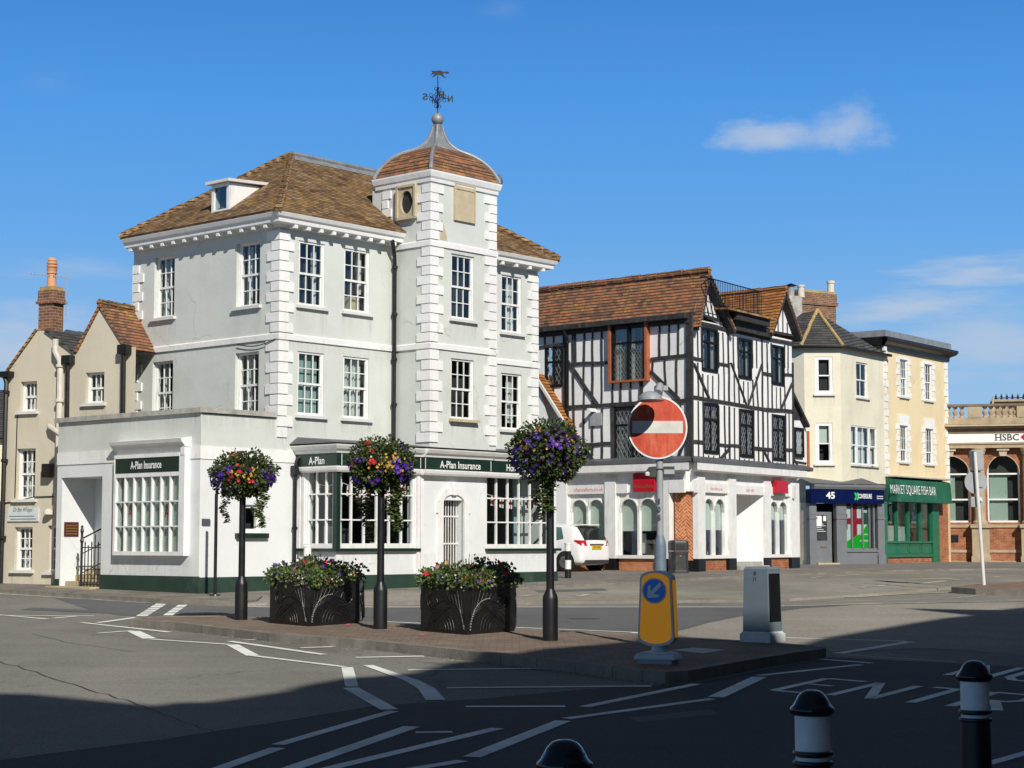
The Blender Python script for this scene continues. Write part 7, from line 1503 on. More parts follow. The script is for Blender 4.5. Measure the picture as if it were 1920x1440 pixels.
def far_terrace(p0, p1, h, mat, lab, seed):  # out-of-view terraces, added to darken what the windows reflect
    F = Fac(p0, (p1[0] - p0[0], p1[1] - p0[1])); ln = sqrt((p1[0] - p0[0]) ** 2 + (p1[1] - p0[1]) ** 2); T = thing('terrace_row', (p0[0], p0[1], 0), lab, 'building'); r_ = random.Random(seed); u = 0
    prof = [(0, -1)]
    while u < ln: w_ = min(ln - u, r_.uniform(6, 9)); hh = h + r_.uniform(-1.2, 1.2); prof += [(u, hh), (u + w_, hh)]; u += w_ + .001
    prof.append((ln, -1)); MB().prism(F, prof[::-1], -7, 0).build('wall', mat, T)
    for z in (1.3, 4.3, 7.2):
        u = 1.2
        while u < ln - 2: MB().box(F, u, u + 1.0, 0, .05, z, z + 1.6).build('window', 'dark', T); u += 2.7
far_terrace((27, 62), (25, 22), 10.5, 'brickc', 'unseen brick terrace added on the right for the windows to reflect', 4)
far_terrace((-25, 12), (-25, 62), 10.5, 'beige', 'unseen rendered terrace added on the left for the windows to reflect', 5)
# ================================================================ street objects
rg = random.Random(11)
def leaves(m, c, n, R3_, col, size=(.03, .07), shell=.55, rnd=rg, flat=.0):
    for i in range(n):
        d = Vector((rnd.gauss(0, 1), rnd.gauss(0, 1), rnd.gauss(0, 1))).normalized(); lump = 1 + .13 * sin(d.x * 6 + c.x * 3) * cos(d.z * 5 + d.y * 4 + c.x) + .06 * sin(d.x * 13 + d.z * 11)
        r_ = (shell + (1 - shell) * rnd.random() ** .6) * lump; p = c + Vector((d.x * R3_[0], d.y * R3_[1], d.z * R3_[2])) * r_
        L_ = rnd.uniform(*size); o = (d + Vector((rnd.uniform(-.8, .8), rnd.uniform(-.8, .8), rnd.uniform(-.9, .6)))).normalized() * L_
        s_ = o.cross(Vector((rnd.uniform(-1, 1), rnd.uniform(-1, 1), rnd.uniform(-1, 1)))).normalized() * L_ * .38; g_ = rnd.uniform(.55, 1.35); cc = (col[0] * g_ * rnd.uniform(.8, 1.4), col[1] * g_, col[2] * g_)
        m.face([p, p + o * .45 + s_, p + o, p + o * .5 - s_], cc)
def flower(m, p, d, r, col, n=5):
    d = d.normalized(); x = d.orthogonal().normalized(); y = d.cross(x); c = p + d * .01
    for k in range(n):
        a = 2 * pi * k / n; b = 2 * pi * (k + .5) / n; e = 2 * pi * (k + 1) / n
        m.face([c, c + (x * cos(a) + y * sin(a)) * r * .6 + d * r * .2, c + (x * cos(b) + y * sin(b)) * r + d * r * .28, c + (x * cos(e) + y * sin(e)) * r * .6 + d * r * .2], tuple(v * rg.uniform(.8, 1.15) for v in col))
PUR, DPU, RED, YEL, WHI, PNK, ORA = (.075, .022, .30), (.035, .008, .08), (.60, .015, .03), (.62, .36, .06), (.75, .75, .66), (.65, .10, .25), (.75, .18, .03)
def flowers(m, c, R3_, lst, top=0):
    for col, n, r, zlo, zhi, sp in lst:
        # clusters
        cl = [(rg.uniform(-2.5, -.6) if col in (RED, YEL, ORA) else rg.uniform(-pi, 0) if rg.random() < .72 else rg.uniform(0, pi), rg.uniform(zlo, zhi)) for _ in range(max(1, n // sp))]
        for i in range(n):
            a, z = cl[i % len(cl)]; a += rg.gauss(0, .28); z = max(-.95, min(.98, z + rg.gauss(0, .13))); q = sqrt(max(0, 1 - z * z)); d = Vector((cos(a) * q, sin(a) * q, z)); p = c + Vector((d.x * R3_[0], d.y * R3_[1], d.z * R3_[2])) * rg.uniform(.95, 1.06)
            flower(m, p, d + Vector((0, -.25, .2)), r * rg.uniform(.75, 1.15), col)
def trail(m, mf, top, L_, w, n, col):
    for i in range(n):
        f = rg.random(); z = top.z - L_ * f; s_ = w * (1 - f * .55); p = Vector((top.x + rg.gauss(0, s_ * .45) + .04 * sin(f * 9), top.y + rg.gauss(0, s_ * .45), z)); l = rg.uniform(.035, .07); a = rg.uniform(0, 6.3); d = Vector((cos(a), sin(a), -.5)) * l; q = d.cross(Vector((0, 0, 1))).normalized() * l * .5; g_ = rg.uniform(.6, 1.4)
        m.face([p, p + d * .5 + q, p + d, p + d * .5 - q], tuple(v * g_ for v in col))
GRN = (.075, .12, .028)
def post_and_basket(px, py, cy, rx, ry, lab, fl, trails, dx=0):
    b = G(px, py, IH); k = FPX / b.y; T_ = thing('basket_post', tuple(b), 'black post with thick lower sleeve ' + lab[0], 'post', 'black posts along the traffic island')
    b = Vector((0, 0, 0)) if False else b
    zc = CAMZ + (HZ - cy) / 3363 * b.y
    MB().lathe(b, [(.105, 0), (.105, .56), (.10, .6), (.062, .68), (.058, .7)], 20).build('sleeve', 'black', T_, smooth=True); m = MB(); m.lathe(b, [(.055, .68), (.052, zc - b.z - ry / k * .6)], 16); m.build('pole', 'black', T_, smooth=True)
    c = Vector((b.x + dx / k, b.y, zc)); R3_ = (rx / k, rx / k, ry / k); F_ = thing('hanging_flower_ball', tuple(c), lab[1], 'flower basket', 'flower baskets on black posts')
    m = MB(); m.lathe(c, [(max(.01, R3_[0] * .74 * sin(pi * i / 10)), -R3_[2] * .74 * cos(pi * i / 10)) for i in range(11)], 14, (.012, .018, .006)); m.build('basket', 'leaf', F_, smooth=True)  # dark inner core, coloured for the shade between the leaves
    m = MB(); leaves(m, c, 3000, R3_, GRN); [leaves(m, c + Vector((R3_[0] * .8 * cos(a_), R3_[1] * .8 * sin(a_), R3_[2] * rg.uniform(-.5, .55))), 110, (.13, .13, .10), GRN, shell=.3) for a_ in [rg.uniform(0, 6.3) for _ in range(9)]]; leaves(m, c + Vector((0, 0, R3_[2] * .1)), 900, tuple(v * 1.05 for v in R3_), (.05, .08, .03), shell=.85)
    for (tx, tz, L_, w, n, col) in trails: trail(m, None, c + Vector((tx, rg.uniform(-.15, .0), tz)), L_, w, n, col)
    for i in range(26):                     # straggling shoots that break the outline
        d = Vector((rg.gauss(0, 1), rg.gauss(0, 1), abs(rg.gauss(0, .7)))).normalized(); p = c + Vector((d.x * R3_[0], d.y * R3_[1], d.z * R3_[2])); leaves(m, p + d * .04, 12, (.05, .05, .06), (.08, .12, .03), (.025, .05), .1)
    m.build('foliage', 'leaf', F_); m = MB(); flowers(m, c, R3_, fl); m.build('flowers', 'petal', F_)
post_and_basket(452, 1162, 892, 57, 41, ('at the left end of the traffic island', 'smallest and leftmost ball of purple, red and yellow flowers on a black post'),
    [(PUR, 74, .045, -.6, .3, 5), (RED, 11, .042, -.4, .7, 4), (YEL, 26, .026, -.3, .5, 12), (DPU, 40, .04, -.7, .5, 4), (ORA, 12, .026, .6, .95, 8)], [(.30, -.28, .55, .13, 420, (.11, .16, .05)), (-.28, -.25, .5, .10, 170, (.05, .07, .03))])
post_and_basket(713, 1179, 873, 59, 47, ('between the two flower planters', 'middle flower ball with red and yellow blooms and a long green trail beside its post'),
    [(PUR, 46, .05, -.6, .2, 3), (RED, 9, .05, -.1, .95, 3), (YEL, 46, .026, -.1, .3, 23), (DPU, 60, .04, -.5, .9, 6), (WHI, 14, .025, .3, .9, 5)], [(.22, -.25, .72, .15, 900, (.12, .17, .05)), (-.2, -.25, .85, .11, 380, (.02, .03, .012)), (-.33, -.2, .45, .07, 150, (.04, .06, .02))])
post_and_basket(1032, 1201, 849, 66, 53, ('right of the right-hand flower planter', 'widest ball, dense with purple flowers, on the post nearest the keep-left bollard'),
    [(PUR, 110, .042, -.75, .6, 4), (DPU, 80, .04, -.8, .8, 6), (ORA, 8, .03, .2, .7, 4), (YEL, 14, .025, -.1, .3, 7)], [(-.03, -.35, .45, .16, 420, (.10, .14, .04)), (-.12, -.3, .6, .09, 160, (.06, .09, .03))], dx=-4)
# ---- planters
def planter(px, py, wpx, hpx, lab, lab2, seed):
    b = G(px, py, IH); k = FPX / b.y; hw = wpx / 2 / k; h = hpx / k
    T_ = thing('flower_planter', (b.x, b.y + .5, b.z), lab, 'planter', 'black planters on the traffic island')
    v = [Vector((b.x, b.y)), Vector((b.x + hw, b.y + .85)), Vector((b.x + hw, b.y + 1.75)), Vector((b.x, b.y + 2.4)), Vector((b.x - hw, b.y + 1.75)), Vector((b.x - hw, b.y + .85))]
    c = sum(v, Vector((0, 0))) / 6; z0 = b.z - .0; m = MB()
    def ring(s_, z): return [Vector((c.x + (p.x - c.x) * s_, c.y + (p.y - c.y) * s_, z)) for p in v]
    lv = [(.97, z0), (.985, z0 + .05), (1, z0 + .07), (1, z0 + h - .05), (1.01, z0 + h), (.93, z0 + h), (.9, z0 + h - .1)]
    rs = [ring(*l) for l in lv]
    for a, b_ in zip(rs, rs[1:]):
        for i in range(6): m.face([a[i], a[(i + 1) % 6], b_[(i + 1) % 6], b_[i]])
    m.face(rs[-1]); m.build('tub', 'planter', T_)
    # raised leaf-scroll relief on each visible face
    for i in range(6):
        a, e = v[i], v[(i + 1) % 6]; t = e - a; ln = t.length; F = Fac((a.x, a.y), (t.x, t.y)); flip = (i % 2 == 1); m = MB(); bd = MB()
        def U(x): return (1 - x if flip else x) * ln
        def curve(pts, r0, r1, n=14, mb=None):
            P = [Vector(p) for p in pts]; out = []
            for j in range(n + 1):
                f = j / n; q = P[:]
                while len(q) > 1: q = [q[x] * (1 - f) + q[x + 1] * f for x in range(len(q) - 1)]
                out.append(F.P(U(q[0].x), .006, z0 + q[0].y * h))
            (mb or m).tube(out, [r0 + (r1 - r0) * j / n for j in range(n + 1)], 5); return out
        curve([(.06, .12), (.10, .55), (.25, .72), (.48, .75), (.72, .52)], .016, .008)
        for q in range(7): f = q / 6; curve([(.05, .10 + .05 * q), (.10 + .04 * q, .45), (.12 + .075 * q, .9 - .02 * q)], .010, .004)
        curve([(.55, .45), (.95, .35), (.95, .85), (.68, .9), (.62, .62)], .015, .006); curve([(.62, .5), (.86, .5), (.84, .75), (.72, .72)], .012, .005)
        for q in range(5): curve([(.25 + .08 * q, .62 - .06 * q), (.42 + .06 * q, .55 - .07 * q), (.5 + .08 * q, .38 - .06 * q)], .008, .003)
        for q in range(4): curve([(.26 + .06 * q, .08), (.30 + .05 * q, .62 - .1 * q), (.78 - .05 * q, .60 - .1 * q), (.84 - .06 * q, .08)], .006, .004)
        pts = curve([(.055, .10), (.085, .5), (.22, .68), (.44, .70)], .004, .004, 20)
        for p in pts: bd.lathe(p + Vector((F.n.x, F.n.y, 0)) * .012 - Vector((0, 0, .008)), [(.002, 0), (.009, .004), (.009, .012), (.002, .016)], 6)
        o = m.build('scroll_relief', 'planter', T_); 
        if i == 0: bd.build('beading', 'coping', o)
    MB().vprism([tuple(p.xy) for p in ring(.9, 0)], z0 + h - .12, z0 + h - .07).build('soil', 'soil', T_)
    # bedding plants
    F_ = thing('bedding_plants', (c.x, c.y, z0 + h - .07), lab2, 'flowers', 'bedding plants in the planters'); m = MB(); mf = MB(); rr = random.Random(seed)
    for i in range(120):
        f, a = rr.random() ** .5, rr.uniform(0, 2 * pi); x, y = c.x + cos(a) * f * hw * .98, c.y + sin(a) * f * 1.05; y = max(y, b.y + .1 + abs(x - c.x) * .85 / hw * .9)
        hh = rr.uniform(.06, .24) * (1.25 - f * .5); leaves(m, Vector((x, y, z0 + h + hh * .55)), 44, (.14, .14, hh), (.11, .17, .05) if rr.random() < .75 else (.05, .075, .02), (.035, .085), .2, rr)
    def rim(f): # a point along the two front edges
        if f < .5: q = v[5] + (v[0] - v[5]) * f * 2
        else: q = v[0] + (v[1] - v[0]) * (f - .5) * 2
        return q
    for i in range(150): f = rr.random(); q = rim(f); leaves(m, Vector((q.x + rr.gauss(0, .03), q.y + rr.uniform(-.03, .16), z0 + h + rr.uniform(-.05, .13))), 16, (.08, .06, .07), (.10, .16, .05), (.03, .06), .2, rr)
    for col, n, r, sp in ((WHI, 90, .019, 9), (PUR, 36, .036, 4), (DPU, 30, .03, 4), (RED, 9, .045, 2), (PNK, 6, .04, 2), (ORA, 6, .03, 3)):
        cl = [rr.random() for _ in range(max(1, n // sp))]
        for i in range(n): f = min(1, max(0, cl[i % len(cl)] + rr.gauss(0, .025))); q = rim(f); flower(mf, Vector((q.x, q.y + rr.uniform(-.06, .25), z0 + h + rr.uniform(-.06, .13))), Vector((rr.uniform(-.4, .4), -1, .4)), r * rr.uniform(.8, 1.2), col)
    for i in range(22): x = c.x + rr.uniform(-.9, .9) * hw; flower(mf, Vector((x, c.y + rr.uniform(-.6, .2), z0 + h + rr.uniform(.12, .30))), Vector((rr.uniform(-.5, .5), -1, .5)), .04, rr.choice([RED, PUR, DPU, PNK, YEL]))
    for i in range(9): # spiky cordyline
        a = rr.uniform(0, 6.3); p = Vector((c.x, c.y - .1, z0 + h)); d = Vector((cos(a) * .3, sin(a) * .25, 1)) * rr.uniform(.3, .52); s_ = Vector((.014, 0, 0)); m.face([p - s_, p + s_, p + d], (.05, .025, .025))
    m.build('foliage', 'leaf', F_); mf.build('flowers', 'petal', F_)
planter(578, 1175, 172, 84, 'black moulded planter with leaf-scroll relief, between the left and middle posts', 'mixed bedding plants with red blooms at both ends, in the left planter', 21)
planter(875, 1191, 182, 95, 'black moulded planter with leaf-scroll relief, between the middle and right posts', 'mixed bedding plants with red blooms in the middle, in the right planter', 22)
for i, (x, y, l) in enumerate(((653, 1174, 'fallen pink petal on the island paving below the left planter'), (791, 1193, 'fallen pink petal on the island paving beside the right planter'))):
    p = G(x, y, IH) + Vector((0, 0, .008)); F_ = MB(); flower(F_, p, Vector((0, -.3, 1)), .045, PNK); o = F_.build('fallen_petal', 'petal', None); tag(o, l, 'petal')
# ---- no entry sign with lamp
SP = Vector((1.925, 23.3)); gp = gz(SP.y) + IH
def at(y, x, Y): return CAMZ + (HZ - y) / 3363 * Y
T_ = thing('no_entry_sign', (SP.x, SP.y, gp), 'faded red no entry disc with hooded lamp on a tall grey post', 'sign')
zt = at(728, 0, SP.y); zs0 = at(905, 0, SP.y)
MB().lathe((SP.x, SP.y, gp), [(.078, 0), (.078, at(1023, 0, SP.y) - gp), (.068, at(1014, 0, SP.y) - gp), (.046, at(1004, 0, SP.y) - gp)], 20).build('post_base', 'greyblue', T_, smooth=True)
MB().lathe((SP.x, SP.y, 0), [(.044, at(1006, 0, SP.y)), (.044, zt)], 18).build('post', 'grey', T_, smooth=True)
sc_ = Vector((SP.x - .03, SP.y - .085, at(802, 0, SP.y))); fa = R(2); SFc = Fac((sc_.x, sc_.y), (cos(fa), sin(fa))); rd = 59 / 143.5
def disc(F, cx, cz, r, d0, d1, n=48, sx=.95): return MB().prism(F, [(cx + r * sx * cos(2 * pi * k / n), cz + r * sin(2 * pi * k / n)) for k in range(n)], d0, d1)
pl_ = disc(SFc, 0, sc_.z, rd, -.004, .0).build('sign_plate', 'signgrey', T_)
m_, t, b = newmat('faded_red_sign', .4); p = obn(t, 1, 1, .35); n = noise(t, p, 7, 7, .7); r_ = ramp(t, [(.3, (.40, .03, .012)), (.5, (.55, .075, .03)), (.72, (.66, .20, .10))]); L(t, n, 0, r_, 0); q = obn(t, 1, 1, .1); n2 = noise(t, q, 16, 6); r2 = ramp(t, [(.60, (0,) * 3), (.74, (.6,) * 3)]); L(t, n2, 0, r2, 0); mx = mixc(t); L(t, r2, 0, mx, 0); L(t, r_, 0, mx, 6); mx.inputs[7].default_value = (.10, .05, .02, 1); L(t, mx, 2, b, 'Base Color'); M['fadedred'] = m_
disc(SFc, 0, sc_.z, rd - .022, .0, .004).build('red_face', 'fadedred', pl_)
m = MB(); m.box(SFc, -.33, .33, .004, .008, sc_.z - .075, sc_.z + .085); m.build('white_bar', paint('dirty_white_bar', (.60, .60, .54), .5, .15, 6, 0, (.25, .22, .16), 5, .5, True), pl_)
m = MB(); m.box(SFc, -.06, .09, -.06, -.004, sc_.z + .2, sc_.z + .25); m.box(SFc, -.06, .09, -.06, -.004, sc_.z - .25, sc_.z - .2); m.build('clips', 'grey', T_)
# lamp hood
hz_ = at(742, 0, SP.y); hc = Vector((SP.x - .08, SP.y - .42, hz_)); m = MB(); m.tube([Vector((SP.x, SP.y, zt - .02)), Vector((SP.x + .0, SP.y - .12, zt + .02)), Vector((SP.x - .03, SP.y - .22, hz_ + .03))], [.055, .055, .05], 10); m.build('lamp_arm', 'grey', T_, smooth=True)
m = MB(); K_ = 9; rows = []
for i in range(K_ + 1):       # dome hood opening downwards and forwards
    a = pi / 2 * i / K_; rows.append((max(.012, .15 * sin(a)), .12 * cos(a)))
m.lathe(Vector((hc.x - .07, hc.y - .02, hz_ - .09)), [(r1 + .012, z1) for r1, z1 in [(.155, -.005)]] + [(r1, z1) for r1, z1 in rows[::-1]], 24, sx=1.05, sy=1.75); m.build('lamp_hood', 'grey', T_, smooth=True)
m = MB(); m.box(SFc, -.03, .14, -.12, .02, zt - .03, zt + .035); m.build('lamp_bracket', 'grey', T_)
# small lamp/direction box on the same post
T2 = thing('traffic_sensor', (SP.x, SP.y - .06, at(885, 0, SP.y)), 'grey metal lamp box clamped across the no entry post under the disc', 'lamp box'); z_ = at(885, 0, SP.y)
m = MB(); FF = Fac((SP.x, SP.y - .0), (1, 0)); m.prism(FF, [(-.20, z_ - .02), (-.14, z_ + .065), (-.05, z_ + .07), (-.05, z_ - .07), (-.15, z_ - .06)], -.06, .06); m.box(FF, .05, .19, -.05, .05, z_ - .065, z_ + .07); m.box(FF, -.055, .055, -.055, .052, z_ + .03, z_ + .045); m.build('housing', 'binplastic', T2)
m = MB(); m.box(FF, .052, .188, .05, .058, z_ - .03, z_ + .03); m.build('front_plate', 'grey', T2); MB().lathe(Vector((SP.x - .165, SP.y - .05, z_ - .05)), [(.03, 0), (.035, .03), (.02, .05)], 10).build('lens', 'offwhite', T2, smooth=True)
o = MB()
for i, ch in enumerate('10S'): text(o, FF, ch, -.015, at(945 + i * 15.5, 0, SP.y) , .07, .049, width=.038 if i else .02, bold=.02)
o.build('post_number', 'txtb', T_)
# ---- keep-left bollard
KB = G(1236, 1244, IH); kk = FPX / KB.y; T_ = thing('keep_left_bollard', tuple(KB), 'yellow keep-left bollard with round blue arrow sign, at the tip of the island', 'traffic bollard')
Kf = Fac((KB.x - .01, KB.y), (cos(R(-20)), sin(R(-20)))); z0 = KB.z
def kx(x): return (x - 1236) / kk
def kz(y): return z0 + (1244 - y) / kk
m = MB(); m.mesh([], []); 
def slab_(m, y0, y1, w0, w1, d): m.hexa([Kf.P(-w0, d, kz(y0)), Kf.P(w0, d, kz(y0)), Kf.P(w0, -d, kz(y0)), Kf.P(-w0, -d, kz(y0)), Kf.P(-w1, d, kz(y1)), Kf.P(w1, d, kz(y1)), Kf.P(w1, -d, kz(y1)), Kf.P(-w1, -d, kz(y1))])
slab_(m, 1244, 1236, .2, .2, .16); m.build('foot', 'grey', T_); m = MB(); slab_(m, 1236, 1226, .25, .225, .18); slab_(m, 1226, 1222, .225, .15, .14); m.build('base', 'boxgrey', T_, bevel=.012)
MB().lathe(Vector((KB.x, KB.y, kz(1224))), [(.15, 0), (.09, .03), (.075, .08), (.10, .1)], 18, sy=.8).build('neck', 'boxgrey', T_, smooth=True)
def shell(x, y0=1212, grow=0):
    out = [(-.205 - grow, kz(1198)), (-.19 - grow, kz(1088))]; P = []
    for k in range(9): a = pi - pi * k / 8; P.append((.185 * cos(a) * (1 + grow * 4) - .0, kz(1086) + .085 * sin(a) + grow))
    for k in range(9): a = -pi * k / 8; P.append((.215 * cos(a) * (1 + grow * 4), kz(1196) + .10 * sin(a) - grow))
    return P
bd_ = MB().prism(Kf, shell(0), -.10, .10).build('shell', 'boxgrey', T_)
inn = [(u * .88, z * 1.0) for u, z in shell(0)]; cz_ = kz(1140); inn = [(u, cz_ + (z - cz_) * .93) for u, z in inn]; MB().prism(Kf, inn, .100, .106).build('yellow_face', 'amberglow', bd_)
m = MB(); m.hexa([Kf.P(.204, .07, kz(1195)), Kf.P(.222, .05, kz(1195)), Kf.P(.222, -.08, kz(1195)), Kf.P(.2, -.08, kz(1195)), Kf.P(.178, .07, kz(1090)), Kf.P(.196, .05, kz(1090)), Kf.P(.196, -.08, kz(1090)), Kf.P(.18, -.08, kz(1090))]); m.build('yellow_side', 'amberglow', bd_)
cx_, cz_ = -.012, kz(1109.5); disc(Kf, cx_, cz_, .148, .10, .116, sx=.98).build('sign_rim', 'boxgrey', bd_); disc(Kf, cx_, cz_, .130, .10, .121, sx=.98).build('blue_sign', 'blue', bd_)
m = MB(); v_ = Vector((-1, -1)).normalized(); n_ = Vector((-v_.y, v_.x)); c = Vector((cx_, cz_)); 
def q2(a, b): p = c + v_ * a + n_ * b; return (p.x, p.y)
m.prism(Kf, [q2(-.115, .022), q2(-.115, -.022), q2(.03, -.022), q2(.03, -.022)][:3] + [q2(.05, -.022), q2(.05, .022)], .121, .124); m.prism(Kf, [q2(.115, 0), q2(.02, .085), q2(-.02, .085), q2(.04, .01), q2(.04, -.01), q2(-.02, -.085), q2(.02, -.085)], .121, .1245); m.build('white_arrow', 'signgrey', bd_)
# ---- feeder pillar
FP = G(1432, 1205, IH); kk = FPX / FP.y; T_ = thing('feeder_pillar', tuple(FP), 'pale grey tapered metal cabinet with a black side louvre on the traffic island', 'cabinet')
Pf = Fac((FP.x, FP.y + .1), (cos(R(-38)), sin(R(-38)))); h = 139 / kk
m = MB(); 
def sl(m, z0, z1, w0, w1, d0, d1): m.hexa([Pf.P(-w0, d0, z0), Pf.P(w0, d0, z0), Pf.P(w0, -d0, z0), Pf.P(-w0, -d0, z0), Pf.P(-w1, d1, z1), Pf.P(w1, d1, z1), Pf.P(w1, -d1, z1), Pf.P(-w1, -d1, z1)])
z0 = FP.z; sl(m, z0, z0 + .12, .235, .235, .21, .21); sl(m, z0 + .12, z0 + .15, .225, .205, .20, .185); m.build('base', 'boxgrey', T_, bevel=.01); m = MB(); sl(m, z0 + .15, z0 + h - .03, .20, .185, .18, .165); sl(m, z0 + h - .03, z0 + h + .01, .195, .17, .17, .14); m.build('cabinet', 'pillar', T_, bevel=.006)
m = MB()
for sgn in (1,): m.hexa([Pf.P(.195, .15, z0 + .28), Pf.P(.203, .15, z0 + .28), Pf.P(.203, -.15, z0 + .28), Pf.P(.195, -.15, z0 + .28), Pf.P(.183, .145, z0 + h - .08), Pf.P(.191, .145, z0 + h - .08), Pf.P(.191, -.14, z0 + h - .08), Pf.P(.183, -.14, z0 + h - .08)])
m.box(Pf, .10, .178, .1, .1645, z0 + .2, z0 + .92) if False else None; m.build('louvre_panel', 'iron', T_)
o = MB(); text(o, Pf, '8', -.01, z0 + .90, .05, .171, width=.035); text(o, Pf, '17', -.01, z0 + .82, .05, .172, width=.05); o.build('number', 'txtb', T_)
# black second cabinet directly behind (dark slab seen at its right)
# ---- foreground bollards
def fg(px, capy, Y, lab, src=None):
    x = (px - CX) / FPX * Y * (1 / 1.0); zt = CAMZ + (HZ - capy) / 3363 * Y; z0 = gz(Y)
    h = zt - z0
    if src: return copy_tree_label(src, (x, Y, zt - hh0), lab)
    return x, Y, z0, h
def copy_tree_label(o, loc, lab): c = copy_tree(o, loc); c['label'] = lab; return c
hh0 = 1.0; T_ = thing('street_bollard', (0, 0, 0), 'x', 'bollard', 'black and white bollards in the foreground'); T_.location = (0, 0, 0); W0[T_] = Vector((0, 0, 0))
r0 = .083
MB().lathe((0, 0, 0), [(r0 * 1.25, -.3), (r0 * 1.22, 0), (r0 * 1.05, .3), (r0 * .98, hh0 - .345), (r0 * .98, hh0 - .34)], 32).build('post', 'black', T_, smooth=True)
MB().lathe((0, 0, 0), [(r0 * .96, hh0 - .34), (r0 * .96, hh0 - .305)], 32).build('white_band', 'signgrey', T_, smooth=True)
MB().lathe((0, 0, 0), [(r0 * .97, hh0 - .285), (r0 * .97, hh0 - .11)], 32).build('reflective_band', paint('grey_white_reflective', (.84, .84, .82), .55, .1, 9, .1, (.3, .3, .3), 6, .3), T_, smooth=True)
for z in (hh0 - .345, hh0 - .300): MB().lathe((0, 0, z), [(r0 * .98, 0), (r0 * 1.12, .005), (r0 * 1.14, .012), (r0 * 1.1, .02), (r0 * .98, .024)], 32).build('collar', 'black', T_, smooth=True)
MB().lathe((0, 0, hh0), [(r0 * 1.0, -.118), (r0 * 1.17, -.108), (r0 * 1.24, -.095), (r0 * 1.22, -.083), (r0 * 1.05, -.07), (r0 * .92, -.05), (r0 * .78, -.028), (r0 * .55, -.010), (r0 * .3, -.002), (.002, 0)], 36).build('cap', paint('glossy_black_cap', (.010, .012, .02), .12, .1, 6), T_, smooth=True)
bl_ = [(1516, 1290, 8.35, 'black domed bollard with white band, middle of the three in the foreground'), (1818, 1236, 10.3, 'tallest-looking bollard with white band at the right edge, over the road lettering'), (1057, 1381, 6.55, 'bollard showing only its glossy black dome at the bottom edge')]
for i, (x, y, Y, lab) in enumerate(bl_):
    loc = ((x - CX) / FPX * Y, Y, CAMZ + (HZ - y) / 3363 * Y - hh0)
    if i == 0: T_.location = loc; T_['label'] = lab
    else: copy_tree_label(T_, loc, lab)
# ---- banded bollards by the car and by the bay window
def banded(px, py, ytop, lab, n, par=None):
    b = G(px, py, PV); k = FPX / b.y; h = (py - ytop) / k; T = thing('banded_bollard', tuple(b), lab, 'bollard', 'black and white banded bollards'); r_ = .085
    cols = ['black', 'white', 'black', 'white']; 
    for i in range(4): MB().lathe(b + Vector((0, 0, h * i / 4)), [(r_, 0), (r_, h / 4 - (0 if i < 3 else .06))] + ([(r_ * 1.12, h / 4 - .05), (r_ * 1.1, h / 4 - .02), (r_ * .6, h / 4)] if i == 3 else []), 18).build('band', cols[i], T, smooth=True)
banded(1065, 1084, 1017, 'banded black and white bollard in front of the white car', 0); banded(576, 1107, 1022, 'banded bollard, mostly hidden behind the left planter under the bay window', 1)
# ---- slim sign post against the annexe
b = G(403, 1117, PV); T_ = thing('slim_sign_post', tuple(b), 'slim black post carrying a small grey plate beside the annexe wall', 'sign post'); k = FPX / b.y
m = MB(); m.tube([b, b + Vector((0, 0, 190 / k))], .035, 10); m.lathe(b, [(.12, 0), (.11, .03), (.04, .04)], 12); m.build('post', 'iron', T_, smooth=True); f = Fac((b.x, b.y), BD); MB().box(f, -.14, .08, -.02, .02, b.z + 2.28, b.z + 2.42).build('plate', 'grey', T_)
# ---- litter bin
b = G(1274, 1075, PV); k = FPX / b.y; T_ = thing('litter_bin', tuple(b), 'dark grey plastic litter bin beside the brick pier', 'litter bin'); h = 62 / k; hw = 17 / k
bt_ = Fac((b.x, b.y + .3), dirv(80)); m = MB()
def oct_(s_, z, c=.35): 
    w_ = hw * s_; q = w_ * (1 - c); return [bt_.P(u, d, z) for u, d in ((-q, w_), (q, w_), (w_, q), (w_, -q), (q, -w_), (-q, -w_), (-w_, -q), (-w_, q))]
def loft(lv, par, nm, mat):
    m = MB(); rs = [oct_(*l) for l in lv]
    for a, c in zip(rs, rs[1:]):
        for i in range(8): m.face([a[i], a[(i + 1) % 8], c[(i + 1) % 8], c[i]])
    m.face(rs[-1]); m.face(rs[0][::-1]); return m.build(nm, mat, par)
loft([(1.0, b.z), (1.0, b.z + .06), (.96, b.z + .08), (.96, b.z + h * .60), (1.0, b.z + h * .61), (1.0, b.z + h * .66)], T_, 'body', 'binplastic'); lid = loft([(1.0, b.z + h * .67), (1.0, b.z + h * .92), (.9, b.z + h * .98), (.55, b.z + h)], T_, 'hood', 'binplastic')
MB().box(bt_, -hw * .55, hw * .45, hw * .9, hw * 1.01, b.z + h * .70, b.z + h * .88).build('opening', 'txtb', lid)
m = MB(); m.box(bt_, -hw * .08, hw * .08, hw * .96, hw * 1.0, b.z + h * .50, b.z + h * .54); m.build('badge', 'brass', T_); m = MB()
for s_ in (-1, 1): m.box(bt_, s_ * hw * .62 - .008, s_ * hw * .62 + .008, hw * .9, hw * .985, b.z + .1, b.z + h * .6)
m.box(bt_, -hw * .62, hw * .62, hw * .9, hw * .98, b.z + h * .55, b.z + h * .565); m.build('panel_frame', 'black', T_); m = MB(); m.box(Fac((b.x, b.y + .3), dirv(30)), hw * .5, hw * .8, hw * .6, hw * .98, b.z + h * .72, b.z + h * .85); m.build('sticker', 'orangewood', lid)
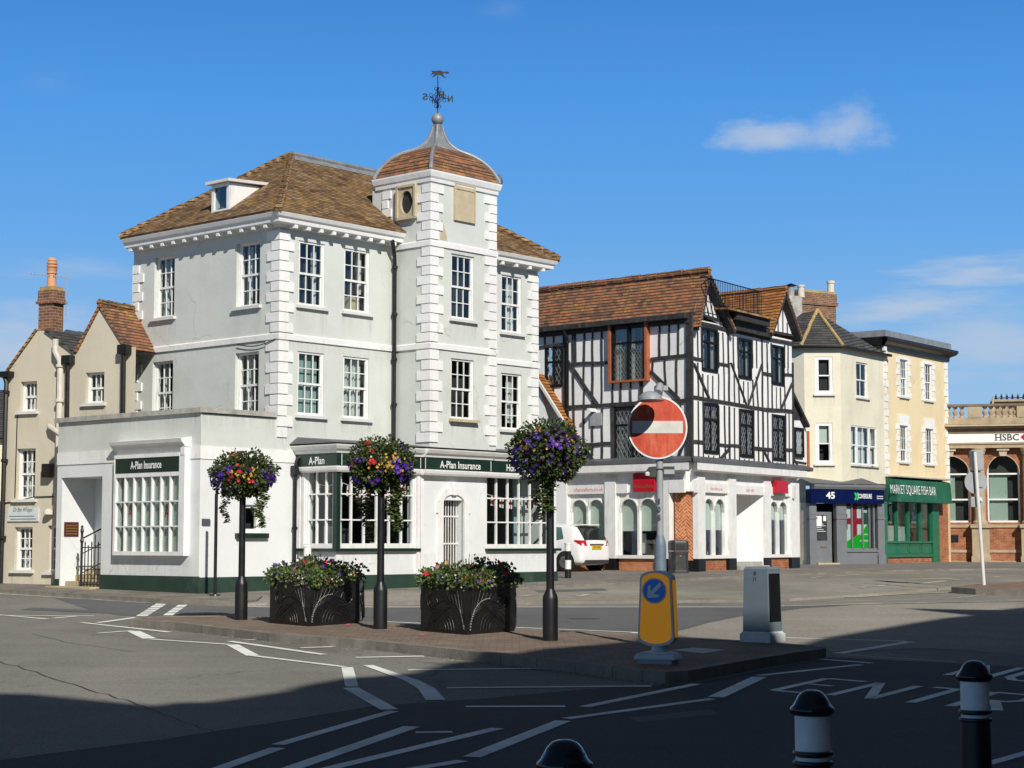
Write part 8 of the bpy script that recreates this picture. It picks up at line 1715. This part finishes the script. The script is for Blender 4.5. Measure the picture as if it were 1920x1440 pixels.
# ---- sign pole seen from behind at the right
b = G(1845, 1097, .13); k = FPX / b.y; T_ = thing('leaning_sign_pole', tuple(b), 'leaning pale grey pole with the backs of a round and a square sign', 'sign'); tp = b + Vector((-11.5 / k, 0, 248 / k))
m = MB(); m.tube([b, tp], .042, 14); m.build('pole', 'offwhite', T_, smooth=True)
def onp(y): f = (1097 - y) / 248; return b + (tp - b) * f
f = Fac((onp(905).x, b.y + .09), (cos(R(6)), sin(R(6)))); p = onp(905); disc(f, 0, p.z, .28, -.01, .01, sx=1).build('round_sign_back', 'grey', T_); m = MB(); m.box(f, -.3, -.02, .01, .05, p.z - .37, p.z + .37) if False else m.box(f, -.02, .16, -.02, .04, p.z - .12, p.z - .07); m.box(f, -.14, .02, .01, .05, p.z + .3, p.z + .35); m.build('clips', 'grey', T_)
p = onp(866); f2 = Fac((p.x, b.y + .08), (cos(R(6)), sin(R(6)))); MB().box(f2, -.10, .20, -.1, .08, p.z - .22, p.z + .26).build('square_sign_back', 'grey', T_, bevel=.02); MB().box(f2, -.09, -.03, .08, .09, p.z - .2, p.z + .24).build('shaded_channel', 'binplastic', T_)
p = onp(942); f3 = Fac((p.x, b.y + .08), (cos(R(6)), sin(R(6)))); MB().box(f3, -.16, .15, -.02, .02, p.z - .12, p.z + .12).build('small_plate_back', 'grey', T_); MB().box(f3, .0, .09, .02, .1, p.z + .02, p.z + .1).build('clamp', 'boxgrey', T_)
# ---- cars
def car(name, loc, rz, body, lab, plate='GX14 BZL'):
    T = thing(name, loc, lab, 'car', None, rz); W0[T] = Vector((0, 0, 0))
    # local: rear at y=0, nose towards +y, x across; sections (y, [ (half width, z) ... ])
    wd = .85; st = []
    def sec(y, zb, zbelt, ztop, wb, wm, wbelt, wt): return (y, [(0, zb), (wb, zb), (wm, zb + .14), (wm, zbelt - .22), (wbelt, zbelt), (wt + .04, ztop - .10), (wt, ztop - .02), (0, ztop + .015)])
    S_ = [sec(0.0, .34, .80, .86, .62, .70, .66, .5), sec(.05, .22, .92, 1.0, .74, .79, .74, .60), sec(.16, .20, .98, 1.14, .78, .83, .78, .60), sec(.40, .18, 1.0, 1.42, .80, .85, .80, .60), sec(.62, .18, 1.0, 1.475, .80, .85, .80, .60), sec(1.3, .18, .98, 1.51, .80, .85, .80, .60), sec(1.9, .18, .95, 1.50, .80, .85, .80, .60), sec(2.4, .18, .93, 1.36, .80, .85, .80, .58), sec(2.95, .18, .92, 1.0, .80, .85, .78, .60), sec(3.4, .18, .84, .90, .78, .83, .74, .58), sec(3.72, .20, .72, .78, .72, .76, .66, .5), sec(3.9, .28, .56, .6, .5, .55, .5, .4)]
    m = MB(); rings = []
    for y, h_ in S_: rings.append([Vector((x, y, z)) for x, z in h_] + [Vector((-x, y, z)) for x, z in h_[-2:0:-1]])
    n = len(rings[0])
    for a, c in zip(rings, rings[1:]):
        for i in range(n): m.face([a[i], a[(i + 1) % n], c[(i + 1) % n], c[i]])
    m.face(rings[0][::-1]); m.face(rings[-1])
    bm_ = MB(); bm_ = m; o = bm_.build('body', body, T, smooth=False, local=True)
    import bmesh as _b
    bb = _b.new(); bb.from_mesh(o.data); _b.ops.remove_doubles(bb, verts=bb.verts, dist=.0005); bb.to_mesh(o.data); bb.free()
    for pl in o.data.polygons: pl.use_smooth = True
    sd = o.modifiers.new('sub', 'SUBSURF'); sd.levels = 2; sd.render_levels = 2
    def pan(pts, nm, mat, par=o, th=None): q = MB(); q.face([Vector(p) for p in pts]); return q.build(nm, mat, par, local=True)
    pan([(-.60, .020, 1.00), (.60, .020, 1.00), (.53, .33, 1.42), (-.53, .33, 1.42)], 'rear_window', 'carglass'); q = MB(); q.box(Fac((0, .36), (1, 0)), -.52, .52, -.1, .12, 1.44, 1.475); q.build('roof_spoiler', body, o, local=True, bevel=.01)
    for s_ in (-1, 1):
        pan([(s_ * .822, 1.55, 1.0), (s_ * .822, .95, 1.0), (s_ * .80, .70, 1.03), (s_ * .70, .85, 1.38), (s_ * .685, 1.5, 1.42)][::s_], 'rear_side_window', 'carglassg'); pan([(s_ * .825, 2.75, .98), (s_ * .825, 1.62, 1.0), (s_ * .69, 1.58, 1.42), (s_ * .70, 2.15, 1.37)][::s_], 'front_side_window', 'carglassg')
        q = MB(); q.hexa([(s_ * .52, -.01, .80), (s_ * .76, .05, .80), (s_ * .80, .16, .86), (s_ * .5, .03, .86), (s_ * .56, .02, .97), (s_ * .78, .10, .97), (s_ * .83, .30, .99), (s_ * .6, .1, .97)]); q.build('tail_lamp', 'redlamp', o, local=True, bevel=.008)
        for wy in (.62, 3.10):
            c = Vector((s_ * .78, wy, .30)); w_ = MB(); X = Vector((s_, 0, 0))
            pts = [c - X * .12, c - X * .11, c + X * .09, c + X * .10]; w_.tube(pts, [.27, .30, .30, .27], 28); wl_ = w_.build('wheel', 'black_rub', T, local=True, smooth=True)
            a_ = MB(); a_.tube([c + X * .08, c + X * .103], [.19, .19], 20); 
            for j in range(8): an = 2 * pi * j / 8; d = Vector((0, cos(an), sin(an))); e = Vector((0, -sin(an), cos(an))) * .022; p = c + X * .112; a_.hexa([p + e, p + d * .18 + e, p + d * .18 - e, p - e, p + e + X * .01, p + d * .18 + e + X * .01, p + d * .18 - e + X * .01, p - e + X * .01])
            a_.build('rim', 'alloy', wl_, local=True)
            ar = MB(); ar.tube([c + X * .0, c + X * .073], [.345, .345], 28); ar.build('wheel_arch', 'black_rub', o, local=True)
    q = MB(); q.hexa([(-.68, -.0, .24), (.68, -.0, .24), (.62, .3, .22), (-.62, .3, .22), (-.6, -.035, .36), (.6, -.035, .36), (.62, .3, .36), (-.62, .3, .36)]); q.build('rear_valance', 'binplastic', o, local=True)
    q = MB(); q.box(Fac((0, -.012), (1, 0)), -.26, .26, 0, .012, .70, .81); pt = q.build('number_plate', 'amber', o, local=True); q = MB(); text(q, Fac((0, -.026), (1, 0)), plate, 0, .725, .065, 0, width=.44, bold=.02); q.build('plate_lettering', 'txtb', pt, local=True)
    q = MB(); q.box(Fac((0, -.02), (1, 0)), -.36, .36, -.02, .015, .835, .86); q.build('tailgate_handle', 'binplastic', o, local=True); q = MB(); q.tube([(0, .02, .90), (.28, .11, 1.08), (.42, .16, 1.10)], .008, 5); q.build('rear_wiper', 'iron', o, local=True)
    q = MB(); q.tube([(.0, .75, 1.49), (.0, .60, 1.62)], .008, 5); q.build('aerial', 'iron', o, local=True); q = MB(); q.box(Fac((0, .40), (1, 0)), -.10, .10, -.05, .05, 1.435, 1.45); q.build('brake_lamp', 'redlamp', o, local=True)
    for s_ in (-1, 1): q = MB(); q.tube([(s_ * .84, 2.3, .98), (s_ * .98, 2.28, 1.04)], [.05, .07], 8); q.build('door_mirror', body, o, local=True, smooth=True)
    return T
cr = G(1081, 1081, PV); ad = Vector((-.75, .661)); cc_ = car('parked_car', (1.97 + .661 * .80, 52.4 + .75 * .80, gz(53) + PV), atan2(ad.y, ad.x) - pi / 2 + R(4), 'carw', 'small white hatchback parked behind the bay end of the corner building'); cc_.scale = (.94, .94, .94)
car('parked_car', (-14.3, 48.6, gz(48)), R(75), 'card', 'dark car just showing at the left frame edge beyond the beige house', 'OU12 KTD')
